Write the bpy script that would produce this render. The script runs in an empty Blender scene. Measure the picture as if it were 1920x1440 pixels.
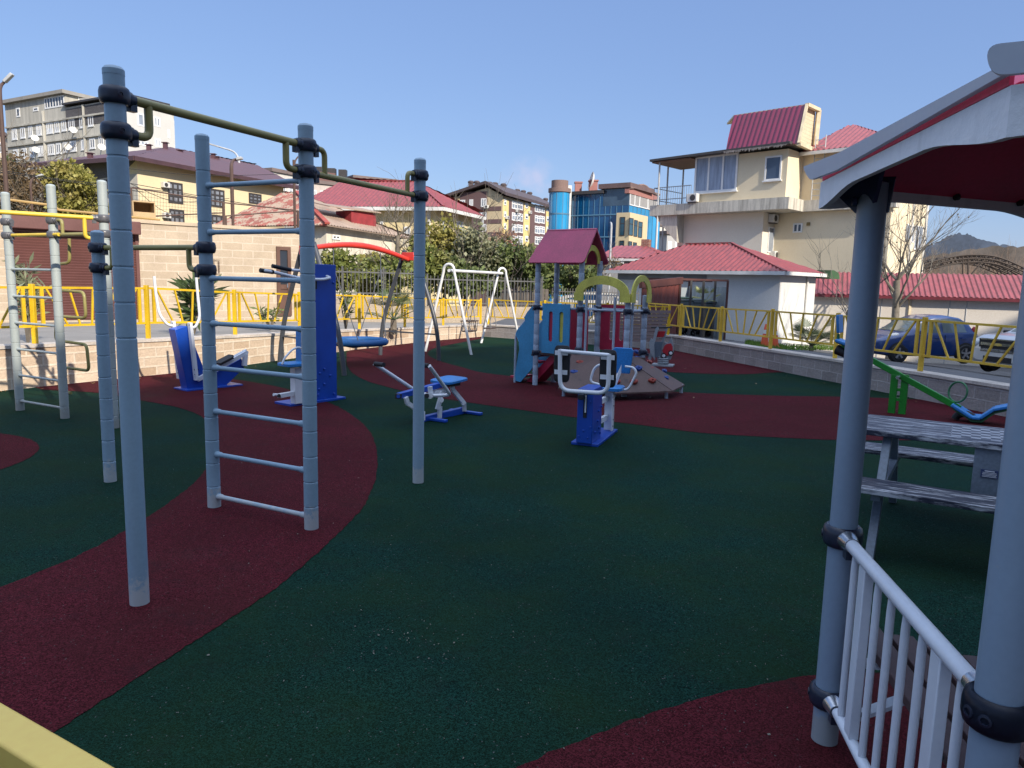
import bpy, math, random
from mathutils import Vector, Matrix
V = Vector
rnd = random.Random(7)
S = bpy.context.scene
COL = S.collection

# ------------------------------------------------------------------ camera
CAM_H, FOC = 1.6, 1370.0            # eye height, focal length in pixels of a 1920 wide frame
_p, _r = math.radians(7.95), math.radians(-1.36)
CF = V((0, math.cos(_p), -math.sin(_p)))
_dn = V((0, -math.sin(_p), -math.cos(_p)))
CR = V((1, 0, 0)) * math.cos(_r) + _dn * math.sin(_r)
CD = -V((1, 0, 0)) * math.sin(_r) + _dn * math.cos(_r)
cam = bpy.data.cameras.new('camera')
cam.sensor_width = 36
cam.lens = FOC / 1920 * 36
cam.clip_start = 0.05
cam.clip_end = 6000
co = bpy.data.objects.new('camera', cam)
COL.objects.link(co)
m = Matrix((CR, -CD, -CF)).transposed().to_4x4()
m.translation = V((0, 0, CAM_H))
co.matrix_world = m
S.camera = co

# ------------------------------------------------------------------ light
SUN_EL = math.radians(31)
SUN_AZ = math.atan2(0.60, -0.80)    # clockwise from +Y
world = bpy.data.worlds.new('World')
S.world = world
world.use_nodes = True
wn = world.node_tree
for n in list(wn.nodes): wn.nodes.remove(n)
sky = wn.nodes.new('ShaderNodeTexSky')
sky.sky_type = 'NISHITA'
sky.sun_disc = False
sky.sun_elevation = SUN_EL
sky.sun_rotation = SUN_AZ
sky.air_density = 1.15
sky.dust_density = 0.35
sky.ozone_density = 2.6
bg = wn.nodes.new('ShaderNodeBackground')
bg.inputs[1].default_value = 0.15
wo = wn.nodes.new('ShaderNodeOutputWorld')
# a faint puff of cloud low over the roofs
tc = wn.nodes.new('ShaderNodeTexCoord')
def sky_mask(d, lo, hi):
    dp = wn.nodes.new('ShaderNodeVectorMath'); dp.operation = 'DOT_PRODUCT'
    wn.links.new(tc.outputs['Generated'], dp.inputs[0]); dp.inputs[1].default_value = d
    mr = wn.nodes.new('ShaderNodeMapRange'); mr.inputs[1].default_value = lo; mr.inputs[2].default_value = hi
    wn.links.new(dp.outputs['Value'], mr.inputs[0])
    return mr.outputs[0]
_cd = (CF * FOC + CR * (993 - 960) + CD * (352 - 720)).normalized()
cm = sky_mask(_cd, 0.9990, 0.99995)
nz = wn.nodes.new('ShaderNodeTexNoise'); nz.inputs['Scale'].default_value = 38; nz.inputs['Detail'].default_value = 6
wn.links.new(tc.outputs['Generated'], nz.inputs['Vector'])
nr = wn.nodes.new('ShaderNodeMapRange'); nr.inputs[1].default_value = 0.38; nr.inputs[2].default_value = 0.72
wn.links.new(nz.outputs[0], nr.inputs[0])
mu = wn.nodes.new('ShaderNodeMath'); mu.operation = 'MULTIPLY'
wn.links.new(cm, mu.inputs[0]); wn.links.new(nr.outputs[0], mu.inputs[1])
mx = wn.nodes.new('ShaderNodeMix'); mx.data_type = 'RGBA'
wn.links.new(mu.outputs[0], mx.inputs[0])
# clear even blue low down; unseen bright zone added overhead to lift shade
lowb = wn.nodes.new('ShaderNodeMix'); lowb.data_type = 'RGBA'; lowb.inputs[0].default_value = .72
wn.links.new(sky.outputs[0], lowb.inputs[6]); lowb.inputs[7].default_value = (.93, 1.49, 3.12, 1)
zenith_fill = sky_mask((0, 0, 1), math.sin(math.radians(30)), math.sin(math.radians(58)))
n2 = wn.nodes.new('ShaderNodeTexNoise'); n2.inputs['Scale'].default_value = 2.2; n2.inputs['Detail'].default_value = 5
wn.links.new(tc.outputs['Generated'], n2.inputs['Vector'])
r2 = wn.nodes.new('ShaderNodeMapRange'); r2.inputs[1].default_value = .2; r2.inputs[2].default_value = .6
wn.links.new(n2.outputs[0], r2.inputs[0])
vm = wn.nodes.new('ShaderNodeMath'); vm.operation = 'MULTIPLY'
wn.links.new(zenith_fill, vm.inputs[0]); wn.links.new(r2.outputs[0], vm.inputs[1])
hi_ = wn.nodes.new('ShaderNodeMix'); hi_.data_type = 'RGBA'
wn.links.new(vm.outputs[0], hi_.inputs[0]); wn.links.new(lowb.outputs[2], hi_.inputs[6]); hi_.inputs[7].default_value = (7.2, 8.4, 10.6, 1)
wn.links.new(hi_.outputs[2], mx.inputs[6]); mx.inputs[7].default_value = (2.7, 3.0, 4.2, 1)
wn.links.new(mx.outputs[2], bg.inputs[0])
wn.links.new(bg.outputs[0], wo.inputs[0])
sl = bpy.data.lights.new('sun', 'SUN')
sl.energy = 4.4
sl.angle = math.radians(0.5)
sl.color = (1.0, 0.91, 0.78)
so = bpy.data.objects.new('sun', sl)
COL.objects.link(so)
SUN_DIR = V((0.60 * math.cos(SUN_EL), -0.80 * math.cos(SUN_EL), math.sin(SUN_EL)))
so.rotation_euler = SUN_DIR.to_track_quat('Z', 'Y').to_euler()
so.location = SUN_DIR * 60
S.view_settings.view_transform = 'Standard'
S.view_settings.look = 'None'
S.view_settings.exposure = 0.5
S.view_settings.gamma = 1

# ------------------------------------------------------------------ photo-to-place measuring
def ray(x, y): return CF + CR * ((x - 960) / FOC) + CD * ((y - 720) / FOC)
def PX(x, y, d): return ray(x, y) * d + V((0, 0, CAM_H))            # point at a depth
def PZ(x, y, z=0.0):                                                # point on a level surface
    q = ray(x, y); t = (z - CAM_H) / q.z
    return V((q.x * t, q.y * t, z))
def ZAT(P, x, y):                                                   # height on the upright through P
    q = ray(x, y); t = (P[0] * q.x + P[1] * q.y) / (q.x ** 2 + q.y ** 2)
    return CAM_H + q.z * t
class Face:
    """an upright plane; u runs from A towards B, v is height, w comes out of the plane towards the eye"""
    def __init__(s, A, B):
        s.o = V((A[0], A[1], 0)); s.d = V((B[0] - A[0], B[1] - A[1], 0)); s.L = s.d.length; s.d.normalize()
        s.n = V((s.d.y, -s.d.x, 0))
        if s.n.dot(-s.o) < 0: s.n = -s.n
    def pt(s, u, v, w=0.0): return s.o + s.d * u + s.n * w + V((0, 0, v))
    def uv(s, x, y, w=0.0):
        q = ray(x, y); o = s.o + s.n * w
        t = s.n.dot(o - V((0, 0, CAM_H))) / s.n.dot(q)
        p = q * t + V((0, 0, CAM_H)); return s.d.dot(p - s.o), p.z
    def at(s, x, y, w=0.0):
        u, v = s.uv(x, y, w); return s.pt(u, v, w)
def azface(P, az, L=1.0):
    a = math.radians(az); return Face(P, (P[0] + math.sin(a) * L, P[1] + math.cos(a) * L))

# ------------------------------------------------------------------ materials
MATS = {}
def nodes(name):
    m = bpy.data.materials.new(name); m.use_nodes = True
    nt = m.node_tree; b = nt.nodes['Principled BSDF']
    return m, nt, b
def N(nt, t, **k):
    n = nt.nodes.new(t)
    for a, v in k.items(): setattr(n, a, v)
    return n
def mixc(nt, f, a, b, blend='MIX'):
    x = N(nt, 'ShaderNodeMix', data_type='RGBA', blend_type=blend)
    for i, v in ((0, f), (6, a), (7, b)):
        if hasattr(v, 'links') or hasattr(v, 'is_linked'): nt.links.new(v, x.inputs[i])
        elif i == 0: x.inputs[0].default_value = v
        else: x.inputs[i].default_value = (*v[:3], 1)
    return x.outputs[2]
def noise(nt, vec, scale, detail=4, rough=.55):
    n = N(nt, 'ShaderNodeTexNoise'); n.inputs['Scale'].default_value = scale
    n.inputs['Detail'].default_value = detail; n.inputs['Roughness'].default_value = rough
    nt.links.new(vec, n.inputs['Vector']); return n.outputs[0]
def ramp(nt, v, a, b, c0=(0, 0, 0), c1=(1, 1, 1)):
    r = N(nt, 'ShaderNodeValToRGB'); e = r.color_ramp.elements
    e[0].position = a; e[1].position = b; e[0].color = (*c0, 1); e[1].color = (*c1, 1)
    nt.links.new(v, r.inputs[0]); return r.outputs[0]
def bump(nt, b, h, strength=.3, dist=.01):
    x = N(nt, 'ShaderNodeBump'); x.inputs['Strength'].default_value = strength; x.inputs['Distance'].default_value = dist
    nt.links.new(h, x.inputs['Height']); nt.links.new(x.outputs[0], b.inputs['Normal'])
def paint(name, col, rough=.45, var=.22, scale=3.0, metal=0.0, wear=None, wear_at=.66, bmp=.08, fine=60, spec=.5, streak=False, mott=.12, scuff=None):
    """painted or bare surface: broad tonal drift, fine grain, optional worn patches"""
    if name in MATS: return MATS[name]
    m, nt, b = nodes(name)
    o = N(nt, 'ShaderNodeTexCoord').outputs['Object']
    if streak:
        mp = N(nt, 'ShaderNodeMapping'); mp.inputs['Scale'].default_value = (3.5, 3.5, .35)
        nt.links.new(o, mp.inputs[0]); sv = mp.outputs[0]
    else: sv = o
    n1 = noise(nt, sv, scale, 5); n2 = noise(nt, o, fine, 3)
    c = mixc(nt, ramp(nt, n1, .3, .72), [x * (1 - var) for x in col], [min(1, x * (1 + var * .6)) for x in col])
    c = mixc(nt, mott, c, ramp(nt, n2, .35, .65), 'OVERLAY')
    if wear:
        f = ramp(nt, noise(nt, sv, scale * 2.3, 8, .7), wear_at, wear_at + .06)
        c = mixc(nt, f, c, wear)
    if scuff:
        sp = N(nt, 'ShaderNodeSeparateXYZ'); nt.links.new(o, sp.inputs[0])
        h = N(nt, 'ShaderNodeMapRange'); h.inputs[1].default_value = .04; h.inputs[2].default_value = .22; h.inputs[3].default_value = .30; h.inputs[4].default_value = -.06
        nt.links.new(sp.outputs[2], h.inputs[0])
        ad = N(nt, 'ShaderNodeMath', operation='ADD'); nt.links.new(noise(nt, o, 22, 8, .75), ad.inputs[0]); nt.links.new(h.outputs[0], ad.inputs[1])
        c = mixc(nt, ramp(nt, ad.outputs[0], .60, .70), c, scuff)
        c = mixc(nt, ramp(nt, noise(nt, o, 48, 8, .8), .715, .73), c, [x * .25 for x in scuff])
    nt.links.new(c, b.inputs['Base Color'])
    rr = N(nt, 'ShaderNodeMapRange'); rr.inputs[3].default_value = max(0, rough - .1); rr.inputs[4].default_value = min(1, rough + .15)
    nt.links.new(n1, rr.inputs[0]); nt.links.new(rr.outputs[0], b.inputs['Roughness'])
    b.inputs['Metallic'].default_value = metal
    b.inputs['Specular IOR Level'].default_value = spec
    if bmp: bump(nt, b, n2, bmp, .004)
    MATS[name] = m; return m
def rubber(name, col, other):
    m, nt, b = nodes(name)
    o = N(nt, 'ShaderNodeTexCoord').outputs['Object']
    v = N(nt, 'ShaderNodeTexVoronoi'); v.inputs['Scale'].default_value = 210; nt.links.new(o, v.inputs['Vector'])
    g = N(nt, 'ShaderNodeSeparateColor'); nt.links.new(v.outputs['Color'], g.inputs[0])
    c = mixc(nt, ramp(nt, g.outputs[0], .15, .95), [x * .3 for x in col], [x * 1.75 for x in col])
    c = mixc(nt, ramp(nt, noise(nt, o, 1.1, 6, .6), .38, .68), c, mixc(nt, .55, c, other))
    c = mixc(nt, ramp(nt, noise(nt, o, .42, 6, .62), .40, .66), c, mixc(nt, .5, c, [x * .45 for x in col]))
    c = mixc(nt, ramp(nt, noise(nt, o, .9, 8, .7), .60, .78), c, mixc(nt, .35, c, (.030, .034, .030)))
    c = mixc(nt, ramp(nt, noise(nt, o, 4.5, 6, .65), .55, .8), c, mixc(nt, .4, c, (.012, .014, .016)))
    c = mixc(nt, ramp(nt, noise(nt, o, 2.6, 9, .78), .60, .84), c, mixc(nt, .30, c, (.060, .060, .055)))
    c = mixc(nt, ramp(nt, g.outputs[1], .9945, .9995), c, (.10, .10, .095))
    nt.links.new(c, b.inputs['Base Color']); b.inputs['Roughness'].default_value = .85
    b.inputs['Specular IOR Level'].default_value = .04
    bump(nt, b, g.outputs[2], .55, .004)
    return m
def blocks(name, c1, c2, mortar, bw=.38, bh=.19, msize=.012, rough=.9, bmp=.5, off=.5, grain=.3):
    """coursed stone: uv is in metres"""
    m, nt, b = nodes(name)
    t = N(nt, 'ShaderNodeTexCoord')
    k = N(nt, 'ShaderNodeTexBrick'); k.offset = off
    k.inputs['Scale'].default_value = 1; k.inputs['Brick Width'].default_value = bw; k.inputs['Row Height'].default_value = bh
    k.inputs['Mortar Size'].default_value = msize; k.inputs['Mortar Smooth'].default_value = .3; k.inputs['Bias'].default_value = -.1
    k.inputs['Color1'].default_value = (*c1, 1); k.inputs['Color2'].default_value = (*c2, 1); k.inputs['Mortar'].default_value = (*mortar, 1)
    dv = N(nt, 'ShaderNodeVectorMath', operation='ADD')
    sc = N(nt, 'ShaderNodeVectorMath', operation='SCALE'); sc.inputs[3].default_value = .018
    nn = N(nt, 'ShaderNodeTexNoise'); nn.inputs['Scale'].default_value = 6
    nt.links.new(t.outputs['UV'], nn.inputs['Vector']); nt.links.new(nn.outputs[1], sc.inputs[0])
    nt.links.new(t.outputs['UV'], dv.inputs[0]); nt.links.new(sc.outputs[0], dv.inputs[1])
    nt.links.new(dv.outputs[0], k.inputs['Vector'])
    n1 = noise(nt, t.outputs['UV'], 2.2, 8, .65); n2 = noise(nt, t.outputs['UV'], 24, 6, .7)
    c = mixc(nt, ramp(nt, n1, .3, .75), k.outputs[0], mixc(nt, .45, k.outputs[0], [x * .55 for x in c2]))
    c = mixc(nt, grain, c, ramp(nt, n2, .3, .7), 'OVERLAY')
    nt.links.new(c, b.inputs['Base Color']); b.inputs['Roughness'].default_value = rough
    b.inputs['Specular IOR Level'].default_value = .2
    ad = N(nt, 'ShaderNodeMath', operation='ADD'); mu = N(nt, 'ShaderNodeMath', operation='MULTIPLY'); mu.inputs[1].default_value = -.8
    nt.links.new(k.outputs[1], mu.inputs[0]); nt.links.new(mu.outputs[0], ad.inputs[0]); nt.links.new(n2, ad.inputs[1])
    bump(nt, b, ad.outputs[0], bmp, .02)
    return m
def plaster(name, col, stain=.35, rough=.9, vert=True, scale=.6, stain_at=.5):
    """rendered wall: vertical run-off stains and mottling"""
    m, nt, b = nodes(name)
    o = N(nt, 'ShaderNodeTexCoord').outputs['Object']
    mp = N(nt, 'ShaderNodeMapping'); mp.inputs['Scale'].default_value = (2.4, 2.4, .22 if vert else 1)
    nt.links.new(o, mp.inputs[0])
    a = ramp(nt, noise(nt, mp.outputs[0], scale, 8, .68), stain_at, stain_at + .32)
    c = mixc(nt, a, col, [x * (1 - stain) for x in col])
    c = mixc(nt, ramp(nt, noise(nt, o, scale * 2.5, 5), .3, .8), c, mixc(nt, .3, c, [x * .78 for x in col]))
    f = noise(nt, o, 30, 5, .7)
    c = mixc(nt, .15, c, ramp(nt, f, .3, .7), 'OVERLAY')
    nt.links.new(c, b.inputs['Base Color']); b.inputs['Roughness'].default_value = rough
    b.inputs['Specular IOR Level'].default_value = .2
    bump(nt, b, f, .25, .01)
    return m
def leafmat(name, c1, c2, c3, trans=.25):
    m, nt, b = nodes(name)
    g = N(nt, 'ShaderNodeNewGeometry'); o = N(nt, 'ShaderNodeTexCoord').outputs['Object']
    c = mixc(nt, ramp(nt, g.outputs['Random Per Island'], .1, .9), c1, c2)
    c = mixc(nt, ramp(nt, noise(nt, o, 1.3, 3), .45, .7), c, mixc(nt, .6, c, c3))
    nt.links.new(c, b.inputs['Base Color']); b.inputs['Roughness'].default_value = .5
    b.inputs['Specular IOR Level'].default_value = .35
    tr = N(nt, 'ShaderNodeBsdfTranslucent'); nt.links.new(c, tr.inputs[0])
    ms = N(nt, 'ShaderNodeMixShader'); ms.inputs[0].default_value = trans
    nt.links.new(b.outputs[0], ms.inputs[1]); nt.links.new(tr.outputs[0], ms.inputs[2])
    nt.links.new(ms.outputs[0], nt.nodes['Material Output'].inputs[0])
    return m
def glassmat(name, col, rough=.06, var=.5, metal=0.0, spec=.8, scale=.5):
    m, nt, b = nodes(name)
    o = N(nt, 'ShaderNodeTexCoord').outputs['Object']
    c = mixc(nt, ramp(nt, noise(nt, o, scale, 3), .35, .65), [x * (1 - var) for x in col], col)
    nt.links.new(c, b.inputs['Base Color']); b.inputs['Roughness'].default_value = rough
    b.inputs['Metallic'].default_value = metal; b.inputs['Specular IOR Level'].default_value = spec
    return m

# ------------------------------------------------------------------ mesh building
class MB:
    def __init__(s): s.v = []; s.f = []; s.m = []; s.s = []; s.mi = 0
    def add(s, vs, fs, smooth=False):
        o = len(s.v); s.v += [V(p) for p in vs]
        for f in fs: s.f.append([i + o for i in f]); s.m.append(s.mi); s.s.append(smooth)
        return s
    def box(s, c, sx, sy, sz, R=None):
        vs = []
        for dz in (-.5, .5):
            for dx, dy in ((-.5, -.5), (.5, -.5), (.5, .5), (-.5, .5)):
                p = V((dx * sx, dy * sy, dz * sz))
                vs.append((R @ p if R else p) + V(c))
        return s.add(vs, [(3, 2, 1, 0), (4, 5, 6, 7), (0, 1, 5, 4), (1, 2, 6, 5), (2, 3, 7, 6), (3, 0, 4, 7)])
    def beam(s, a, b, w, h, up=(0, 0, 1)):
        a, b = V(a), V(b); d = (b - a).normalized(); up = V(up)
        if abs(d.dot(up)) > .98: up = V((1, 0, 0)) if abs(d.x) < .9 else V((0, 1, 0))
        x = d.cross(up).normalized(); y = x.cross(d)
        vs = [p + x * (i * w / 2) + y * (j * h / 2) for p in (a, b) for i, j in ((-1, -1), (1, -1), (1, 1), (-1, 1))]
        return s.add(vs, [(3, 2, 1, 0), (4, 5, 6, 7), (0, 1, 5, 4), (1, 2, 6, 5), (2, 3, 7, 6), (3, 0, 4, 7)])
    def tube(s, pts, r, seg=10, closed=False, caps=True):
        pts = [V(p) for p in pts]; n = len(pts)
        rs = r if isinstance(r, (list, tuple)) else [r] * n
        vs = []; x = None
        for i, p in enumerate(pts):
            if closed: t = pts[(i + 1) % n] - pts[i - 1]
            else: t = pts[min(i + 1, n - 1)] - pts[max(i - 1, 0)]
            t.normalize()
            if x is None:
                u = V((0, 0, 1)) if abs(t.z) < .9 else V((1, 0, 0))
                x = t.cross(u).normalized()
            else:
                x = x - t * x.dot(t)
                x.normalize()
            y = t.cross(x)
            for k in range(seg):
                a = 2 * math.pi * k / seg
                vs.append(p + x * (math.cos(a) * rs[i]) + y * (math.sin(a) * rs[i]))
        fs = []
        for i in range(n if closed else n - 1):
            j = (i + 1) % n
            for k in range(seg):
                l = (k + 1) % seg
                fs.append((i * seg + k, i * seg + l, j * seg + l, j * seg + k))
        s.add(vs, fs, True)
        if caps and not closed:
            o = len(s.v) - n * seg
            s.f.append([o + k for k in range(seg)][::-1]); s.m.append(s.mi); s.s.append(False)
            s.f.append([o + (n - 1) * seg + k for k in range(seg)]); s.m.append(s.mi); s.s.append(False)
        return s
    def lathe(s, c, prof, seg=20, axis=(0, 0, 1), closed=False):
        c = V(c); z = V(axis).normalized(); u = V((1, 0, 0)) if abs(z.x) < .9 else V((0, 1, 0))
        x = z.cross(u).normalized(); y = z.cross(x); vs = []; n = len(prof)
        for r, h in prof:
            for k in range(seg):
                a = 2 * math.pi * k / seg
                vs.append(c + z * h + x * (r * math.cos(a)) + y * (r * math.sin(a)))
        fs = [(i * seg + k, i * seg + (k + 1) % seg, ((i + 1) % n) * seg + (k + 1) % seg, ((i + 1) % n) * seg + k)
              for i in range(n if closed else n - 1) for k in range(seg)]
        return s.add(vs, fs, True)
    def poly(s, pts): return s.add(pts, [tuple(range(len(pts)))])
    def prism(s, pts, n):
        """a flat outline pushed along the vector n"""
        pts = [V(p) for p in pts]; k = len(pts); n = V(n)
        nn = V((0, 0, 0))
        for i in range(k): nn += (pts[i] - pts[0]).cross(pts[(i + 1) % k] - pts[0])
        if nn.dot(n) > 0: pts = pts[::-1]
        vs = pts + [p + n for p in pts]
        fs = [tuple(range(k)), tuple(range(2 * k - 1, k - 1, -1))] + [(i, i + k, (i + 1) % k + k, (i + 1) % k) for i in range(k)]
        return s.add(vs, fs)
    def ribbed(s, pts, pitch=.18, amp=.02, thick=.03):
        """ribbed sheet filling a flat convex outline; ribs run up the slope"""
        pts = [V(p) for p in pts]; nn = V((0, 0, 0))
        for i in range(1, len(pts) - 1): nn += (pts[i] - pts[0]).cross(pts[i + 1] - pts[0])
        nn.normalize()
        if nn.z < 0: nn = -nn
        u = V((0, 0, 1)).cross(nn)
        u = u.normalized() if u.length > .01 else V((1, 0, 0))
        v = nn.cross(u); o = pts[0]
        q = [((p - o).dot(u), (p - o).dot(v)) for p in pts]
        lo, hi = min(a for a, b in q), max(a for a, b in q)
        def span(x):
            ys = []
            for i in range(len(q)):
                (x0, y0), (x1, y1) = q[i], q[(i + 1) % len(q)]
                if abs(x1 - x0) < 1e-6:
                    if abs(x - x0) < 1e-4: ys += [y0, y1]
                elif min(x0, x1) - 1e-6 <= x <= max(x0, x1) + 1e-6: ys.append(y0 + (y1 - y0) * (x - x0) / (x1 - x0))
            return (min(ys), max(ys)) if ys else (0, 0)
        n = max(2, int((hi - lo) / pitch * 4)); row = []
        pat = (0, 1, 1, 0)
        for i in range(n + 1):
            x = lo + (hi - lo) * i / n; a, b = span(x); h = amp * pat[i % 4]
            row.append((o + u * x + v * a + nn * h, o + u * x + v * b + nn * h))
        vs = [p for r in row for p in r]
        s.add(vs, [(2 * i, 2 * i + 2, 2 * i + 3, 2 * i + 1) for i in range(n)])
        s.prism([p - nn * thick for p in pts], nn * (thick * .8))
        return s
    def mesh(s, name, mats, inv=None):
        me = bpy.data.meshes.new(name)
        vs = [inv @ p for p in s.v] if inv else s.v
        me.from_pydata([tuple(p) for p in vs], [], s.f)
        for mt in (mats if isinstance(mats, (list, tuple)) else [mats]): me.materials.append(mt)
        me.polygons.foreach_set('material_index', s.m)
        me.polygons.foreach_set('use_smooth', s.s)
        uvl = me.uv_layers.new(name='uv'); buf = [0.0] * (2 * len(me.loops))
        vv = s.v
        for p in me.polygons:
            n = p.normal
            if inv: n = inv.to_3x3().inverted() @ n
            if abs(n.z) > .97: a, b = V((1, 0, 0)), V((0, 1, 0))
            else: a = V((-n.y, n.x, 0)).normalized(); b = n.cross(a)
            for li in p.loop_indices:
                q = vv[me.loops[li].vertex_index]
                buf[2 * li] = q.dot(a); buf[2 * li + 1] = q.dot(b)
        uvl.data.foreach_set('uv', buf)
        me.validate(); me.update()
        me.set_sharp_from_angle(angle=math.radians(38))
        return me
def root_of(o):
    while o.parent: o = o.parent
    return o
def B(mb, name, mats, parent=None, world=True, bevel=0, sub=0, label=None):
    """link the collected shapes as one mesh object"""
    inv = None
    if parent is not None and world:
        r = root_of(parent)
        if r.type == 'EMPTY': inv = (Matrix.Translation(r.location) @ r.rotation_euler.to_matrix().to_4x4()).inverted()
        else: inv = Matrix.Translation(-r.location)
    o = bpy.data.objects.new(name, mb.mesh(name, mats, inv)); COL.objects.link(o)
    if parent is not None: o.parent = parent
    if bevel:
        b = o.modifiers.new('bevel', 'BEVEL'); b.width = bevel; b.segments = 2; b.limit_method = 'ANGLE'; b.angle_limit = math.radians(50)
        b.harden_normals = False
    if sub:
        b = o.modifiers.new('sub', 'SUBSURF'); b.levels = sub; b.render_levels = sub
    if label: o['label'] = label
    return o
def thing(name, label, cat, loc=(0, 0, 0), rz=0, group=None):
    o = bpy.data.objects.new(name, None); o.empty_display_size = .2
    COL.objects.link(o); o.location = loc; o.rotation_euler = (0, 0, rz)
    return tag(o, label, cat, group)
def tag(o, label, cat, group=None):
    o['label'] = label; o['category'] = cat
    if group: o['group'] = group
    return o
def struct(o, kind='structure'): o['kind'] = kind; return o
def dup(root, loc, rz=None, label=None):
    r = root.copy(); COL.objects.link(r); r.location = loc
    if rz is not None: r.rotation_euler = (0, 0, rz)
    if label: r['label'] = label
    for ch in list(root.children):
        c = ch.copy(); COL.objects.link(c); c.parent = r
        for g in list(ch.children):
            d = g.copy(); COL.objects.link(d); d.parent = c
    return r
def spline(pts, n=8, closed=False):
    pts = [V(p) for p in pts]; out = []; k = len(pts)
    for i in range(k if closed else k - 1):
        g = lambda j: pts[j % k] if closed else pts[min(max(j, 0), k - 1)]
        a, b, c, d = g(i - 1), g(i), g(i + 1), g(i + 2)
        for t in range(n):
            t /= n
            out.append(.5 * ((2 * b) + (c - a) * t + (2 * a - 5 * b + 4 * c - d) * t * t + (3 * b - a - 3 * c + d) * t ** 3))
    if not closed: out.append(pts[-1])
    return out
def fillet(pts, r, n=5):
    """polyline with rounded corners"""
    pts = [V(p) for p in pts]; out = [pts[0]]
    for i in range(1, len(pts) - 1):
        a, b, c = pts[i - 1], pts[i], pts[i + 1]
        k = min(r, (a - b).length * .49, (c - b).length * .49)
        p, q = b + (a - b).normalized() * k, b + (c - b).normalized() * k
        for j in range(n + 1):
            t = j / n; out.append(p * (1 - t) ** 2 + b * (2 * t * (1 - t)) + q * t * t)
    return out + [pts[-1]]

# ------------------------------------------------------------------ shared materials
M = {}
M['green_rubber'] = rubber('green_rubber', (.006, .029, .0215), (.014, .034, .008))
M['red_rubber'] = rubber('red_rubber', (.076, .0115, .017), (.048, .014, .013))
M['post'] = paint('slate_blue_coating', (.25, .365, .455), .4, .16, 1.2, bmp=0, mott=.03, scuff=(.40, .43, .44))
M['post_grey'] = paint('grey_coating', (.36, .40, .39), .4, .10, 1.2, bmp=0, mott=.03, scuff=(.30, .31, .29))
M['rail_olive'] = paint('olive_yellow_paint', (.30, .26, .085), .4, .2, 3, bmp=0, mott=.03)
M['rail_yellow'] = paint('bright_yellow_bar', (.72, .50, .05), .4, .2, 3, bmp=0, mott=.03)
M['clamp'] = paint('black_clamp', (.018, .024, .045), .32, .2, 8)
M['clamp_grey'] = paint('grey_clamp', (.10, .10, .11), .35, .2, 8)
M['metal'] = paint('zinc_metal', (.55, .56, .58), .22, .2, 6, metal=.9)
M['yellow'] = paint('fence_yellow', (.66, .42, .012), .42, .2, 2.5, wear=(.22, .15, .06), wear_at=.70)
M['yellow_dull'] = paint('fence_yellow_weathered', (.68, .44, .045), .5, .25, 2.5, wear=(.35, .25, .12), wear_at=.64)
M['white_paint'] = paint('white_enamel', (.72, .74, .77), .35, .1, 3, bmp=0, mott=.03)
M['blue_paint'] = paint('machine_blue', (.008, .065, .40), .35, .2, 2.5, bmp=0, mott=.03)
M['sky_plastic'] = paint('sky_blue_plastic', (.02, .19, .50), .4, .2, 4)
M['black'] = paint('black_rubber', (.012, .012, .014), .6, .2, 6)
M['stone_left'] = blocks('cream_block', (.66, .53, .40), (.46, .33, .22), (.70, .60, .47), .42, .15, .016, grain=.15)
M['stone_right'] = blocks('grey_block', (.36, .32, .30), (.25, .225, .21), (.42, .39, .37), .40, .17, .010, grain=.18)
M['coping'] = paint('coping_stone', (.52, .46, .40), .9, .25, 2, bmp=.4, fine=30)
M['asphalt'] = paint('asphalt', (.12, .12, .125), .9, .25, .8, bmp=.5, fine=90, spec=.2)
M['asphalt_pale'] = paint('pale_asphalt', (.25, .235, .215), .9, .22, .8, bmp=.5, fine=90, spec=.2)
M['earth'] = paint('earth', (.13, .11, .075), .95, .4, .3, bmp=.5, fine=8, spec=.1)
M['wood_dark'] = paint('brown_plank', (.060, .030, .030), .6, .25, 5)
M['glass_dark'] = glassmat('window_glass', (.05, .06, .08))
M['glass_pale'] = glassmat('window_glass_pale', (.32, .36, .42), .1, .5)
M['frame_white'] = paint('white_frame', (.75, .75, .74), .5, .1, 3)
M['frame_dark'] = paint('dark_frame', (.05, .045, .045), .5, .1, 3)
M['ac'] = paint('air_unit', (.62, .61, .58), .5, .15, 3)

# ================================================================== SETTING
# far ground sheet
mb = MB(); R0 = 2500
mb.add([(-R0, -R0, -2.4), (R0, -R0, -2.4), (R0, R0, -2.4), (-R0, R0, -2.4)], [(0, 1, 2, 3)])
struct(B(mb, 'ground', M['earth']))

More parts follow.
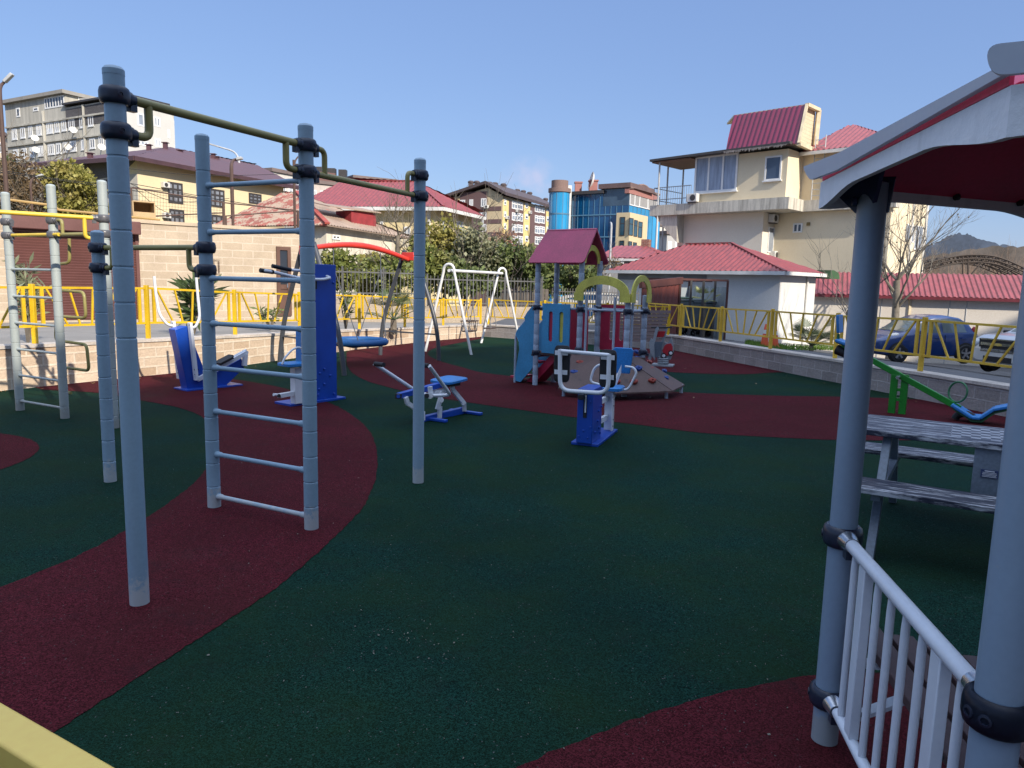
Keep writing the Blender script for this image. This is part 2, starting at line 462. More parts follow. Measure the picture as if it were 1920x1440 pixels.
LW = [(-9.6, 4.95, .62), (-6.82, 9.62, .60), (-5.01, 12.61, .56), (-3.65, 16.26, .46), (-2.27, 19.19, .39), (-.9, 21.34, .36)]
BW = [(-.9, 21.34, .36), (4.05, 18.23, .37)]
RW = [(4.05, 18.23, .37), (5.67, 12.5, .40), (6.75, 8.4, .41), (8.6, 1.2, .42), (9.6, -5, .42)]
mb = MB()
mb.poly([V((x, y, 0)) for x, y in [(-9.6, -5), (9.6, -5), (8.6, 1.2), (6.75, 8.4), (5.67, 12.5), (4.05, 18.23), (-.9, 21.34), (-2.27, 19.19), (-3.65, 16.26), (-5.01, 12.61), (-6.82, 9.62), (-9.6, 4.95)]])
struct(B(mb, 'playground_floor', M['green_rubber']))
def pad(name, pts, z=.003):
    r = random.Random(11); out = []
    for p, q in zip(pts, list(pts[1:]) + [pts[0]]):
        p, q = V((p[0], p[1], z)), V((q[0], q[1], z)); L = (q - p).length
        if L < 1e-4: continue
        n = V((-(q - p).y, (q - p).x, 0)).normalized(); k = max(1, min(60, int(L / .025)))
        out += [p.lerp(q, i / k) + n * (r.uniform(-.0045, .0045) if k > 1 else 0) for i in range(k)]
    mb = MB(); mb.poly(out); struct(B(mb, name, M['red_rubber']))
pz = lambda L: [PZ(x, y) for x, y in L]
def wob(P, a=.005):
    r = random.Random(3); return [p + V((r.uniform(-a, a), r.uniform(-a, a), 0)) for p in P]
# winding red path
e1 = spline(pz([(-420, 1260), (-200, 1178), (0, 1102), (140, 1045), (240, 992), (320, 940), (370, 900), (391, 866), (396, 830), (383, 786), (340, 766), (270, 752), (185, 737), (80, 731)]), 6)
e2 = spline(pz([(345, 699), (400, 706), (444, 712), (519, 725), (565, 738), (615, 755), (650, 772), (690, 805), (705, 840), (705, 890), (685, 945), (645, 990), (575, 1055), (500, 1115), (350, 1212), (230, 1290), (107, 1370), (-60, 1480), (-260, 1620)]), 6)
wl = [V((-6.62, 10.0, 0)), V((-5.01, 12.61, 0)), V((-4.9, 12.9, 0))]
pad('red_path', wob(e1) + wl + wob(e2))
# second red band across the middle
f1 = spline(pz([(650, 661), (653, 690), (680, 711), (727, 726), (785, 740), (846, 750), (920, 761), (1000, 772), (1079, 783), (1192, 796), (1317, 812), (1450, 820), (1567, 825), (1700, 826), (1900, 822)]), 5)
f2 = spline(pz([(1900, 757), (1700, 748), (1575, 744), (1442, 742), (1271, 735), (1100, 722), (962, 706), (900, 698), (867, 689), (825, 677), (802, 665), (812, 654), (850, 645), (903, 635)]), 5)
pad('red_path', wob(f1) + [V((7.0, 7.5, 0)), V((6.5, 9.4, 0))] + wob(f2) + [V((-.95, 21.2, 0)), V((-2.27, 19.19, 0)), V((-3.65, 16.26, 0))])
pad('red_path', wob(spline(pz([(1180, 690), (1258, 698), (1379, 702), (1442, 699)]), 5)) + [V((5.25, 14.0, 0)), V((4.05, 18.1, 0)), V((2.9, 18.9, 0))])
pad('red_path', [V((-5.35 + 1.24 * math.cos(i * .1309), 5.85 + 1.24 * math.sin(i * .1309), 0)) for i in range(48)])
pad('red_path', wob(spline(pz([(970, 1440), (1110, 1380), (1260, 1325), (1400, 1290), (1520, 1268), (1640, 1262), (1760, 1270)]), 6)) + [V((2.6, 2.6, 0)), V((3.6, .8, 0)), V((2, -1.2, 0)), V((0, -.6, 0)), V((-.5, 1.3, 0))])

def wall_run(pts, th, mat, out, name, label, zb=-.3, cope=.045):
    root = thing(name, label, 'wall', (pts[0][0], pts[0][1], 0))
    def offs(k):
        res = []
        for i, p in enumerate(pts):
            a = V(pts[max(i - 1, 0)][:2]); b = V(pts[min(i + 1, len(pts) - 1)][:2]); d = (b - a).normalized()
            n = V((d.y, -d.x)) * out
            res.append(V((p[0], p[1])) + n * k)
        return res
    A, O = offs(0), offs(th); A2, O2 = offs(-.02), offs(th + .02)
    def strip(mb, I, E, z0, z1):
        n = len(pts); vs = []
        for i in range(n):
            a = z0(i); b = z1(i)
            vs += [(*I[i], a), (*I[i], b), (*E[i], b), (*E[i], a)]
        fs = []
        for i in range(n - 1):
            for j in range(4):
                k = (j + 1) % 4; q = (4 * i + j, 4 * i + k, 4 * i + 4 + k, 4 * i + 4 + j)
                fs.append(q if out < 0 else q[::-1])
        fs += [(0, 1, 2, 3), tuple(4 * (n - 1) + j for j in (3, 2, 1, 0))]
        mb.add(vs, fs)
    m1 = MB(); strip(m1, A, O, lambda i: zb, lambda i: pts[i][2] - cope); B(m1, 'block_wall', mat, root)
    m2 = MB(); strip(m2, A2, O2, lambda i: pts[i][2] - cope + .002, lambda i: pts[i][2]); B(m2, 'coping', M['coping'], root)
    return root
wall_run(LW, .26, M['stone_left'], -1, 'block_wall', 'low cream stone block wall in sunlight along the garage side')
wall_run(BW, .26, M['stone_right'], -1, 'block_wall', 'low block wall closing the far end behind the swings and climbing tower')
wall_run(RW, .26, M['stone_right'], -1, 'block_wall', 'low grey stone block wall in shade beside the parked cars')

# roads
mb = MB()
L = [V((x, y, z - .10)) for x, y, z in LW]
outer = [V((-45, 2, .62)), V((-45, 22, .62)), V((-30, 32, .62)), V((-14, 36, .5)), V((-4, 40, .3)), V((2, 42, .25))]
vs = []
for i, (a, b) in enumerate(zip(L, outer)):
    for k in range(9): vs.append(a.lerp(V((b.x, b.y, a.z if i < 3 else b.z * .6 + .1)), k / 8) - V((0, 0, .10 * min(1, k / 2))) + V((-.1 if k == 0 else 0, .1 if k == 0 else 0, 0)))
mb.add(vs, [(9 * i + k, 9 * i + k + 1, 9 * i + 10 + k, 9 * i + 9 + k) for i in range(5) for k in range(8)])
struct(B(mb, 'road', M['asphalt_pale']))
WN = V((.963, .27, 0))
def zr(x, y):
    s = (V((x, y, 0)) - V((5.67, 12.5, 0))).dot(WN)
    return max(-1.25, .37 - .108 * max(0, s)) - .02
mb = MB(); vs = []; fs = []; NJ = 66
for j in range(NJ):
    y = -14 + j * 1.0
    x0 = 5.67 + (12.5 - y) * .28 if y < 18.2 else (4.05 - (y - 18.23) * 1.59 if y < 21.34 else -.9 + (y - 21.34) * .14)
    for i in range(30):
        x = x0 + .12 + (i / 29) ** 1.6 * (66 - x0); vs.append((x, y + .1, zr(x, y)))
for j in range(NJ - 1):
    for i in range(29): a = j * 30 + i; fs.append((a, a + 1, a + 31, a + 30))
mb.add(vs, fs, True)
struct(B(mb, 'road', M['asphalt']))

# ---------------------------------------------------------------- fences
def panel(mb, a, b, za0, za1, zb0, zb1, y=.032):
    """one welded panel from a to b; bottom and top heights at both ends"""
    d = V((b.x - a.x, b.y - a.y, 0)); L = d.length; d.normalize(); g = .105
    P = lambda t, k: V((a.x, a.y, 0)) + d * (g + (L - 2 * g) * t) + V((0, 0, (za0 + (zb0 - za0) * t) * (1 - k) + (za1 + (zb1 - za1) * t) * k))
    k_ = (g - .035) / (L - 2 * g); mb.beam(P(-k_, 1), P(1 + k_, 1), y, y); mb.beam(P(-k_, 0), P(1 + k_, 0), y, y)
    e = y / 2 / max(.2, za1 - za0)
    for t in (.012, .988): mb.beam(P(t, e), P(t, 1 - e), .045, y, up=d.cross(V((0, 0, 1))))
    for t, q in ((.055, .235), (.27, .355), (.5, .475), (.735, .60), (.955, .735)): mb.beam(P(q, e), P(t, 1 - e), .024, .024, up=d)
def fence(name, label, posts, mat, mat2=None):
    root = thing(name, label, 'fence', (posts[0][0].x, posts[0][0].y, posts[0][0].z))
    for p, zt in posts:
        mb = MB(); mb.box((p.x, p.y, (p.z + zt) / 2 + .01), .06, .06, zt - p.z + .02); B(mb, 'fence_post', mat2 or mat, root, bevel=.004)
    for (p, zt), (q, qt) in zip(posts, posts[1:]):
        mb = MB(); hp, hq = zt - p.z, qt - q.z
        panel(mb, p, q, p.z + hp * .30, zt - .03, q.z + hq * .30, qt - .03); B(mb, 'fence_panel', mat, root)
    return root
def along(walls, x, y, off, out):
    best = None
    for p, q in zip(walls, walls[1:]):
        F = Face(p[:2], q[:2]); w = off * out
        u, v = F.uv(x, y, -off)
        t = u / F.L
        if best is None or abs(t - .5) < best[0]: best = (abs(t - .5), F.pt(u, p[2] + (q[2] - p[2]) * t, -off), F)
    return best[1], best[2]
posts = []
for bx, by, tx, ty in [(-170, 652, -176, 533), (66, 641, 62, 535), (278, 629, 275, 537), (441, 625, 438, 545), (562, 619, 559, 549), (674, 614, 671, 552), (759, 614, 759, 556), (831, 611, 831, 560), (901, 610, 901, 561)]:
    p, F = along(LW, bx, by, .13, -1)
    posts.append((p, ZAT(p, tx, ty)))
fence('yellow_fence', 'bright yellow metal fence standing on the sunlit cream wall in front of the garage', posts, M['yellow'])
fb = Face(BW[0][:2], BW[1][:2]); bp = []
for u in (.12, 2.0, 3.9, 5.6): bp.append((fb.pt(u, .36, -.13), 1.1))
fence('yellow_fence', 'yellow metal fence on the far wall behind the swing frame and tower', bp, M['yellow'])
posts = []
for bx, by, tx, ty in [(1208, 622, 1208, 566), (1275, 630, 1276, 571), (1350, 641, 1352, 576), (1444, 654, 1449, 581), (1565, 673, 1571, 589), (1725, 697, 1737, 597), (1935, 725, 1952, 612), (2250, 770, 2280, 630)]:
    p, F = along(RW, bx, by, .13, -1)
    posts.append((p, ZAT(p, tx, ty)))
fence('yellow_fence', 'weathered yellow metal fence on the grey wall in front of the parked cars', posts, M['yellow_dull'])
# barrier beside the viewer
a, b = PZ(-40, 1329, 1.0) - V((0, 0, .025)), PZ(150, 1442, 1.0) - V((0, 0, .025)); d = (b - a).normalized(); a2, b2 = a - d * .5, b + d * 1.1
root = thing('yellow_barrier', 'pale yellow barrier rail in the near left corner', 'barrier', (a2.x, a2.y, 0))
mb = MB(); mb.beam(a2, b2, .05, .05); B(mb, 'top_rail', paint('barrier_yellow', (.74, .52, .12), .5, .06, 3, wear=(.25, .16, .08), wear_at=.80, bmp=0, mott=.03), root, bevel=.004)
mb = MB(); mb.beam(a2 - V((0, 0, .62)), b2 - V((0, 0, .62)), .04, .04); B(mb, 'bottom_rail', M['yellow'], root)
for t in (.0, .28, .55, .82, 1.0):
    q = a2.lerp(b2, t); mb = MB(); mb.box((q.x, q.y, .475 if t in (0, 1) else .675), .035, .035, .95 if t in (0, 1) else .56); B(mb, 'upright', M['yellow'], root)

# ================================================================== PLAYGROUND EQUIPMENT
PR = .0445
def mk_post(root, P, h, joints, mat, capm, r=PR, tilt=0):
    prof = [(r, -.05)]
    for z in joints: prof += [(r, z - .006), (r - .0035, z - .003), (r - .0035, z + .003), (r, z + .006)]
    prof += [(r, h - .035)]
    mb = MB(); mb.lathe((P.x, P.y, 0), prof, 24); o = B(mb, 'post', mat, root)
    mb = MB(); mb.lathe((P.x, P.y, 0), [(r + .001, h - .035), (r + .001, h - .012), (r * .8, h), (r * .35, h + .006), (.0005, h + .007)], 24); B(mb, 'cap', capm, o)
    return o
def clamp(root, P, z, dirs, mat, r=PR, stub=.095, sr=.026):
    mb = MB()
    mb.lathe((P.x, P.y, z), [(r, -.034), (r + .008, -.037), (r + .016, -.030), (r + .020, -.014), (r + .020, .014), (r + .016, .030), (r + .008, .037), (r, .034)], 24)
    o = None
    for d in dirs:
        d = V((d[0], d[1], 0)).normalized(); c = V((P.x, P.y, z)); s = V((-d.y, d.x, 0))
        mb.tube([c + d * (r + .004), c + d * (r + .028), c + d * (r + .032), c + d * stub], [sr + .010, sr + .008, sr + .002, sr], 14)
        mb.box(c + d * (r + .040) - V((0, 0, .034)), .034, .03, .036, Matrix.Rotation(math.atan2(d.y, d.x), 3, 'Z'))
        for k in (-1, 1):
            e = (d * -.25 + s * k).normalized(); q = c + e * (r + .015); mb.lathe(q, [(.013, 0), (.013, .007), (.008, .008), (.007, .002), (.001, .002)], 10, axis=e)
    return B(mb, 'clamp', mat, root)
def bar(root, A, Bp, z, zdropA=None, zdropB=None, mat=None, r=.02, out=.17):
    """grab bar between two posts with handles bent to a second clamp"""
    A = V((A.x, A.y, z)); Bp = V((Bp.x, Bp.y, z)); d = (Bp - A).normalized()
    mb = MB(); mb.tube([A + d * .08, Bp - d * .08], r, 14)
    for Q, e, zz in ((A, d, zdropA), (Bp, -d, zdropB)):
        if zz is None: continue
        q = V((Q.x, Q.y, zz))
        mb.tube(fillet([q + e * .08, q + e * out, V((Q.x, Q.y, z)) + e * out], .055, 6), r * .92, 12)
    return B(mb, 'grab_bar', mat, root)
def rungs(root, A, Bp, zs, mat, r=.0155):
    for z in zs:
        a, b = V((A.x, A.y, z)), V((Bp.x, Bp.y, z)); d = (b - a).normalized()
        mb = MB(); mb.tube([a + d * (PR - .004), a + d * (PR + .03), a + d * (PR + .05), b - d * (PR + .05), b - d * (PR + .03), b - d * (PR - .004)], [r * 1.45, r * 1.3, r, r, r * 1.3, r * 1.45], 12)
        B(mb, 'rung', mat, root)
J = lambda a, b: [a + i * .163 for i in range(int((b - a) / .163) + 1)]
P1, P2, P3, P4, P5 = [PZ(*q) for q in ((262, 1131), (402, 950), (584, 991), (784, 904), (207, 902))]
root = thing('workout_frame', 'slate blue pull-up frame of five posts with a ladder and olive bars', 'pull-up bars', (P3.x, P3.y, 0))
for P, h, j in ((P1, 2.5, J(1.3, 2.2)), (P2, 2.5, J(.15, 2.3)), (P3, 2.5, J(.15, 2.1)), (P4, 2.5, J(1.29, 2.0)), (P5, 1.9, J(.16, 1.5))):
    mk_post(root, P, h, j, M['post'], M['post'])
u13 = (P3 - P1).normalized(); u34 = (P4 - P3).normalized(); u25 = (P5 - P2).normalized()
z1a, z1b = ZAT(P1, 218, 180), ZAT(P1, 222, 247)
clamp(root, P1, z1a, [u13], M['clamp']); clamp(root, P1, z1b, [u13], M['clamp'])
clamp(root, P3, z1a, [-u13, u34], M['clamp']); clamp(root, P3, z1b, [-u13, u34], M['clamp'])
clamp(root, P4, z1a, [-u34], M['clamp']); clamp(root, P4, z1b, [-u34], M['clamp'])
bar(root, P1, P3, z1a, z1b, z1b, M['rail_olive'], .021)
bar(root, P3, P4, z1b, z1a, z1a, M['rail_olive'], .019)
z2a, z2b = ZAT(P2, 384, 464), ZAT(P2, 386, 506)
clamp(root, P2, z2a, [u25], M['clamp']); clamp(root, P2, z2b, [u25], M['clamp'])
clamp(root, P5, z2a, [-u25], M['clamp']); clamp(root, P5, z2b, [-u25], M['clamp'])
bar(root, P2, P5, z2a, z2b, z2b, M['rail_olive'], .019)
rungs(root, P2, P3, [.08 + .2995 * i for i in range(8)], M['post'])

# second frame further left, half in the sun
A, Bq, C = PZ(38, 769), PZ(122, 784), PZ(215, 802)
root = thing('workout_frame', 'second pull-up frame with grey tops, yellow bars and a bent climbing pole before the garage', 'pull-up bars', (Bq.x, Bq.y, 0))
for P, h in ((A, 2.45), (Bq, 2.5), (C, 2.5)): mk_post(root, P, h, J(.13, 2.3), M['post_grey'], M['post_grey'])
uab = (Bq - A).normalized(); uc = (C - Bq).normalized()
za, zb = ZAT(Bq, 95, 413), ZAT(Bq, 98, 440)
D = PZ(-210, 384, za); D = V((D.x, D.y, 0))
mk_post(root, D, 2.5, J(.13, 2.3), M['post_grey'], M['post_grey'])
ud = (C - D).normalized()
clamp(root, C, za, [-ud], M['clamp_grey']); clamp(root, C, zb, [-uc], M['clamp_grey'])
clamp(root, D, za, [ud], M['clamp_grey'])
bar(root, D, C, za, None, za - .2, M['rail_yellow'], .021)
clamp(root, Bq, za, [uc], M['clamp_grey']); clamp(root, Bq, zb, [uc], M['clamp_grey'])
bar(root, Bq, C, zb, za, None, M['rail_olive'], .019)
clamp(root, A, za, [uab], M['clamp_grey']); clamp(root, A, zb, [uc], M['clamp_grey'])
a = V((A.x, A.y, zb)); mb = MB(); mb.tube([a + uc * .08, a + uc * 1.0], .019, 12); B(mb, 'grab_bar', M['rail_yellow'], root)
rungs(root, A, Bq, [.11 + .3 * i for i in range(6)], M['post_grey'], .014)
F = Face(A, Bq); n = F.n * -.10
pl = [(113, 445), (80, 496 - 30), (80, 496), (84, 543), (140, 548), (144, 597), (88, 593), (87, 639), (145, 647), (150, 697), (94, 689), (95, 736), (116, 739)]
path = [F.at(108, 447) + n, F.at(113, 492) + n] + [F.at(x, y) + n for x, y in pl[2:]]
path[0] = F.at(112, 446) + n
mb = MB(); mb.tube(fillet(path, .06, 5), .0165, 12); B(mb, 'climbing_pole', M['rail_olive'], root)

# ---------------------------------------------------------------- fitness machines
BL, WH, SK, BK = M['blue_paint'], M['white_paint'], M['sky_plastic'], M['black']
def bolts(root, pts, n, r=.012, h=.01, mat=None):
    mb = MB()
    for p in pts: mb.lathe(p, [(r, 0), (r, h * .6), (r * .6, h), (.0005, h)], 10, axis=n)
    return B(mb, 'bolts', mat or BL, root)
def padbox(c, w, d, h, R): # rounded cushion
    mb = MB(); n = 6; vs = []
    pr = [(.86, .0), (1, .18), (1, .8), (.9, 1)]
    for k, z in pr:
        for i in range(28):
            a = 2 * math.pi * i / 28; ca, sa = math.cos(a), math.sin(a)
            x = math.copysign(abs(ca) ** .35, ca) * w / 2 * k; y = math.copysign(abs(sa) ** .35, sa) * d / 2 * k
            vs.append(R @ V((x, y, z * h)) + V(c))
    fs = [(j * 28 + i, j * 28 + (i + 1) % 28, (j + 1) * 28 + (i + 1) % 28, (j + 1) * 28 + i) for j in range(3) for i in range(28)]
    mb.add(vs, fs, True); mb.add(vs[:28][::-1], [tuple(range(28))]); mb.add(vs[-28:], [tuple(range(28))])
    return mb
# seated press
c0, c1, c2 = PZ(1080, 830, .03), PZ(1109, 833, .03), PZ(1129, 820, .03)
ex = (c1 - c0).normalized(); ey = V((-ex.y, ex.x, 0)); W = (c1 - c0).length; Dp = abs((c2 - c1).dot(ey)); EZ = V((0, 0, 1))
RZ = Matrix((ex, ey, EZ)).transposed()
root = thing('press_machine', 'blue and white seated press machine with a U-shaped handle in front of the climbing ramp', 'exercise machine', (c0.x, c0.y, 0))
q = c0 + ex * (W / 2) + ey * (Dp / 2)
mb = MB(); mb.box(q + ey * .27 - EZ * .015, W + .12, .86, .028, RZ); B(mb, 'base_plate', BL, root, bevel=.004)
mb = MB(); mb.prism([c0, c1, c1 + ey * Dp, c0 + ey * Dp], EZ * .545); B(mb, 'column', BL, root, bevel=.006)
mb = MB(); mb.prism([c0 + ex * (W * .40) - ey * .003 + EZ * .26, c0 + ex * (W * .62) - ey * .003 + EZ * .26, c0 + ex * (W * .62) - ey * .003 + EZ * .50, c0 + ex * (W * .40) - ey * .003 + EZ * .50], ey * -.004); sl_ = B(mb, 'slot', BK, root)
mb = MB(); mb.box(c0 + ex * (W * .55) - ey * .012 + EZ * .40, .012, .02, .17, RZ); B(mb, 'lever', WH, root)
bolts(root, [c0 + ex * (W * t) + EZ * z for t, z in ((.15, .07), (.45, .13), (.72, .06), (.9, .17), (.85, .42))], -ey, .009, .008)
bolts(root, [c1 + ey * (Dp * t) + EZ * z for t, z in ((.3, .1), (.7, .12), (.85, .06), (.6, .3), (.9, .33), (.75, .62), (.55, .2))], ex, .013, .014)
FP = Face(c0, c0 + ex); wf = .09
up = [FP.at(x, y, wf) for x, y in ((1050, 655), (1050, 732), (1140, 738), (1142, 664))]
mb = MB(); mb.tube(fillet(up, .11, 8), .021, 14); mb.tube([FP.at(1050, 658, wf), FP.at(1142, 666, wf)], .019, 14); B(mb, 'handle', WH, root)
mb = MB(); mb.box(c0 + ex * (W * .35) - ey * .06 + EZ * .475, .05, .09, .05, RZ); B(mb, 'handle_bracket', BK, root, bevel=.004)
for x0, x1, y0, y1, ww in ((1039, 1066, 647, 718, .04), (1125, 1153, 655, 728, .04)):
    a, b = FP.at(x0, y0, ww), FP.at(x1, y1, ww); h = a.z - b.z; w = abs((b - a).dot(ex))
    mb = padbox((a + b) / 2 + ey * .0, w, h, .045, Matrix((ex, EZ, -ey)).transposed() if False else Matrix((ex, -EZ, ey)).transposed()); p = B(mb, 'arm_pad', BK, root)
    mb = MB()
    for t in (.2, .72): mb.box((a + b) / 2 + EZ * (h * (.5 - t)) - ey * .008, w * .82, .006, .045, RZ)
    B(mb, 'pad_bracket', WH, p)
sp = PZ(1141, 806, .03); FS = Face(sp, sp + ex)
zt = ZAT(sp, 1141, 735)
mb = MB(); mb.box(sp + EZ * ((zt - .03) / 2), .105, .02, zt - .03, RZ); mb.box(sp + ex * .045 - ey * .035 + EZ * ((zt - .03) / 2), .015, .075, zt - .03, RZ); B(mb, 'seat_post', WH, root, bevel=.003)
for z in (.15, .36):
    mb = MB(); mb.beam(c1 + ey * Dp - ex * .05 + EZ * z, sp - ex * .03 - ey * .02 + EZ * (z - .01), .04, .055); B(mb, 'link_arm', WH, root)
bolts(root, [sp + ex * .053 - ey * .04 + EZ * (zt * t) for t in (.12, .28, .62, .78, .9)], ex, .007, .006, BK)
mb = padbox(sp + EZ * (zt - .01) + ey * .02, .27, .30, .045, RZ); B(mb, 'seat', SK, root)
bc = FS.at(1166, 700, -.15); bt = FS.at(1166, 652, -.15); hh = (bt.z - bc.z)
mb = MB(); k = [(-.085, 0), (.085, 0), (.115, hh * .9), (.09, hh), (-.09, hh), (-.115, hh * .9)]
mb.prism([bc + ex * x + EZ * y for x, y in k], ey * .03); B(mb, 'backrest', SK, root, bevel=.008)
mb = MB(); mb.beam(sp + ey * .12 + EZ * (zt - .02), bc + ey * .03 + EZ * .12, .04, .03); B(mb, 'back_support', WH, root)
for pts in (((1150, 731), (1178, 731), (1194, 699), (1188, 689), (1172, 687)), ((1150, 728), (1106, 716), (1113, 692), (1122, 684), (1140, 682))):
    mb = MB(); mb.tube(fillet([FS.at(x, y, -.06) for x, y in pts], .05, 5), .013, 10); B(mb, 'armrest', WH, root)

# pull-down tower
g0, g1 = PZ(555, 760, .0), PZ(640, 748, .0); ax = (g1 - g0).normalized(); ay = V((-ax.y, ax.x, 0)); RA = Matrix((ax, ay, EZ)).transposed()
FT = Face(g0, g1)
root = thing('pulldown_machine', 'tall blue pull-down tower with a white seat behind the ladder post', 'exercise machine', (g0.x, g0.y, 0))
u0, _ = FT.uv(541, 759); u1, _ = FT.uv(644, 748)
mb = MB(); mb.box(FT.pt((u0 + u1) / 2, .015, -.12), u1 - u0, .34, .03, RA); B(mb, 'base_plate', BL, root, bevel=.004)
ca, cb = FT.uv(590, 752)[0], FT.uv(633, 747)[0]; cz = FT.uv(615, 496)[1]
mb = MB(); mb.box(FT.pt((ca + cb) / 2, cz / 2 + .015, -.13), cb - ca, .24, cz - .03, RA); B(mb, 'column', BL, root, bevel=.006)
mb = MB(); mb.box(FT.pt(ca + .05, cz / 2, -.008), .07, .008, cz * .97, RA); B(mb, 'cover_strip', BL, root)
mb = MB(); mb.box(FT.pt(ca + .03, cz * .86, .002), .05, .012, .13, RA); B(mb, 'slot', BK, root)
bolts(root, [FT.at(x, y, -.008) for x, y in ((625, 530), (608, 692), (619, 704), (608, 720), (596, 740), (609, 748), (626, 738), (599, 700), (598, 730))], FT.n, .016, .016)
pv = FT.at(619, 521, .03)
g = [FT.at(489, 507, .32), FT.at(512, 510, .32), FT.at(560, 521, .12), FT.at(600, 524, .04), pv]
mb = MB(); mb.tube(spline(g, 6), .019, 12)
g2 = [FT.at(512, 499, -.42), FT.at(545, 506, -.40), FT.at(590, 510, -.16), pv]
mb.tube(spline(g2, 6), .019, 12); arm = B(mb, 'pull_handle', WH, root)
for a, b in ((g[0], g[1]), (g2[0], g2[1])):
    mb = MB(); mb.tube([a - (b - a) * .05, b], .026, 12); B(mb, 'grip', BK, arm)
s0 = PZ(557, 756, .03); st = ZAT(s0, 557, 690)
mb = MB(); mb.box(s0 + EZ * ((st - .03) / 2), .12, .10, st - .03, RA); B(mb, 'seat_post', WH, root, bevel=.004)
mb = padbox(s0 + EZ * st - ax * .04, .33, .28, .045, RA); B(mb, 'seat', SK, root)
for z in (.17, .36):
    mb = MB(); mb.beam(s0 + ax * .06 + EZ * z, FT.pt(ca, z + .0, -.12), .05, .06); B(mb, 'link_arm', WH, root)
bk0, bk1 = FT.at(566, 680, -.1), FT.at(566, 622, -.1)
mb = MB(); mb.beam(bk0, bk1, .03, .22, up=ay); B(mb, 'backrest', SK, root, bevel=.006)
for pts, w in ((((529, 683), (533, 672), (548, 655), (562, 650), (572, 660)), .12), (((586, 676), (603, 657), (598, 653), (585, 653), (575, 660)), -.2)):
    mb = MB(); mb.tube(fillet([FT.at(x, y, w) for x, y in pts], .05, 4), .013, 10); B(mb, 'armrest', WH, root)
mb = MB(); mb.tube([FT.at(513, 740, .14), FT.at(527, 741, .12)], .018, 10); mb.beam(FT.at(524, 742, .12), FT.at(552, 737, .02), .05, .05); B(mb, 'foot_bar', WH, root)
mb = MB(); mb.tube([FT.at(523, 742, .16), FT.at(523, 742, .02)], .022, 10); B(mb, 'foot_grip', BK, root)

# rower
g0, g1 = PZ(796, 789, 0), PZ(868, 775, 0); F = Face(g0, g1); ax = F.d; ay = -F.n; RA = Matrix((ax, ay, EZ)).transposed()
root = thing('rowing_machine', 'blue and white rowing machine with sky blue seat behind the rightmost pull-up post', 'exercise machine', (g0.x, g0.y, 0))
f = lambda x, y, w=0: F.at(x, y, w)
mb = MB(); mb.beam(f(790, 787), f(868, 769), .07, .075); B(mb, 'base_beam', BL, root, bevel=.004)
for x, y, c in ((800, 791, 1), (867, 774, 1)):
    p = f(x, y); p.z = .02; mb = MB(); mb.beam(p - ay * .26 + ax * .05, p + ay * .20, .06, .03); B(mb, 'foot', BL, root, bevel=.004)
mb = MB(); mb.beam(f(748, 742), f(838, 718), .07, .06); B(mb, 'slide_beam', BL, root, bevel=.004)
mb = MB(); mb.tube([f(747, 743, .30), f(747, 743, -.22)], .02, 12); B(mb, 'foot_bar', BL, root)
for w in (.22, -.16): mb = MB(); mb.box(f(747, 743, w), .05, .05, .05, RA); B(mb, 'foot_collar', BK, root)
mb = padbox(f(842, 714) - EZ * .01, .36, .34, .04, RA @ Matrix.Rotation(math.radians(-4), 3, 'Y')); B(mb, 'seat', SK, root)
mb = MB(); mb.box(f(842, 719), .22, .16, .05, RA); B(mb, 'seat_block', BK, root)
for w in (.05, -.05):
    mb = MB(); mb.beam(f(847, 718, w), f(849, 731, w), .03, .05); mb.beam(f(849, 731, w), f(869, 755, w), .03, .05); mb.tube([f(869, 755, w + .02), f(869, 755, w - .02)], .03, 12); mb.beam(f(870, 755, w), f(871, 771, w), .02, .05); B(mb, 'rear_link', WH, root)
    mb = MB(); mb.beam(f(761, 745, w), f(764, 756, w), .03, .05); mb.beam(f(764, 756, w), f(793, 775, w), .03, .05); mb.beam(f(793, 772, w), f(793, 788, w), .02, .05); B(mb, 'front_link', WH, root)
    mb = MB(); mb.beam(f(829, 735, w), f(820, 768, w), .025, .06); mb.tube([f(827, 750, w + .02), f(827, 750, w - .02)], .032, 12); mb.beam(f(825, 762, w), f(824, 784, w), .02, .055); B(mb, 'middle_link', WH, root)
mb = MB(); mb.beam(f(806, 725, .05), f(808, 742, .05), .02, .055); mb.tube([f(806, 742, .09), f(806, 742, -.09)], .035, 12); mb.beam(f(812, 736), f(838, 732), .06, .05); B(mb, 'pivot', WH, root)
mb = MB(); mb.tube([f(800, 742, .10), f(800, 742, -.1)], .028, 12); B(mb, 'pivot_cap', BK, root)
mb = MB(); mb.tube(fillet([f(702, 682, -.32), f(783, 735, -.22), f(806, 742, -.09)], .07), .021, 12)
mb.tube(fillet([f(805, 686, .32), f(845, 741, .22), f(812, 742, .09)], .07), .021, 12); arm = B(mb, 'rowing_arm', WH, root)
for a, w in (((702, 682), -.32), ((805, 686), .32)):
    p = f(*a, w); s = -1 if w < 0 else 1; mb = MB(); mb.tube([p, p - F.n * (s * .13)] if False else [p - F.n * (.01 * s), p - F.n * (.15 * s)], .026, 12); B(mb, 'grip', BK, arm)

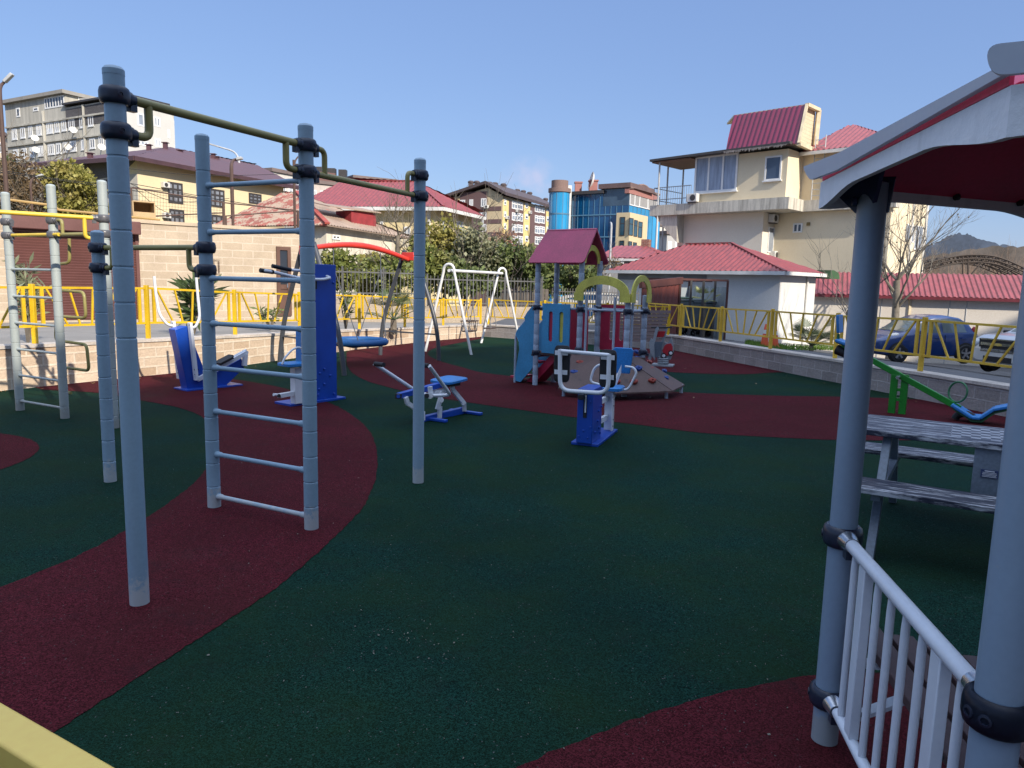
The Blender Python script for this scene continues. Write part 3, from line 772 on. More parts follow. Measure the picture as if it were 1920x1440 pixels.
# stepper
g0, g1 = PZ(345, 731, 0), PZ(441, 721, 0); F = Face(g0, g1); ax = F.d; ay = -F.n; RA = Matrix((ax, ay, EZ)).transposed()
root = thing('stepper_machine', 'blue V-shaped stepping machine with white rails against the cream wall', 'exercise machine', (g0.x, g0.y, 0))
mb = MB(); p0, p1 = f(338, 731), f(443, 721); p0.z = p1.z = .012; mb.beam(p0, p1, .36, .024); B(mb, 'base_plate', BL, root, bevel=.003)
mb = MB(); mb.prism([f(x, y, .09) for x, y in ((352, 730), (383, 727), (382, 690), (351, 611), (328, 618))], F.n * -.18); B(mb, 'column', BL, root, bevel=.006)
mb = MB(); mb.prism([f(x, y, .085) for x, y in ((372, 728), (425, 722), (458, 690), (453, 672), (392, 706))], F.n * -.17); B(mb, 'rear_arm', BL, root, bevel=.006)
for dx, w in ((0, .15), (-32, -.15)):
    s = lambda x, y: f(x + dx, y - (3 if dx else 0), w)
    mb = MB(); mb.beam(s(356, 605), s(368, 713), .04, .075, up=F.n); rl = B(mb, 'rail', WH, root, bevel=.003)
    bolts(rl, [s(x, y) + F.n * .02 for x, y in ((354, 609), (360, 609), (356, 617), (361, 617), (363, 693), (370, 693), (364, 702), (371, 702))], F.n, .008, .006, BK)
    mb = MB(); mb.tube(fillet([s(357, 614), s(366, 614) if not dx else s(346, 612), s(375, 596) if not dx else s(331, 594), s(371, 556) if not dx else s(325, 560), s(368, 520) if not dx else s(321, 521)], .09, 5), .019, 12); B(mb, 'handle', WH, root)
    mb = MB(); mb.beam(f(370, 712 - (3 if dx else 0), w * .8), f(462, 661 - (3 if dx else 0), w * .8), .04, .06); pd = B(mb, 'pedal_arm', WH, root, bevel=.003)
    mb = MB(); mb.beam(f(409, 685 - (3 if dx else 0), w * .8) + EZ * .02, f(434, 672 - (3 if dx else 0), w * .8) + EZ * .02, .13, .035); B(mb, 'pedal', BK, pd, bevel=.006)
mb = MB(); mb.beam(f(460, 664, .12), f(458, 686, .12), .05, .07, up=F.n); mb.tube([f(462, 661, .14), f(462, 661, -.14)], .03, 12); B(mb, 'pivot', WH, root)

# ---------------------------------------------------------------- nest swing
n1, n2, n3, n4 = PZ(524, 682), PZ(646, 704), PZ(713, 666), PZ(823, 676)
root = thing('nest_swing', 'basket swing with blue ring seat under a red arched beam on dark grey curved legs', 'swing', (n2.x, n2.y, 0))
T1 = (n1 + n2) / 2; T2 = (n3 + n4) / 2; ZT = 2.12
grey = paint('swing_grey', (.06, .066, .078), .4, .2, 3)
for base, tx, ty, k in ((n1, 560, 490, .32), (n2, 605, 455, .32), (n3, 748, 470, .3), (n4, 765, 470, .3)):
    T = T1 if base in (n1, n2) else T2
    top = T + (base - T) * .16; top.z = ZT + .06
    mid = base.lerp(top, .5) + (base - T).normalized() * .14; mid.z = ZT * .48
    q1 = base.lerp(mid, .5) + (base - T).normalized() * .05
    q1.z = ZT * .22
    mb = MB(); mb.tube(spline([base - EZ * .03, q1, mid, top], 6), .042, 14); B(mb, 'leg', grey, root)
for T, a, b in ((T1, n1, n2), (T2, n3, n4)):
    d = (b - a).normalized(); mb = MB(); mb.box(T + EZ * (ZT - .06), (b - a).length * .2, .12, .16, Matrix((d, V((-d.y, d.x, 0)), EZ)).transposed()); B(mb, 'end_plate', paint('red_enamel', (.62, .045, .03), .4, .15, 3), root, bevel=.01)
    mb = MB(); mb.beam(a.lerp(T, .12) + EZ * .52, b.lerp(T, .12) + EZ * .52, .03, .03); B(mb, 'cross_brace', grey, root)
dv = T2 - T1
mb = MB(); pts = [T1 + dv * (i / 16) + EZ * (ZT - .03 + .16 * math.sin(math.pi * i / 16) - .10 * (i / 16)) for i in range(17)]
mb.tube(pts, [.058 - .018 * abs(i / 8 - 1) for i in range(17)], 16); B(mb, 'beam', MATS['red_enamel'], root)
ctr = T1 + dv * .45; cp = PZ(708, 640, .38); rc = V((ctr.x, ctr.y, .42))
mb = MB(); R1 = .50
mb.tube([rc + V((R1 * math.cos(i * math.pi / 20), R1 * math.sin(i * math.pi / 20), 0)) for i in range(40)], .062, 12, closed=True); B(mb, 'basket_ring', paint('ring_blue', (.006, .075, .24), .6, .2, 6), root)
mb = MB()
for i in range(-4, 5):
    h = (R1 ** 2 - (i * .11) ** 2) ** .5
    for s, t in ((V((1, 0, 0)), V((0, 1, 0))), (V((0, 1, 0)), V((1, 0, 0)))):
        mb.tube([rc + s * (i * .11) + t * (h * u) - EZ * (.08 * (1 - u * u)) for u in (-1, -.5, 0, .5, 1)], .009, 5)
B(mb, 'net', paint('rope', (.10, .11, .13), .8, .2, 10), root)
du = dv.normalized(); dn = V((-du.y, du.x, 0))
for s in (-1, 1):
    h = ctr + du * (s * .62); z = ZT + .02 if s < 0 else ZT - .02
    mb = MB(); hp = V((h.x, h.y, z))
    for k in (-1, 1): mb.tube([hp, hp - EZ * .35, rc + du * (s * R1 * .72) + dn * (k * R1 * .72)], .009, 6)
    mb.lathe(hp - EZ * .36, [(.02, -.03), (.02, .03)], 8)
    B(mb, 'suspension_rope', MATS['rope'], root)

# ---------------------------------------------------------------- white two seat swing
s1, s2, s3, s4 = PZ(797, 659), PZ(884, 665), PZ(902, 643), PZ(974, 640)
zt = ZAT((s1 + s2) / 2, 848, 497)
root = thing('swing_frame', 'white steel swing frame with two hanging seats by the hedge', 'swing', (s2.x, s2.y, 0))
wm = paint('white_tube', (.70, .70, .69), .4, .15, 3)
tops = []
for a, b in ((s1, s2), (s3, s4)):
    c = (a + b) / 2; d = (b - a).normalized(); mb = MB()
    tl = [a + EZ * -.02, c - d * .13 + EZ * (zt - .14)] + [c + d * (.13 * math.cos(t)) + EZ * (zt - .11 + .13 * math.sin(t)) for t in [math.pi * (1 - i / 8) for i in range(9)]] + [c + d * .13 + EZ * (zt - .14), b - EZ * .02]
    mb.tube(tl, .03, 12); B(mb, 'end_frame', wm, root); tops.append(c + EZ * (zt - .12))
mb = MB(); mb.tube([tops[0], tops[1]], .035, 12); B(mb, 'top_bar', wm, root)
td = (tops[1] - tops[0]); tn = td.normalized(); tp = V((-tn.y, tn.x, 0))
for t, kind in ((.36, 'cradle'), (.76, 'flat')):
    h = tops[0] + td * t; seatz = .42
    p = V((h.x, h.y, seatz))
    mb = MB(); mb.box(p, .44, .2, .035, Matrix((tn, tp, EZ)).transposed())
    seat = B(mb, 'seat', paint('seat_brown', (.08, .055, .045), .6, .2, 5), root, bevel=.008)
    if kind == 'cradle':
        mb = MB()
        for s in (-1, 1):
            mb.beam(p + tp * (.13 * s) - tn * .23 + EZ * .24, p + tp * (.13 * s) + tn * .23 + EZ * .24, .025, .025)
            mb.beam(p + tn * (.22 * s) - tp * .13 + EZ * .24, p + tn * (.22 * s) + tp * .13 + EZ * .24, .025, .025)
            for q in (-.2, -.07, .07, .2): mb.beam(p + tp * (.11 * s) + tn * q, p + tp * (.13 * s) + tn * q + EZ * .24, .012, .012)
        B(mb, 'safety_rail', MATS['seat_brown'], seat)
    mb = MB()
    for s in (-1, 1):
        top = h + tn * (.2 * s); mb.tube([top, V((top.x, top.y, seatz + .6)), p + tn * (.2 * s) + tp * .1 + EZ * .02], .012, 5)
        mb.tube([V((top.x, top.y, seatz + .6)), p + tn * (.2 * s) - tp * .1 + EZ * .02], .012, 5)
    B(mb, 'chain', paint('chain_grey', (.25, .25, .25), .5, .2, 9, metal=.5), root)

# ---------------------------------------------------------------- climbing tower
E2 = V((.78, -.62, 0)).normalized(); E1 = V((.62, .78, 0)).normalized()
tA = PZ(1003, 722); tC = tA + E2 * .80; tB = tA + E1 * .50; tD = tC + E1 * .50; tE = tC + E2 * .80; tF = tE + E1 * .50
root = thing('play_tower', 'small climbing tower with pink gable roof, blue panels and a sloped board of climbing holds', 'play structure', (tA.x, tA.y, 0))
ps = paint('tower_post', (.34, .41, .50), .45, .2, 3)
pink = paint('pink_panel', (.46, .06, .13), .45, .25, 2.2, wear=(.12, .02, .05), wear_at=.68)
blu = paint('tower_blue', (.035, .25, .46), .45, .2, 2.5)
yel = paint('tower_yellow', (.58, .53, .09), .5, .25, 4, wear=(.16, .15, .06), wear_at=.62)
redp = paint('tower_red', (.42, .014, .05), .45, .2, 3)
ply = paint('brown_board', (.11, .066, .058), .6, .3, 3, wear=(.055, .035, .035), wear_at=.6)
zE = ZAT(tA, 1008, 490); FA = Face(tA, tC)
for P, h in ((tA, zE), (tB, zE), (tC, zE + .02), (tD, zE + .02), (tE, 1.45), (tF, 1.45)): 
    prof = [(.042, 0)]
    for i in range(1, int(h / .16)): prof += [(.042, i * .16 - .005), (.040, i * .16), (.042, i * .16 + .005)]
    mb = MB(); mb.lathe(P, prof + [(.042, h), (.001, h + .005)], 16); B(mb, 'post', ps, root)
ZD = .54
mb = MB(); mb.prism([p + EZ * ZD for p in (tA - E2 * 0, tE + E2 * .05, tF + E2 * .05, tB)], EZ * -.05); B(mb, 'deck', ply, root)
# gable roof
zr0 = 2.42; o0 = tA - E2 * .13; Lr = 1.03; hw = .36
mid = (tA + tB) / 2 - E2 * .13
for s in (-1, 1):
    e = mid + E1 * (hw * s); lo = zE - .02
    a, b = V((e.x, e.y, lo)), V((e.x, e.y, lo)) + E2 * Lr
    c, d = mid + E2 * Lr + EZ * zr0 - E2 * .02, mid + EZ * zr0 + E2 * .11
    nrm = (b - a).cross(c - a).normalized()
    mb = MB(); k = .08
    mb.prism(fillet([a + (d - a) * .2, a, a + E2 * .3], k, 4) + fillet([b - E2 * .3, b, b + (c - b) * .2], k, 4) + [c, d], nrm * (.022 * s)); B(mb, 'roof', pink, root)
mb = MB(); g = [mid + E2 * (Lr - .10) + E1 * (.24 * math.cos(t)) + EZ * (zE - .02 + .27 * math.sin(t)) for t in [math.pi * i / 14 for i in range(15)]]
g2 = [mid + E2 * (Lr - .10) + E1 * (.165 * math.cos(t)) + EZ * (zE - .02 + .19 * math.sin(t)) for t in [math.pi * i / 14 for i in range(14, -1, -1)]]
vs = g + g2; n = len(g)
for i in range(n - 1): mb.prism([g[i], g[i + 1], g2[n - 2 - i], g2[n - 1 - i]], E2 * .02)
B(mb, 'gable_arch', yel, root)
# blue panel with slots
FA = Face(tA, tC)
def slot_panel(F, x0, x1, y0, y1, w, mat, slots, name='panel'):
    """upright board with round-ended holes, built from strips around the holes"""
    u0, v0 = F.uv(x0, y1, w); u1, v1 = F.uv(x1, y0, w)
    mb = MB(); T = F.n * -.022; vt, vb = v0 + (v1 - v0) * .80, v0 + (v1 - v0) * .28
    P = lambda u, v: F.pt(u, v, w)
    hw = .036; cs = [u0 + (u1 - u0) * t for t in slots]
    mb.prism([P(u0, v0), P(u1, v0), P(u1, vb - hw), P(u0, vb - hw)], T); mb.prism([P(u0, vt + hw), P(u1, vt + hw), P(u1, v1), P(u0, v1)], T)
    ed = [u0] + [q for c in cs for q in (c - hw, c + hw)] + [u1]
    for i in range(0, len(ed), 2): mb.prism([P(ed[i], vb - hw), P(ed[i + 1], vb - hw), P(ed[i + 1], vt + hw), P(ed[i], vt + hw)], T)
    for c in cs:
        for sg, vv in ((1, vt), (-1, vb)):
            for sd in (-1, 1):
                arc = [P(c + sd * hw * math.cos(t), vv + sg * hw * math.sin(t)) for t in [math.pi / 2 * i / 5 for i in range(6)]]
                for i in range(5): mb.prism([arc[i], arc[i + 1], P(c + sd * hw, vv + sg * hw)], T)
    return B(mb, name, mat, root), [(c, vb, vt) for c in cs], v0, v1
pn, sl, v0, v1 = slot_panel(FA, 1015, 1069, 571, 661, .03, blu, (.31, .70))
mb = MB(); c, vb, vt = sl[0]; mb.prism([FA.pt(c - .04, vb - .04, .006), FA.pt(c + .04, vb - .04, .006), FA.pt(c + .04, vt + .04, .006), FA.pt(c - .04, vt + .04, .006)], FA.n * -.01); B(mb, 'slot_backing', redp, pn)
mb = MB(); c, vb, vt = sl[1]; mb.prism([FA.pt(c - .04, vb - .04, .006), FA.pt(c + .04, vb - .04, .006), FA.pt(c + .04, vt + .04, .006), FA.pt(c - .04, vt + .04, .006)], FA.n * -.01); B(mb, 'slot_backing', yel, pn)
FR = Face(tD, tF)
slot_panel(FR, 1124, 1180, 573, 655, .0, redp, (.40, .75))
mb = MB(); mb.prism([FA.pt(u, v, -.52) for u, v in ((.02, .5), (.62, .5), (.62, 1.2), (.02, 1.2))], FA.n * .02); B(mb, 'rear_panel', redp, root)
mb = MB(); mb.box(tB + E1 * .01 + E2 * .06 + EZ * .9, .05, .05, .7); B(mb, 'edge_strip', yel, root)
# rails, clamps
for a, b in ((tA, tC), (tC, tE), (tA, tB), (tD, tF), (tE, tF), (tC, tD)):
    z = 1.225; mb = MB(); mb.tube([a + EZ * z, b + EZ * z], .017, 10); B(mb, 'rail', ps, root)
for P, zs in ((tA, (1.225, .52)), (tC, (1.225, .62)), (tE, (1.225, .60)), (tF, (1.225, .62)), (tD, (1.225,))):
    for z in zs: clamp(root, P, z, [E2, -E1, E1], M['clamp'], .042, .07, .017)
for p in (tC + E2 * .12 - E1 * .02, tC + E2 * .60 - E1 * .02, tE + E1 * .14):
    mb = MB(); mb.tube([p + EZ * ZD, p + EZ * 1.42], .018, 10); B(mb, 'grip_pole', ps, root)
# arches
def arch(a, b, z, w0, h, name):
    d = (b - a); n = V((d.normalized().y, -d.normalized().x, 0)); c = (a + b) / 2; Lh = d.length / 2; d.normalize()
    o = [(1.12 * Lh * math.cos(t), h * math.sin(t)) for t in [math.pi * i / 20 for i in range(21)]]
    i_ = [((1.12 * Lh - w0) * math.cos(t), (h - w0 * .9) * math.sin(t)) for t in [math.pi * i / 20 for i in range(21)]]
    mb = MB()
    Q = lambda p: c + d * p[0] + EZ * (z + p[1]) - n * .06 * (1 if n.y > 0 else -1)
    for i in range(20): mb.prism([Q(o[i]), Q(o[i + 1]), Q(i_[i + 1]), Q(i_[i])], n * .022)
    for s in (-1, 1):
        x = 1.12 * Lh * s; mb.prism([Q((x * 1.05, 0)), Q((x * 1.05, -.12)), Q((x - w0 * s, -.12)), Q((x - w0 * s, 0))], n * .022)
    B(mb, name, yel, root)
arch(tC, tE, 1.47, .14, .25, 'arch')
arch(tE, tF, 1.47, .10, .27, 'arch')
# stair with blue sides
FS = Face(tA, tA - E2)
def spline2(q): return q
out = [(999, 574), (990, 585), (984, 595), (986, 602), (971, 619), (968, 626), (974, 641), (975, 655), (972, 672), (967, 700), (968, 714), (977, 716), (998, 692), (1004, 680), (1004, 574)]
for w in (.02, -.44):
    mb = MB(); mb.prism([FS.at(x, y, 0) + FS.n * w for x, y in out], FS.n * -.02); B(mb, 'stair_side', blu, root)
p = FS.at(965, 717); p.z = 0
mb = MB(); mb.tube(fillet([p, V((p.x, p.y, ZAT(p, 965, 624))), FS.at(986, 601)], .12, 5), .02, 10); B(mb, 'stair_handrail', ps, root)
for i in range(4):
    q = tA - E2 * (.05 + .13 * i) + E1 * .22 + EZ * (ZD - .08 - .125 * i)
    mb = MB(); mb.box(q, .16, .40, .03, Matrix((E2, E1, EZ)).transposed()); B(mb, 'step', redp, root)
mb = MB(); mb.prism([tA + E2 * .42 + E1 * .1 + EZ * (ZD - .02), tA + E2 * .25 + E1 * .1 + EZ * (ZD - .02), tA - E2 * .25 + E1 * .1 + EZ * .02, tA - E2 * .08 + E1 * .1 + EZ * .02], E1 * .3); B(mb, 'stair_stringer', redp, root)
# climbing ramp
def at_z(x, y, z): return PZ(x, y, z)
r0, r1 = at_z(1047, 727, .13), at_z(1260, 733, .12)
t0, t1 = tC - E2 * .08 - E1 * .05 + EZ * (ZD + .03), tE - E1 * .05 + E2 * .0 + EZ * (ZD + .03)
rm = at_z(1150, 737, .12)
mb = MB(); mb.prism([r0, rm, t0.lerp(t1, .5), t0], V((0, 0, -.02))); B(mb, 'ramp_board', ply, root)
mb = MB(); mb.prism([rm, r1, t1, t0.lerp(t1, .5)], V((0, 0, -.02))); B(mb, 'ramp_board', ply, root)
r2 = at_z(1284, 721, .12); t2 = tF + E2 * .03 - E1 * .18 + EZ * (ZD + .02)
mb = MB(); mb.prism([r1 + V((.01, .01, .004)), r2, t2, t1 + V((.01, .01, .004))], V((0, 0, -.02))); B(mb, 'ramp_board', ply, root)
for q in (r0.lerp(r1, .05), r0.lerp(r1, .96), r2.lerp(r1, .2), r0.lerp(r1, .5)):
    mb = MB(); mb.tube([V((q.x, q.y + .06, -.02)), V((q.x, q.y + .06, .13))], .025, 10); B(mb, 'ramp_leg', ps, root)
def hold(x, y, mat, tri):
    a, b, c = tri; n = (b - a).cross(c - a).normalized()
    if n.z < 0: n = -n
    q = ray(x, y); o = V((0, 0, CAM_H)); t = n.dot(a - o) / n.dot(q); p = o + q * t + n * .004
    mb = MB(); mb.lathe(p, [(.045, 0), (.042, .018), (.03, .03), (.012, .032), (.01, .015), (.0005, .015)], 12, axis=n)
    u = n.cross(V((0, 0, 1))).normalized()
    for k in (-1, 1): mb.lathe(p + u * (.034 * k), [(.028, 0), (.024, .03), (.011, .036), (.0005, .034)], 10, axis=n)
    B(mb, 'climbing_hold', mat, root)
hr, hb = paint('hold_red', (.26, .03, .015), .5, .2, 5), paint('hold_blue', (.008, .045, .22), .5, .2, 5)
T0 = (r0, rm, t0); T1_ = (rm, r1, t1); T2_ = (r1, r2, t1)
for x, y, m_, T in ((1088, 681, hr, T0), (1077, 699, hb, T0), (1120, 693, hr, T0), (1155, 716, hr, T1_), (1188, 716, hr, T1_), (1196, 691, hb, T1_), (1222, 714, hr, T1_), (1192, 661, hb, T2_), (1194, 673, hb, T2_), (1217, 680, hr, T2_), (1220, 692, hr, T2_), (1245, 697, hb, T2_), (1248, 710, hb, T2_)): hold(x, y, m_, T)

# plank slope at the far end
pA, pB = PX(1112, 640, 16.6), PX(1262, 636, 16.2)
F = Face(pA, pB)
root = thing('plank_slope', 'purple brown plank slope behind the climbing tower beside the red shed', 'plank slope', (pA.x, pA.y, 0))
for i in range(9):
    y0, y1 = 582 + i * 6.6, 582 + (i + 1) * 6.6 - .6
    k = i / 8; xr = 1259 - 14 * k ** .6; xl = 1112 + 14 * k
    w = .35 - .35 * k
    mb = MB(); a = [F.at(xl, y0, -w), F.at(xr, y0, -w), F.at(xr - 2, y1, -w + .05), F.at(xl, y1, -w + .05)]
    mb.prism(a, F.n * -.03); B(mb, 'plank', M['wood_dark'], root)
for x in (1125, 1180, 1240):
    mb = MB(); a, b = F.at(x, 584, -.45), F.at(x, 636, -.10); mb.beam(a, V((a.x, a.y, 0)), .06, .06); B(mb, 'support', ps, root)

# ---------------------------------------------------------------- spring rider
base = PZ(1243, 686)
root = thing('spring_rider', 'grey rocking toy car with red car picture on its side beside the low wall', 'spring rider', (base.x, base.y, 0))
F = Face(base, base + V((.94, -.34, 0)))
gp = paint('rider_grey', (.26, .29, .32), .45, .2, 3); rr = paint('rider_red', (.45, .02, .03), .45, .2, 3)
mb = MB(); mb.box(base + EZ * .02, .42, .34, .03, Matrix.Rotation(-.35, 3, 'Z')); B(mb, 'base_plate', gp, root)
mb = MB(); mb.tube([base + V((.1 * math.cos(t * .9), .1 * math.sin(t * .9), .04 + .0055 * t)) for t in range(26)], .018, 8); B(mb, 'spring', gp, root)
side = [(1228, 676), (1240, 682), (1254, 679), (1262, 665), (1262, 645), (1259, 631), (1252, 642), (1243, 641), (1241, 648), (1237, 664), (1233, 676)]
# ladder-like body: two rails, seat boards
ctr = base + EZ * .45
for dx, w in ((0, .0), (-17, .14)):
    mb = MB(); q = [(1250 + dx, 612), (1246 + dx, 616), (1232 + dx + 4, 660), (1228 + dx + 4, 672), (1233 + dx + 4, 678), (1241 + dx, 655), (1252 + dx, 616)]
    mb.prism([F.at(x, y, w) for x, y in q], F.n * -.03); B(mb, 'side_rail', gp, root)
for (x0, y0), (x1, y1), mt in (((1230, 621), (1248, 632), rr), ((1226, 641), (1242, 670), paint('rider_slate', (.12, .16, .21), .5, .2, 4))):
    mb = MB(); mb.prism([F.at(x0, y0, .08), F.at(x1, y0, .02), F.at(x1 - 4, y1, .02), F.at(x0 - 4, y1, .08)], F.n * -.02); B(mb, 'board', mt, root)
mb = MB(); mb.tube([F.at(1221, 614, .16), F.at(1260, 614, -.06)], .016, 8); B(mb, 'handle', BK, root)
pA_ = [(1242, 655), (1246, 641), (1252, 644), (1259, 632), (1262, 645), (1263, 662), (1257, 674), (1246, 678), (1239, 674)]
mb = MB(); mb.prism([F.at(x, y, -.02) for x, y in pA_], F.n * -.03); sp_ = B(mb, 'side_panel', gp, root)
mb = MB(); mb.prism([F.at(x, y, .0) for x, y in ((1242, 658), (1246, 648), (1250, 645), (1258, 644), (1261, 650), (1261, 659), (1256, 662), (1252, 667), (1247, 665), (1244, 662))], F.n * -.012); B(mb, 'car_picture', rr, sp_)
for x, y in ((1244.5, 667), (1258, 662)):
    mb = MB(); c = F.at(x, y, .004)
    mb.lathe(c, [(.055, 0), (.055, .008), (.03, .010)], 16, axis=F.n); B(mb, 'picture_wheel', BK, sp_)
    mb = MB(); mb.lathe(c + F.n * .010, [(.032, 0), (.0005, .004)], 14, axis=F.n); B(mb, 'picture_hub', WH, sp_)
mb = MB(); mb.prism([F.at(x, y, .20) for x, y in ((1228, 676), (1219, 660), (1217, 642), (1221, 634), (1226, 640))], F.n * -.02); B(mb, 'side_panel', gp, root)

# ---------------------------------------------------------------- seesaw
gA, gB = PZ(1672, 774), PZ(1690, 777)
pc = (gA + gB) / 2; sd = V((.80, -.60, 0)).normalized(); F = Face(pc, pc + sd)
gr = paint('seesaw_green', (.008, .20, .014), .35, .2, 3); gd = paint('seesaw_dark_green', (.02, .13, .05), .4, .2, 3)
root = thing('seesaw', 'green seesaw with blue seats tipped down towards the picnic table', 'seesaw', (pc.x, pc.y, 0))
for x, w in ((1674, .16), (1692, -.16)):
    p = (gA if w > 0 else gB) + F.n * (.03 if w > 0 else -.03)
    zt = ZAT(p, x, 702); mb = MB(); mb.box((p.x, p.y, zt / 2), .085, .05, zt, Matrix((sd, F.n, EZ)).transposed()); B(mb, 'stand', gr, root, bevel=.004)
for z in (.19, .32):
    mb = MB(); mb.beam(gA + F.n * .03 + EZ * z, gB - F.n * .03 + EZ * z, .05, .04); B(mb, 'stand_bar', gr, root)
hi, lo = F.at(1580, 645), F.at(1800, 766)
mb = MB(); mb.beam(hi, lo, .06, .075); B(mb, 'beam', gr, root, bevel=.006)
pv = F.at(1687, 706)
mb = MB(); mb.tube([pv + F.n * .17, pv - F.n * .17], .022, 12); B(mb, 'axle', M['metal'], root)
c = F.at(1796, 735)
mb = MB(); ra = .125; pl = (sd * .55 + F.n * .35).normalized(); pu = V((.12, .05, 1)).normalized(); pu = (pu - pl * pu.dot(pl)).normalized()
mb.tube([c + pl * (ra * math.cos(i * math.pi / 16)) + pu * (ra * 1.02 * math.sin(i * math.pi / 16)) for i in range(32)], .012, 8, closed=True)
mb.tube([c - pu * ra, F.at(1781, 760)], .012, 8); B(mb, 'handle_ring', gd, root)
def seat(pts, wid, name='seat'):
    o = []
    for x, y in pts: o.append(F.at(x, y))
    mb = MB(); up = EZ
    for a, b in zip(o, o[1:]): mb.beam(a - F.n * 0, b, wid, .035, up=up)
    return B(mb, name, SK, root, bevel=.008)
st = seat([(1786, 757), (1824, 781), (1840, 782), (1864, 766), (1897, 760)], .30)
mb = MB()
for a, b in zip([(1789, 764), (1824, 787), (1842, 788), (1866, 772)], [(1824, 787), (1842, 788), (1866, 772), (1897, 765)]): mb.beam(F.at(*a), F.at(*b), .22, .025)
B(mb, 'seat_frame', gd, st)
mb = MB(); tc_ = F.at(1808, 790); tc_.z = .02
mb.tube([tc_ + sd * (.10 * math.cos(i * math.pi / 10)) + EZ * (.0 + .075 * math.sin(i * math.pi / 10)) for i in range(11)], .045, 10); B(mb, 'bumper_tyre', BK, root)
mb = MB(); mb.beam(F.at(1574, 590), F.at(1575, 624), .26, .035, up=sd); B(mb, 'backrest', SK, root, bevel=.012)
mb = MB(); mb.beam(F.at(1570, 637), F.at(1612, 653), .28, .04); s2_ = B(mb, 'seat', SK, root, bevel=.012)
mb = MB(); mb.beam(F.at(1572, 626), F.at(1571, 640), .03, .03); mb.beam(F.at(1571, 641), F.at(1612, 658), .20, .02); B(mb, 'seat_frame', gd, s2_)
mb = MB(); mb.tube([F.at(1568, 655) - F.n * .02, F.at(1600, 668)], .07, 12); B(mb, 'bumper_tyre', BK, root)

# ---------------------------------------------------------------- picnic table
k0, k1 = PZ(1622, 775, .72), PZ(1890, 803, .72); f0 = PZ(1617, 808, .72)
tx = (k1 - k0).normalized(); ty = V((-tx.y, tx.x, 0)); RT = Matrix((tx, ty, EZ)).transposed()
dep = .66
ctr = k0 + tx * .755 - ty * (dep / 2); ctr.z = 0
def worn_wood():
    m, nt, b = nodes('worn_table_boards')
    o = N(nt, 'ShaderNodeTexCoord').outputs['UV']; ob = N(nt, 'ShaderNodeTexCoord').outputs['Object']
    mp = N(nt, 'ShaderNodeMapping'); a = math.atan2(tx.y, tx.x); mp.inputs['Rotation'].default_value = (0, 0, -a); nt.links.new(ob, mp.inputs[0])
    m2 = N(nt, 'ShaderNodeMapping'); m2.inputs['Scale'].default_value = (4, 38, 20); nt.links.new(mp.outputs[0], m2.inputs[0])
    f = ramp(nt, noise(nt, m2.outputs[0], 1.0, 7, .72), .50, .64)
    c = mixc(nt, f, (.012, .017, .036), (.42, .44, .48))
    # chess board printed on the top
    sx = N(nt, 'ShaderNodeMapping'); nt.links.new(ob, sx.inputs[0]); sx.inputs['Rotation'].default_value = (0, 0, -a); sx.inputs['Location'].default_value = (.205, .21, 0)
    ck = N(nt, 'ShaderNodeTexChecker'); ck.inputs['Scale'].default_value = 1 / .052; nt.links.new(sx.outputs[0], ck.inputs[0]); ck.inputs[1].default_value = (.32, .34, .38, 1); ck.inputs[2].default_value = (.015, .02, .04, 1)
    sp = N(nt, 'ShaderNodeSeparateXYZ'); nt.links.new(mp.outputs[0], sp.inputs[0])
    def inside(s, c0, h):
        d = N(nt, 'ShaderNodeMath', operation='SUBTRACT'); nt.links.new(s, d.inputs[0]); d.inputs[1].default_value = c0
        ab = N(nt, 'ShaderNodeMath', operation='ABSOLUTE'); nt.links.new(d.outputs[0], ab.inputs[0])
        l = N(nt, 'ShaderNodeMath', operation='LESS_THAN'); nt.links.new(ab.outputs[0], l.inputs[0]); l.inputs[1].default_value = h; return l.outputs[0]
    mm = N(nt, 'ShaderNodeMath', operation='MULTIPLY'); nt.links.new(inside(sp.outputs[0], .0, .208), mm.inputs[0]); nt.links.new(inside(sp.outputs[1], .0, .208), mm.inputs[1])
    w = noise(nt, m2.outputs[0], 1.7, 6, .7); wf = ramp(nt, w, .38, .55)
    m3 = N(nt, 'ShaderNodeMath', operation='MULTIPLY'); nt.links.new(mm.outputs[0], m3.inputs[0]); nt.links.new(wf, m3.inputs[1])
    sz = N(nt, 'ShaderNodeMath', operation='GREATER_THAN'); nt.links.new(sp.outputs[2], sz.inputs[0]); sz.inputs[1].default_value = .70
    m4 = N(nt, 'ShaderNodeMath', operation='MULTIPLY'); nt.links.new(m3.outputs[0], m4.inputs[0]); nt.links.new(sz.outputs[0], m4.inputs[1])
    c = mixc(nt, m4.outputs[0], c, ck.outputs[0])
    nt.links.new(c, b.inputs['Base Color']); b.inputs['Roughness'].default_value = .6
    bump(nt, b, f, .3, .004); return m
wood = worn_wood(); steel = paint('table_steel', (.14, .175, .22), .45, .15, 3)
root = thing('picnic_table', 'weathered picnic table with a chessboard top and side benches beyond the pavilion post', 'picnic table', ctr)
mb = MB(); mb.box(ctr + EZ * .70, 1.55, dep, .036, RT); B(mb, 'tabletop', wood, root, bevel=.004)
for s in (-1, 1):
    q = ctr + ty * (.60 * s)
    for dy in (-.075, .075):
        mb = MB(); mb.box(q + ty * dy + EZ * .42, 1.55, .145, .034, RT); B(mb, 'bench_plank', wood, root, bevel=.004)
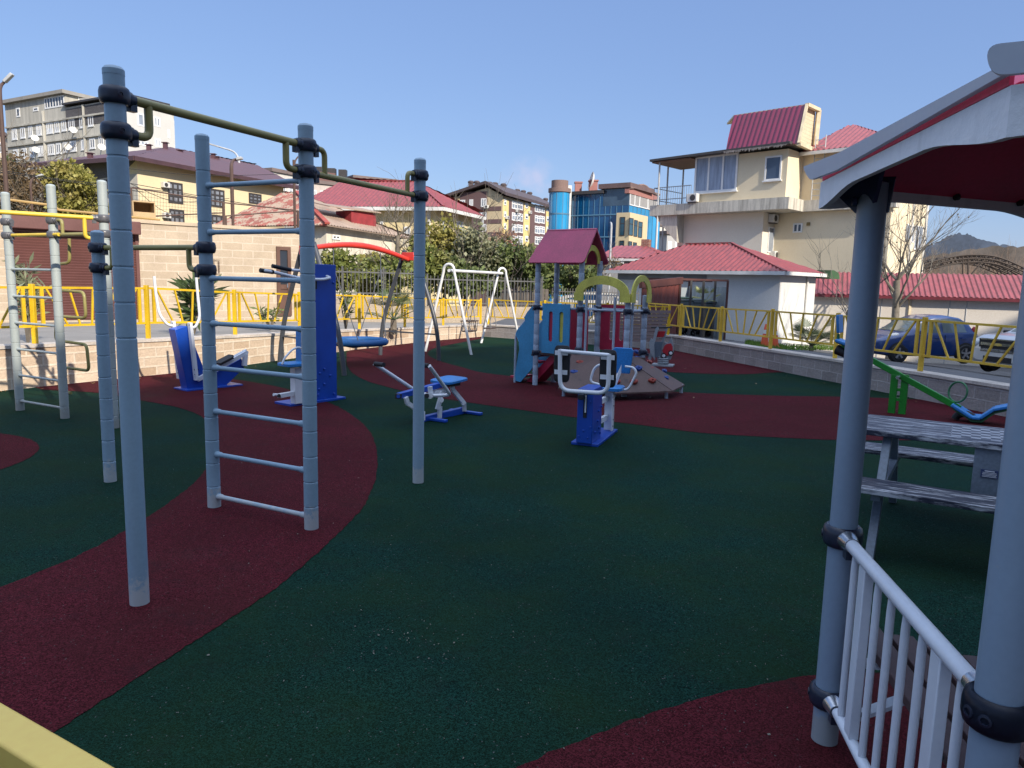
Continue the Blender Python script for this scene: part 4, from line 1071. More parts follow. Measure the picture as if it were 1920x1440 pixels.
for ex_, full in ((-.55, 0), (.50, 1)):
    for s in (-1, 1):
        mb = MB(); mb.beam(ctr + tx * ex_ + ty * (.22 * s) + EZ * .68, ctr + tx * ex_ + ty * (.74 * s) - EZ * .02, .06, .05, up=tx); B(mb, 'leg', steel, root, bevel=.004)
    mb = MB(); mb.beam(ctr + tx * (ex_ + .001) + ty * .70 + EZ * .38, ctr + tx * ex_ - ty * .70 + EZ * .38, .05, .045); B(mb, 'cross_bar', steel, root)
FTb = Face(ctr - ty * .30, ctr - ty * .30 + tx); qa, qb = FTb.at(1818, 932), FTb.at(1893, 842); pl_ = (qa + qb) / 2; pl_.z = 0; pzc, pzh, pww = (qa.z + .68) / 2, .68 - qa.z, abs((qb - qa).dot(tx)); px_ = FTb.at(1855, 888)
mb = MB(); mb.box(pl_ + EZ * pzc, pww, .02, pzh, RT); sidep = B(mb, 'side_plate', steel, root, bevel=.003)
mb = MB(); mb.box(px_ - ty * .013, .088, .006, .048, RT); pq = B(mb, 'plaque', paint('plaque_blue', (.03, .05, .13), .4, .1, 5), sidep)
mb = MB()
for i, (z, w0) in enumerate(((.548, .05), (.538, .07), (.530, .074), (.522, .068), (.514, .074))): mb.box(px_ - ty * .0175 + EZ * (z - .531), w0, .003, .0022 if i else .005, RT)
B(mb, 'plaque_text', WH, pq)

# ---------------------------------------------------------------- hexagonal pavilion
HC = V((1.98, 1.77, 0)); HR = 1.056; HA = math.radians(141.8)
hex_ = lambda i, r, z=0: V((HC.x + r * math.cos(HA + i * math.pi / 3), HC.y + r * math.sin(HA + i * math.pi / 3), z))
root = thing('pavilion', 'six sided pavilion with grey posts, pale wavy eaves and dark red roof', 'pavilion', (HC.x, HC.y, 0))
pp = paint('pavilion_post', (.225, .305, .40), .34, .10, 1.2, bmp=0, mott=.02, scuff=(.27, .30, .32))
pale = plaster('pale_eave_board', (.76, .78, .81), .5, .55, True, 2.2, .56)
flare = paint('eave_flare', (.62, .68, .78), .5, .08, 2, bmp=0, mott=.03)
rred = paint('roof_red', (.70, .03, .095), .5, .2, 2)
dkb = paint('bracket_navy', (.012, .03, .10), .4, .15, 4)
h1 = hex_(0, HR)
zt0, zb0 = 1.955, 1.868; BR = 1.222
for i in range(6):
    p = hex_(i, HR); mb = MB(); mb.lathe(p, [(.0445, -.05), (.0445, 1.94), (.03, 1.945)], 26); B(mb, 'post', pp, root)
    a, b = hex_(i, BR), hex_(i + 1, BR); d = (b - a); L = d.length; d.normalize(); n = V((d.y, -d.x, 0))
    if n.dot((a + b) / 2 - HC) < 0: n = -n
    # wavy board
    K = 24; top = []; bot = []
    for k in range(K + 1):
        t = k / K; e = min(t, 1 - t)
        sm = min(1, e / .30); sm = sm * sm * (3 - 2 * sm)
        z = zb0 + .042 * sm
        bot.append(a + d * (L * t) + EZ * z); top.append(a + d * (L * t) + EZ * zt0)
    mb = MB()
    for k in range(K): mb.prism([bot[k], bot[k + 1], top[k + 1], top[k]], n * -.018)
    B(mb, 'eave_board', pale, root)
    # upper trim board: runs past the left corner with a rounded end, lifted at the right where the red roof edge shows
    g_ = n * .014; ql = lambda s, z: a + d * s + n * .004 + EZ * z
    ol = fillet([ql(.25, zt0 + .003), ql(-.05 if i == 0 else -.03, zt0 + .014), ql(-.064 if i == 0 else -.04, zt0 + .060), ql(.3, zt0 + .046)], .035, 6)
    mb = MB(); mb.prism([p + n * (.03 * min(1, max(0, (p.z - zt0) / .064)) * max(0, 1 - (p - a).dot(d) / .6)) for p in ol] + [ql(L, zt0 + .034), ql(L, zt0 + .016)], g_); B(mb, 'eave_trim', flare, root)
    mb = MB(); mb.prism([ql(.02, zt0 + .002) - n * .012, ql(L - .01, zt0 + .002) - n * .012, ql(L - .01, zt0 + .024) - n * .012, ql(.02, zt0 + .024) - n * .012], n * .008); B(mb, 'roof_edge', rred, root)
    # roof slope
    ap = HC + EZ * 2.62
    mb = MB(); mb.prism([hex_(i, BR - .02, zt0 - .012), hex_(i + 1, BR - .02, zt0 - .012), ap], EZ * .02); B(mb, 'roof', rred, root)
    # bracket
    mb = MB(); r = (p - HC).normalized()
    for dd in (d, (hex_(i - 1, 1) - hex_(i, 1)).normalized()):
        e = p + dd * .035
        mb.prism([e + EZ * 1.86, p + dd * .02 + EZ * 1.85 - r * .0, p + r * .125 * .6 + dd * .02 + EZ * 1.90, p + r * .12 + dd * .01 + EZ * 1.97, e + dd * .06 + EZ * 1.97], n * .012)
    mb.prism([p - r * .06 + EZ * 1.95, p - r * .05 + EZ * 1.85, p + EZ * 1.83, p + r * .05 + EZ * 1.85, p + r * .13 + EZ * 1.93, p + r * .13 + EZ * 1.965], r.cross(EZ) * .012)
    for zz in (1.945, 1.885): mb.lathe(p - r * .0 + n * .05 + EZ * zz, [(.014, 0), (.014, .012), (.0005, .014)], 10, axis=n)
    B(mb, 'bracket', dkb, root)
    mb = MB()
    for t in (.22, .5, .78): mb.lathe(a + d * (L * t) - n * .022 + EZ * (zt0 - .012), [(.012, 0), (.012, .014), (.0005, .018)], 10, axis=-n)
    B(mb, 'bolts', BK, root)
mb = MB(); mb.lathe(HC, [(.16, 2.55), (.16, 2.66), (.10, 2.72), (.001, 2.74)], 18); B(mb, 'roof_cap', flare, root)
# railings on two sides
h2 = hex_(1, HR)
galv = paint('railing_white', (.60, .65, .72), .32, .1, 3, bmp=0, mott=.04)
za = ZAT(h1, 1578, 1003); zc = ZAT(h1, 1548, 1302)
def railing(a, b):
    a = V((a.x, a.y, 0)); b = V((b.x, b.y, 0)); d = (b - a).normalized(); L = (b - a).length
    n = V((d.y, -d.x, 0))
    if n.dot((a + b) / 2 - HC) > 0: n = -n
    for z in (za, zc):
        clamp(root, a, z, [d], M['clamp'], .0445, .11, .022); clamp(root, b, z, [-d], M['clamp'], .0445, .11, .022)
        mb = MB(); mb.tube([a + d * .095 + EZ * z, b - d * .095 + EZ * z], .0215 if z == za else .018, 16); B(mb, 'rail', galv, root)
        for q, e in ((a, d), (b, -d)):
            mb = MB(); mb.tube([q + e * .055 + EZ * z, q + e * .09 + EZ * z, q + e * .108 + EZ * z], [.034, .027, .0245], 14); B(mb, 'clamp_sleeve', M['metal'], root)
    nb = 8
    for k in range(nb):
        t = .15 + (L - .30) * k / (nb - 1); p = a + d * t; mb = MB()
        if k in (1, 6):
            mb.box(p + EZ * ((za + zc) / 2), .055, .03, za - zc - .03, Matrix((d, n, EZ)).transposed()); bx = B(mb, 'flat_bar', galv, root, bevel=.003)
            for z in (zc + .08, zc + (za - zc) * .52):
                mb = MB(); mb.lathe(p + n * .015 - d * .01 + EZ * z, [(.012, 0), (.012, .012), (.006, .018), (.0005, .018)], 10, axis=n); B(mb, 'bolt', BK, bx)
        else:
            mb.tube([p + EZ * (zc + .01), p + EZ * (za - .06), p + EZ * (za - .01)], [.0115, .0115, .0095], 10); B(mb, 'baluster', galv, root)
railing(h1, h2)
railing(h2, hex_(2, HR))
for a, b in ((hex_(0, HR), hex_(1, HR)), (hex_(1, HR), hex_(2, HR))):
    d = (b - a).normalized(); L = (b - a).length; n = V((d.y, -d.x, 0))
    if n.dot(HC - a) < 0: n = -n
    for k, w in enumerate((.085, .175, .265, .355)):
        mb = MB(); c = (a + b) / 2 + n * w + EZ * .46; mb.box(c, L - 1.155 * w - .03, .074, .03, Matrix((d, n, EZ)).transposed()); B(mb, 'bench_slat', M['wood_dark'], root, bevel=.003)
    for t in (.225, .80):
        p = a.lerp(b, t); mb = MB(); mb.beam(p + n * .015 + EZ * .425, p + n * .38 + EZ * .425, .05, .012); mb.beam(p + n * .015 + EZ * .24, p + n * .33 + EZ * .415, .045, .012); B(mb, 'bench_bracket', galv, root)

# ================================================================== BUILDINGS AND BACKGROUND
def block(root, name, plan, z0, z1, mat):
    mb = MB(); mb.prism([V((p[0], p[1], z0)) for p in plan], EZ * (z1 - z0)); return B(mb, name, mat, root)
def rect(F, x0, y0, x1, y1, w=0):
    u0, v1 = F.uv(x0, y0, w); u1, v0 = F.uv(x1, y1, w); return min(u0, u1), v0, max(u0, u1), v1
def win(root, F, r, nx=2, ny=1, fm=None, gm=None, t=.06, w=.02, sill=None, name='window'):
    u0, v0, u1, v1 = r; fm = fm or M['frame_white']; gm = gm or M['glass_dark']
    mb = MB(); D = F.n * -.08
    def bar_(a0, b0, a1, b1): mb.prism([F.pt(a0, b0, w + .03), F.pt(a1, b0, w + .03), F.pt(a1, b1, w + .03), F.pt(a0, b1, w + .03)], D)
    bar_(u0, v0, u1, v0 + t); bar_(u0, v1 - t, u1, v1); bar_(u0, v0 + t, u0 + t, v1 - t); bar_(u1 - t, v0 + t, u1, v1 - t)
    for i in range(1, nx): x = u0 + (u1 - u0) * i / nx; bar_(x - t / 2, v0 + t, x + t / 2, v1 - t)
    for i in range(1, ny):
        y = v0 + (v1 - v0) * (1 - .34 * i if ny == 2 else 1 - i / ny)
        for k in range(nx):
            xa = u0 + (u1 - u0) * k / nx + t * (1 if k == 0 else .5); xb = u0 + (u1 - u0) * (k + 1) / nx - t * (1 if k == nx - 1 else .5)
            bar_(xa, y - t / 2, xb, y + t / 2)
    if sill: mb.prism([F.pt(u0 - .06, v0 - .06, 0), F.pt(u1 + .06, v0 - .06, 0), F.pt(u1 + .06, v0 - .002, 0), F.pt(u0 - .06, v0 - .002, 0)], F.n * (w + .08))
    o = B(mb, name, fm, root)
    mb = MB(); mb.prism([F.pt(u0 + t * .5, v0 + t * .5, w), F.pt(u1 - t * .5, v0 + t * .5, w), F.pt(u1 - t * .5, v1 - t * .5, w), F.pt(u0 + t * .5, v1 - t * .5, w)], F.n * -.01)
    B(mb, 'pane', gm, o); return o
def ac_unit(root, P, F, s=.8):
    mb = MB(); R = Matrix((F.d, F.n, EZ)).transposed()
    mb.box(P + F.n * .16, s, .3, s * .7, R); o = B(mb, 'air_conditioner', M['ac'], root, bevel=.02)
    mb = MB(); mb.lathe(P + F.n * .312 - F.d * (s * .12), [(s * .26, 0), (s * .26, .012), (s * .1, .014), (.001, .014)], 16, axis=F.n); B(mb, 'fan_grille', M['frame_dark'], o)
    mb = MB(); mb.box(P + F.n * .14 - EZ * (s * .35 + .03), s * .8, .28, .04, R); B(mb, 'bracket', M['frame_dark'], o)
def roofpoly(root, pts, mat, pitch=.2, amp=.03, name='roof'):
    mb = MB(); mb.ribbed(pts, pitch, amp, .06); return B(mb, name, mat, root)
rib_red = paint('red_sheet_roof', (.26, .048, .048), .45, .3, 1.2, streak=True)
rib_rose = paint('rose_sheet_roof', (.29, .072, .080), .5, .25, 1.0, streak=True)
rib_wine = paint('wine_sheet_roof', (.16, .008, .045), .28, .15, 1.2)
white_trim = paint('white_trim', (.66, .65, .62), .6, .15, 2)

# ---- garage with roller shutter
FG = Face((-11.9, 17.4), (-6.7, 21.75)); uR = FG.uv(562, 500)[0]
cream = blocks('garage_stone', (.53, .435, .33), (.44, .35, .255), (.60, .505, .40), .58, .21, .016, bmp=.3, grain=.1)
root = thing('garage', 'long low cream stone garage with brown roller shutter and brown door', 'garage', FG.pt(0, .3))
pl = [FG.pt(-7, 0), FG.pt(uR, 0), FG.pt(uR, 0, -6), FG.pt(-7, 0, -6)]
block(root, 'wall', pl, -.2, 2.88, cream)
pl2 = [FG.pt(-7, 0, .04), FG.pt(uR + .04, 0, .04), FG.pt(uR + .04, 0, -6), FG.pt(-7, 0, -6)]
block(root, 'parapet', pl2, 2.883, 2.97, paint('parapet_cap', (.50, .40, .29), .9, .2, 2))
u0, v0, u1, v1 = rect(FG, 17, 415, 260, 598)
shut = paint('shutter_brown', (.115, .042, .036), .5, .15, 1.5)
mb = MB(); n = 34
for i in range(n):
    a = v0 + (v1 - v0 - .1) * i / n; h = (v1 - v0 - .1) / n
    mb.prism([FG.pt(u0, a, .02), FG.pt(u0, a + h * .75, .035), FG.pt(u0, a + h, .02), FG.pt(u0, a + h, .0), FG.pt(u0, a, .0)], FG.d * (u1 - u0))
B(mb, 'roller_shutter', shut, root)
mb = MB(); mb.prism([FG.pt(u0 - .06, v1 - .16), FG.pt(u1 + .08, v1 - .16), FG.pt(u1 + .08, v1 + .16), FG.pt(u0 - .06, v1 + .16)], FG.n * .34); B(mb, 'shutter_box', paint('shutter_box_brown', (.13, .05, .045), .45, .15, 2), root, bevel=.02)
for u in (u0 - .03, u1 + .03):
    mb = MB(); mb.prism([FG.pt(u - .04, v0), FG.pt(u + .04, v0), FG.pt(u + .04, v1 - .16), FG.pt(u - .04, v1 - .16)], FG.n * .07); B(mb, 'shutter_rail', shut, root)
u0, v0, u1, v1 = rect(FG, 517, 462, 546, 592)
dbr = paint('door_brown', (.12, .06, .042), .45, .2, 3)
mb = MB()
for a, b, c, d_ in ((u0, v0, u0 + .1, v1), (u1 - .1, v0, u1, v1), (u0 + .1, v1 - .1, u1 - .1, v1), (u0 + .1, v0, u1 - .1, v0 + .1), (u0 + .1, v0 + .78, u1 - .1, v0 + .92)): mb.prism([FG.pt(a, b, .01), FG.pt(c, b, .01), FG.pt(c, d_, .01), FG.pt(a, d_, .01)], FG.n * .05)
mb.prism([FG.pt(u0 + .1, v0 + .1, .01), FG.pt(u1 - .1, v0 + .1, .01), FG.pt(u1 - .1, v0 + .78, .01), FG.pt(u0 + .1, v0 + .78, .01)], FG.n * .025)
door = B(mb, 'door', dbr, root)
mb = MB(); mb.prism([FG.pt(u0 + .1, v0 + .92, .012), FG.pt(u1 - .1, v0 + .92, .012), FG.pt(u1 - .1, v1 - .1, .012), FG.pt(u0 + .1, v1 - .1, .012)], FG.n * .012); B(mb, 'door_glass', M['glass_dark'], door)
mb = MB(); mb.beam(FG.pt(u1 - .13, v0 + .95, .09), FG.pt(u1 - .13, v0 + .83, .09), .02, .03); B(mb, 'door_handle', M['metal'], door)
win(root, FG, rect(FG, 398, 486, 413, 516), 1, 1, dbr, M['glass_dark'], .06, -.03)

# ---- retaining wall with railing
mr = blocks('retaining_block', (.42, .35, .27), (.36, .29, .22), (.40, .34, .27), .45, .2, .012)
ra, rb, rc_ = PX(560, 600, 22.3), PX(800, 600, 24.2), PX(1022, 600, 25.8)
root = thing('retaining_wall', 'beige block retaining wall under the grey picket railing by the hedge', 'wall', (ra.x, ra.y, 0))
FW1, FW2 = Face(ra, rb), Face(rb, rc_)
zt1 = FW1.uv(700, 556)[1]; zt2 = FW2.uv(900, 575)[1]
block(root, 'wall_section', [FW1.pt(0, 0), FW1.pt(FW1.L, 0), FW1.pt(FW1.L, 0, -.4), FW1.pt(0, 0, -.4)], -.3, zt1, mr)
block(root, 'wall_section', [FW2.pt(.002, 0), FW2.pt(FW2.L, 0), FW2.pt(FW2.L, 0, -.4), FW2.pt(.002, 0, -.4)], -.3, zt2, mr)
root = thing('picket_railing', 'dark grey metal picket railing on the retaining wall before the hedge', 'fence', (ra.x, ra.y, zt1))
pk = paint('picket_grey', (.10, .10, .10), .6, .2, 5)
for F, z0, z1 in ((FW1, zt1, FW1.uv(700, 505)[1]), (FW2, zt2, FW2.uv(900, 520)[1])):
    mb = MB()
    for k in range(int(F.L / .125)): u = k * .125 + .06; mb.box(F.pt(u, (z0 + z1) / 2 + .03, -.2), .022, .022, z1 - z0 - .02)
    B(mb, 'pickets', pk, root)
    for z in (z0 + .1, z1 - .1): mb = MB(); mb.beam(F.pt(0, z, -.2), F.pt(F.L, z, -.2), .03, .04); B(mb, 'rail', pk, root)
    for k in range(4): u = F.L * (k + .05) / 3.1; mb = MB(); mb.box(F.pt(u, (z0 + z1) / 2 + .05, -.2), .05, .05, z1 - z0 + .06); B(mb, 'railing_post', pk, root)
# grey boards and white lattice wall beyond the tower
F = Face(PX(940, 560, 26), PX(1035, 560, 26.6))
root = thing('board_fence', 'weathered grey board fence below the evergreens right of the swings', 'fence', F.pt(0, 0))
gw = paint('grey_boards', (.12, .10, .085), .8, .4, 4)
mb = MB()
for k in range(int(F.L / .15)):
    u = k * .15; h = F.uv(980, 543)[1] + rnd.uniform(-.05, .05); mb.prism([F.pt(u, 0), F.pt(u + .13, 0), F.pt(u + .13, h), F.pt(u, h)], F.n * rnd.uniform(.02, .04))
B(mb, 'boards', gw, root)
mb = MB(); mb.beam(F.pt(0, .5, -.05), F.pt(F.L, .5, -.05), .05, .06); B(mb, 'rail', gw, root)
F = Face(PX(1030, 560, 27), PX(1200, 560, 26.5))
root = thing('lattice_wall', 'white openwork concrete block wall seen through the climbing tower posts', 'wall', F.pt(0, 0))
lt = plaster('white_concrete', (.62, .61, .58), .4, .9, True, 1.2)
u0, v0, u1, v1 = rect(F, 1036, 545, 1195, 600)
mb = MB(); cw = .34; nx = int((u1 - u0) / cw)
for j in range(5):
    y0 = v1 - .36 - j * .30
    mb.prism([F.pt(u0, y0 - .05), F.pt(u1, y0 - .05), F.pt(u1, y0 + .05), F.pt(u0, y0 + .05)], F.n * -.12)
    if j < 4:
        for i in range(nx): u = u0 + cw * i + (cw / 2 if j % 2 else 0); mb.prism([F.pt(u, y0 - .25), F.pt(u + .1, y0 - .25), F.pt(u + .1, y0 - .052), F.pt(u, y0 - .052)], F.n * -.12)
B(mb, 'openwork_blocks', lt, root)
mb = MB()
for i in range(14):
    a, b = u0 + (u1 - u0) * i / 14, u0 + (u1 - u0) * (i + 1) / 14; f_ = lambda t: v1 - .30 + .3 * math.sin(math.pi * (t - u0) / (u1 - u0))
    mb.prism([F.pt(a, f_(a) - .12), F.pt(b, f_(b) - .12), F.pt(b, f_(b)), F.pt(a, f_(a))], F.n * -.14)
B(mb, 'arched_top', lt, root)
mb = MB()
for k in range(34): u = u0 + (u1 - u0) * k / 33; mb.box(F.pt(u, v1 - .55, .12), .02, .02, 1.3)
mb.beam(F.pt(u0, v1 - .02, .12), F.pt(u1, v1 - .02, .12), .03, .03); B(mb, 'iron_bars', paint('iron', (.14, .13, .12), .7, .2, 5), root)

# ---- white hut with red roof
dH = V((-.716, .698, 0)); pc = PX(1455, 632, 24.5)
FH = Face(pc, pc + dH); FH2 = Face(pc, pc + V((.698, .716, 0)))
root = thing('hut', 'white rendered hut with hipped red sheet roof and bare tree shadow on its side', 'hut', (pc.x, pc.y, 0))
ul = FH.uv(1158, 520)[0]; ze = FH.uv(1455, 513)[1]; ur = FH2.uv(1527, 560)[0]
wht = plaster('hut_render', (.66, .65, .62), .3, .9, True, .8, .6)
block(root, 'wall', [FH.pt(0, 0), FH.pt(ul, 0), FH.pt(ul, 0, -6), FH2.pt(ur, 0)], -1.5, ze, wht)
gtop = paint('hut_grey_band', (.26, .27, .28), .8, .2, 2)
u0, v0, u1, v1 = rect(FH, 1160, 512, 1325, 519)
mb = MB(); mb.prism([FH.pt(u0, ze - .28, .01), FH.pt(u1, ze - .28, .01), FH.pt(u1, ze - .02, .01), FH.pt(u0, ze - .02, .01)], FH.n * .03); B(mb, 'grey_band', gtop, root)
ov = .30
e0 = FH.pt(-ov, ze + .06, ov); e1_ = FH.pt(ul + ov, ze + .06, ov); e2_ = FH.pt(-ov, ze + .06, -(ur + ov * .6))
rp0 = FH.at(1372, 457, -1.9); rp1 = FH.at(1286, 460, -1.9)
zr_ = rp0.z; rp1.z = zr_
roofpoly(root, [e0, e1_, rp1, rp0], rib_red, .2, .03)
roofpoly(root, [e0, rp0, e2_], rib_red, .2, .03)
e3 = FH.pt(ul + ov, ze + .06, -(ur + ov))
roofpoly(root, [e1_, e3, rp1], rib_red, .2, .03); roofpoly(root, [e2_, e3, rp1, rp0], rib_red, .3, .03)
mb = MB(); mb.beam(e0 + FH.n * .05 - EZ * .05, e1_ + FH.n * .05 - EZ * .05, .10, .12); mb.beam(e0 - EZ * .05 + V((.05, 0, 0)), e2_ - EZ * .05 + V((.05, 0, 0)), .10, .12); B(mb, 'gutter', white_trim, root)
mb = MB(); mb.beam(e0 + EZ * .02, rp0 + EZ * .04, .1, .04); mb.beam(rp0 + EZ * .04, rp1 + EZ * .04, .1, .04); B(mb, 'ridge_cap', rib_red, root)
mb = MB(); q = FH2.at(1512, 560, .05); mb.tube([V((q.x, q.y, -1)), V((q.x, q.y, ze - .05))], .04, 8); B(mb, 'downpipe', white_trim, root)
q = FH2.at(1537, 500, 0)
mb = MB(); mb.prism([FH2.pt(ur, ze - .1), FH2.pt(ur + .9, ze - .1), FH2.pt(ur + .75, ze + .12), FH2.pt(ur + .3, ze + .2), FH2.pt(ur, ze + .2)], FH2.n * .5); B(mb, 'awning', paint('green_awning', (.05, .11, .045), .6, .2, 3), root)

# ---- container shelter in front of the hut
fr = paint('shelter_brown', (.085, .028, .022), .55, .25, 2, wear=(.14, .07, .05), wear_at=.7)
s0, s1 = PX(1358, 634, 23.2), PX(1270, 636, 22.2)
FSh = Face(s0, s1)
zt = FSh.uv(1360, 526)[1]; zt_l = FSh.uv(1270, 521)[1]
root = thing('container_shelter', 'open brown framed shelter for rubbish containers with corrugated back before the hut', 'shelter', (s0.x, s0.y, 0))
UL = FSh.L
for u in (0, UL * .27, UL * .52, UL * .78, UL):
    mb = MB(); mb.box(FSh.pt(u, (zt - 1) / 2), .06, .06, zt + 1); B(mb, 'shelter_post', fr if u in (0, UL) else M['frame_dark'], root)
for w in (-1.7,):
    for u in (0, UL): mb = MB(); mb.box(FSh.pt(u, (zt - 1) / 2, w), .06, .06, zt + 1); B(mb, 'shelter_post', fr, root)
for a, b in ((FSh.pt(0, zt), FSh.pt(UL, zt)), (FSh.pt(0, zt, -1.7), FSh.pt(UL, zt, -1.7)), (FSh.pt(0, zt), FSh.pt(0, zt, -1.7)), (FSh.pt(UL, zt), FSh.pt(UL, zt, -1.7)), (FSh.pt(UL * .35, zt - .03), FSh.pt(UL * .35, zt - .03, -1.7)), (FSh.pt(UL * .7, zt - .03), FSh.pt(UL * .7, zt - .03, -1.7))):
    mb = MB(); mb.beam(a, b, .06, .06); B(mb, 'shelter_beam', fr, root)
gsheet = paint('galvanised_sheet', (.30, .34, .36), .45, .2, 2, streak=True)
def corr(root, F, u0, u1, v0, v1, w, mat, name, pitch=.2, amp=.025, vl=None):
    mb = MB(); n = int(abs(u1 - u0) / pitch * 4); vs = []; pat = (0, 1, 1, 0)
    for i in range(n + 1):
        u = u0 + (u1 - u0) * i / n; vt = v1 if vl is None else vl + (v1 - vl) * i / n
        for dd in (0, -.012): vs += [F.pt(u, v0, w + amp * pat[i % 4] + dd), F.pt(u, vt, w + amp * pat[i % 4] + dd)]
    fs = []
    for i in range(n): a = 4 * i; b = a + 4; fs += [(a, b, b + 1, a + 1), (a + 2, a + 3, b + 3, b + 2), (a + 1, b + 1, b + 3, a + 3)]
    mb.add(vs, fs); return B(mb, name, mat, root)
corr(root, FSh, 0, UL, -.8, zt - .25, -1.72, gsheet, 'back_sheet')
corr(root, Face(FSh.pt(0, 0), FSh.pt(0, 0, -1.7)), 0, 1.7, -.8, zt - .2, 0, gsheet, 'end_sheet')
for k, (u, mt) in enumerate(((UL * .80, (.07, .12, .09)), (UL * .50, (.12, .15, .16)), (UL * .22, (.10, .13, .15)))):
    zg = zr(*FSh.pt(u, 0, -.8).xy) + .02; c = FSh.pt(u, zg, -.85)
    r2 = thing('rubbish_container', ('green', 'slate grey', 'dark grey')[k] + ' wheeled rubbish container ' + ('nearest the red sheet panel', 'in the middle of the shelter', 'at the open right end of the shelter')[k], 'rubbish bin', c, 0, 'rubbish containers in the shelter')
    mm = paint('bin_%d' % k, mt, .5, .2, 3); R = Matrix((FSh.d, FSh.n, EZ)).transposed()
    mb = MB(); vs = []
    for z, a, b in ((.22, .42, .32), (1.05, .52, .42)): vs += [c + FSh.d * (i * a) + FSh.n * (j * b) + EZ * z for i, j in ((-1, -1), (1, -1), (1, 1), (-1, 1))]
    mb.add(vs, [(0, 1, 2, 3), (7, 6, 5, 4), (0, 4, 5, 1), (1, 5, 6, 2), (2, 6, 7, 3), (3, 7, 4, 0)]); B(mb, 'body', mm, r2, bevel=.03)
    mb = MB(); mb.box(c + EZ * 1.09, 1.1, .9, .07, R); B(mb, 'lid', mm, r2, bevel=.03)
    for i in (-1, 1):
        for j in (-1, 1):
            q = c + FSh.d * (i * .34) + FSh.n * (j * .26) + EZ * .10; mb = MB()
            mb.lathe(q - FSh.d * .025, [(.05, 0), (.10, 0), (.10, .05), (.05, .05)], 14, axis=FSh.d, closed=True); mb.box(q + EZ * .09, .03, .06, .14, R); B(mb, 'wheel', BK, r2)
# red corrugated side panel
FP = Face(PX(1200, 620, 20.5), PX(1269, 632, 22.2))
root = thing('red_sheet_panel', 'dark red corrugated sheet screen on the left of the container shelter', 'screen', FP.pt(0, 0))
zl, zrr = FP.uv(1200, 531)[1], FP.uv(1268, 523)[1]
corr(root, FP, 0, FP.L, -.6, zrr, .0, paint('red_brown_sheet', (.15, .038, .028), .5, .25, 1.5, streak=True), 'sheet', .24, .03, vl=zl)
mb = MB(); mb.prism([FP.pt(-.1, zl - .14, .06), FP.pt(FP.L + .1, zrr - .14, .06), FP.pt(FP.L + .1, zrr + .06, .06), FP.pt(-.1, zl + .06, .06)], FP.n * -.1); B(mb, 'top_trim', fr, root)

# ---- beige house on the right
pc = PX(1475, 330, 36.0)
FA_ = Face(pc, pc + dH); dR = V((.698, .716, 0)); FB_ = Face(pc, pc + dR)
root = thing('beige_house', 'large beige house with stained balcony slab, purple attic roof and curtained window', 'house', (pc.x, pc.y, 0))
bei = plaster('beige_render', (.74, .635, .45), .22, .9, True, .45, .6); bei2 = plaster('beige_render_lower', (.76, .68, .56), .22, .9, True, .45, .6)
slabm = plaster('stained_slab', (.60, .56, .48), .68, .9, True, 2.2, .42)
zs1 = FA_.uv(1469, 371)[1]; zs0 = FA_.uv(1469, 393)[1]; zrf = FA_.uv(1475, 279)[1]
uw = FA_.uv(1303, 330)[0]; ub = FA_.uv(1233, 345)[0]
wn_ = FB_.uv(1503, 340)[0]
Q = FB_.pt(wn_, 0); FWg = Face(Q, Q - dH)
ug = FWg.uv(1668, 430)[0]
FE = Face(FWg.pt(ug, 0), FWg.pt(ug, 0, -3)); ue = FE.uv(1738, 430)[0]
block(root, 'upper_wall', [FA_.pt(0, 0), FA_.pt(uw, 0), FA_.pt(uw, 0, -8), FB_.pt(8, 0)], zs1 + .002, zrf, bei)
block(root, 'wing_wall', [FWg.pt(.001, 0, 0), FWg.pt(ug, 0, 0), FWg.pt(ug, 0, -ue), FWg.pt(.001, 0, -ue)], -2.3, FWg.uv(1503, 290)[1], bei)
block(root, 'wing_wall', [FWg.pt(-2.3, 0, 0), FWg.pt(-.001, 0, 0), FWg.pt(-.001, 0, -3), FWg.pt(-2.3, 0, -3)], -2.3, zs0 - .004, bei)
# balcony slab following the front
ou = .35
block(root, 'balcony_slab', [FA_.pt(-ou, 0, ou), FA_.pt(ub + .2, 0, ou), FA_.pt(ub + .2, 0, -3), FA_.pt(-ou, 0, -wn_ + ou)], zs0, zs1, slabm)
block(root, 'balcony_slab', [FWg.pt(-.6, 0, ou), FWg.pt(ug + .3, 0, ou), FWg.pt(ug + .3, 0, -.2), FWg.pt(-.6, 0, -.2)], zs0 + .01, zs1 - .02, slabm)
FL = Face(FA_.pt(0, 0, -.5), FA_.pt(1, 0, -.5)); ul1 = FL.uv(1271, 430)[0]; ul0 = FL.uv(1430, 430)[0]
block(root, 'lower_wall', [FL.pt(ul0, 0), FL.pt(ul1, 0), FL.pt(ul1, 0, -7), FL.pt(ul0, 0, -7)], -2.3, zs0 - .002, bei2)
FLR = Face(FL.pt(ul0, 0), FL.pt(ul0, 0, -3))
win(root, FLR, rect(FLR, 1441, 425, 1457, 475), 2, 1, M['frame_white'], M['glass_pale'])
ac_unit(root, FLR.at(1445, 410), FLR, .6); ac_unit(root, FLR.at(1447, 478), FLR, .55); ac_unit(root, FLR.at(1456, 479), FLR, .55)
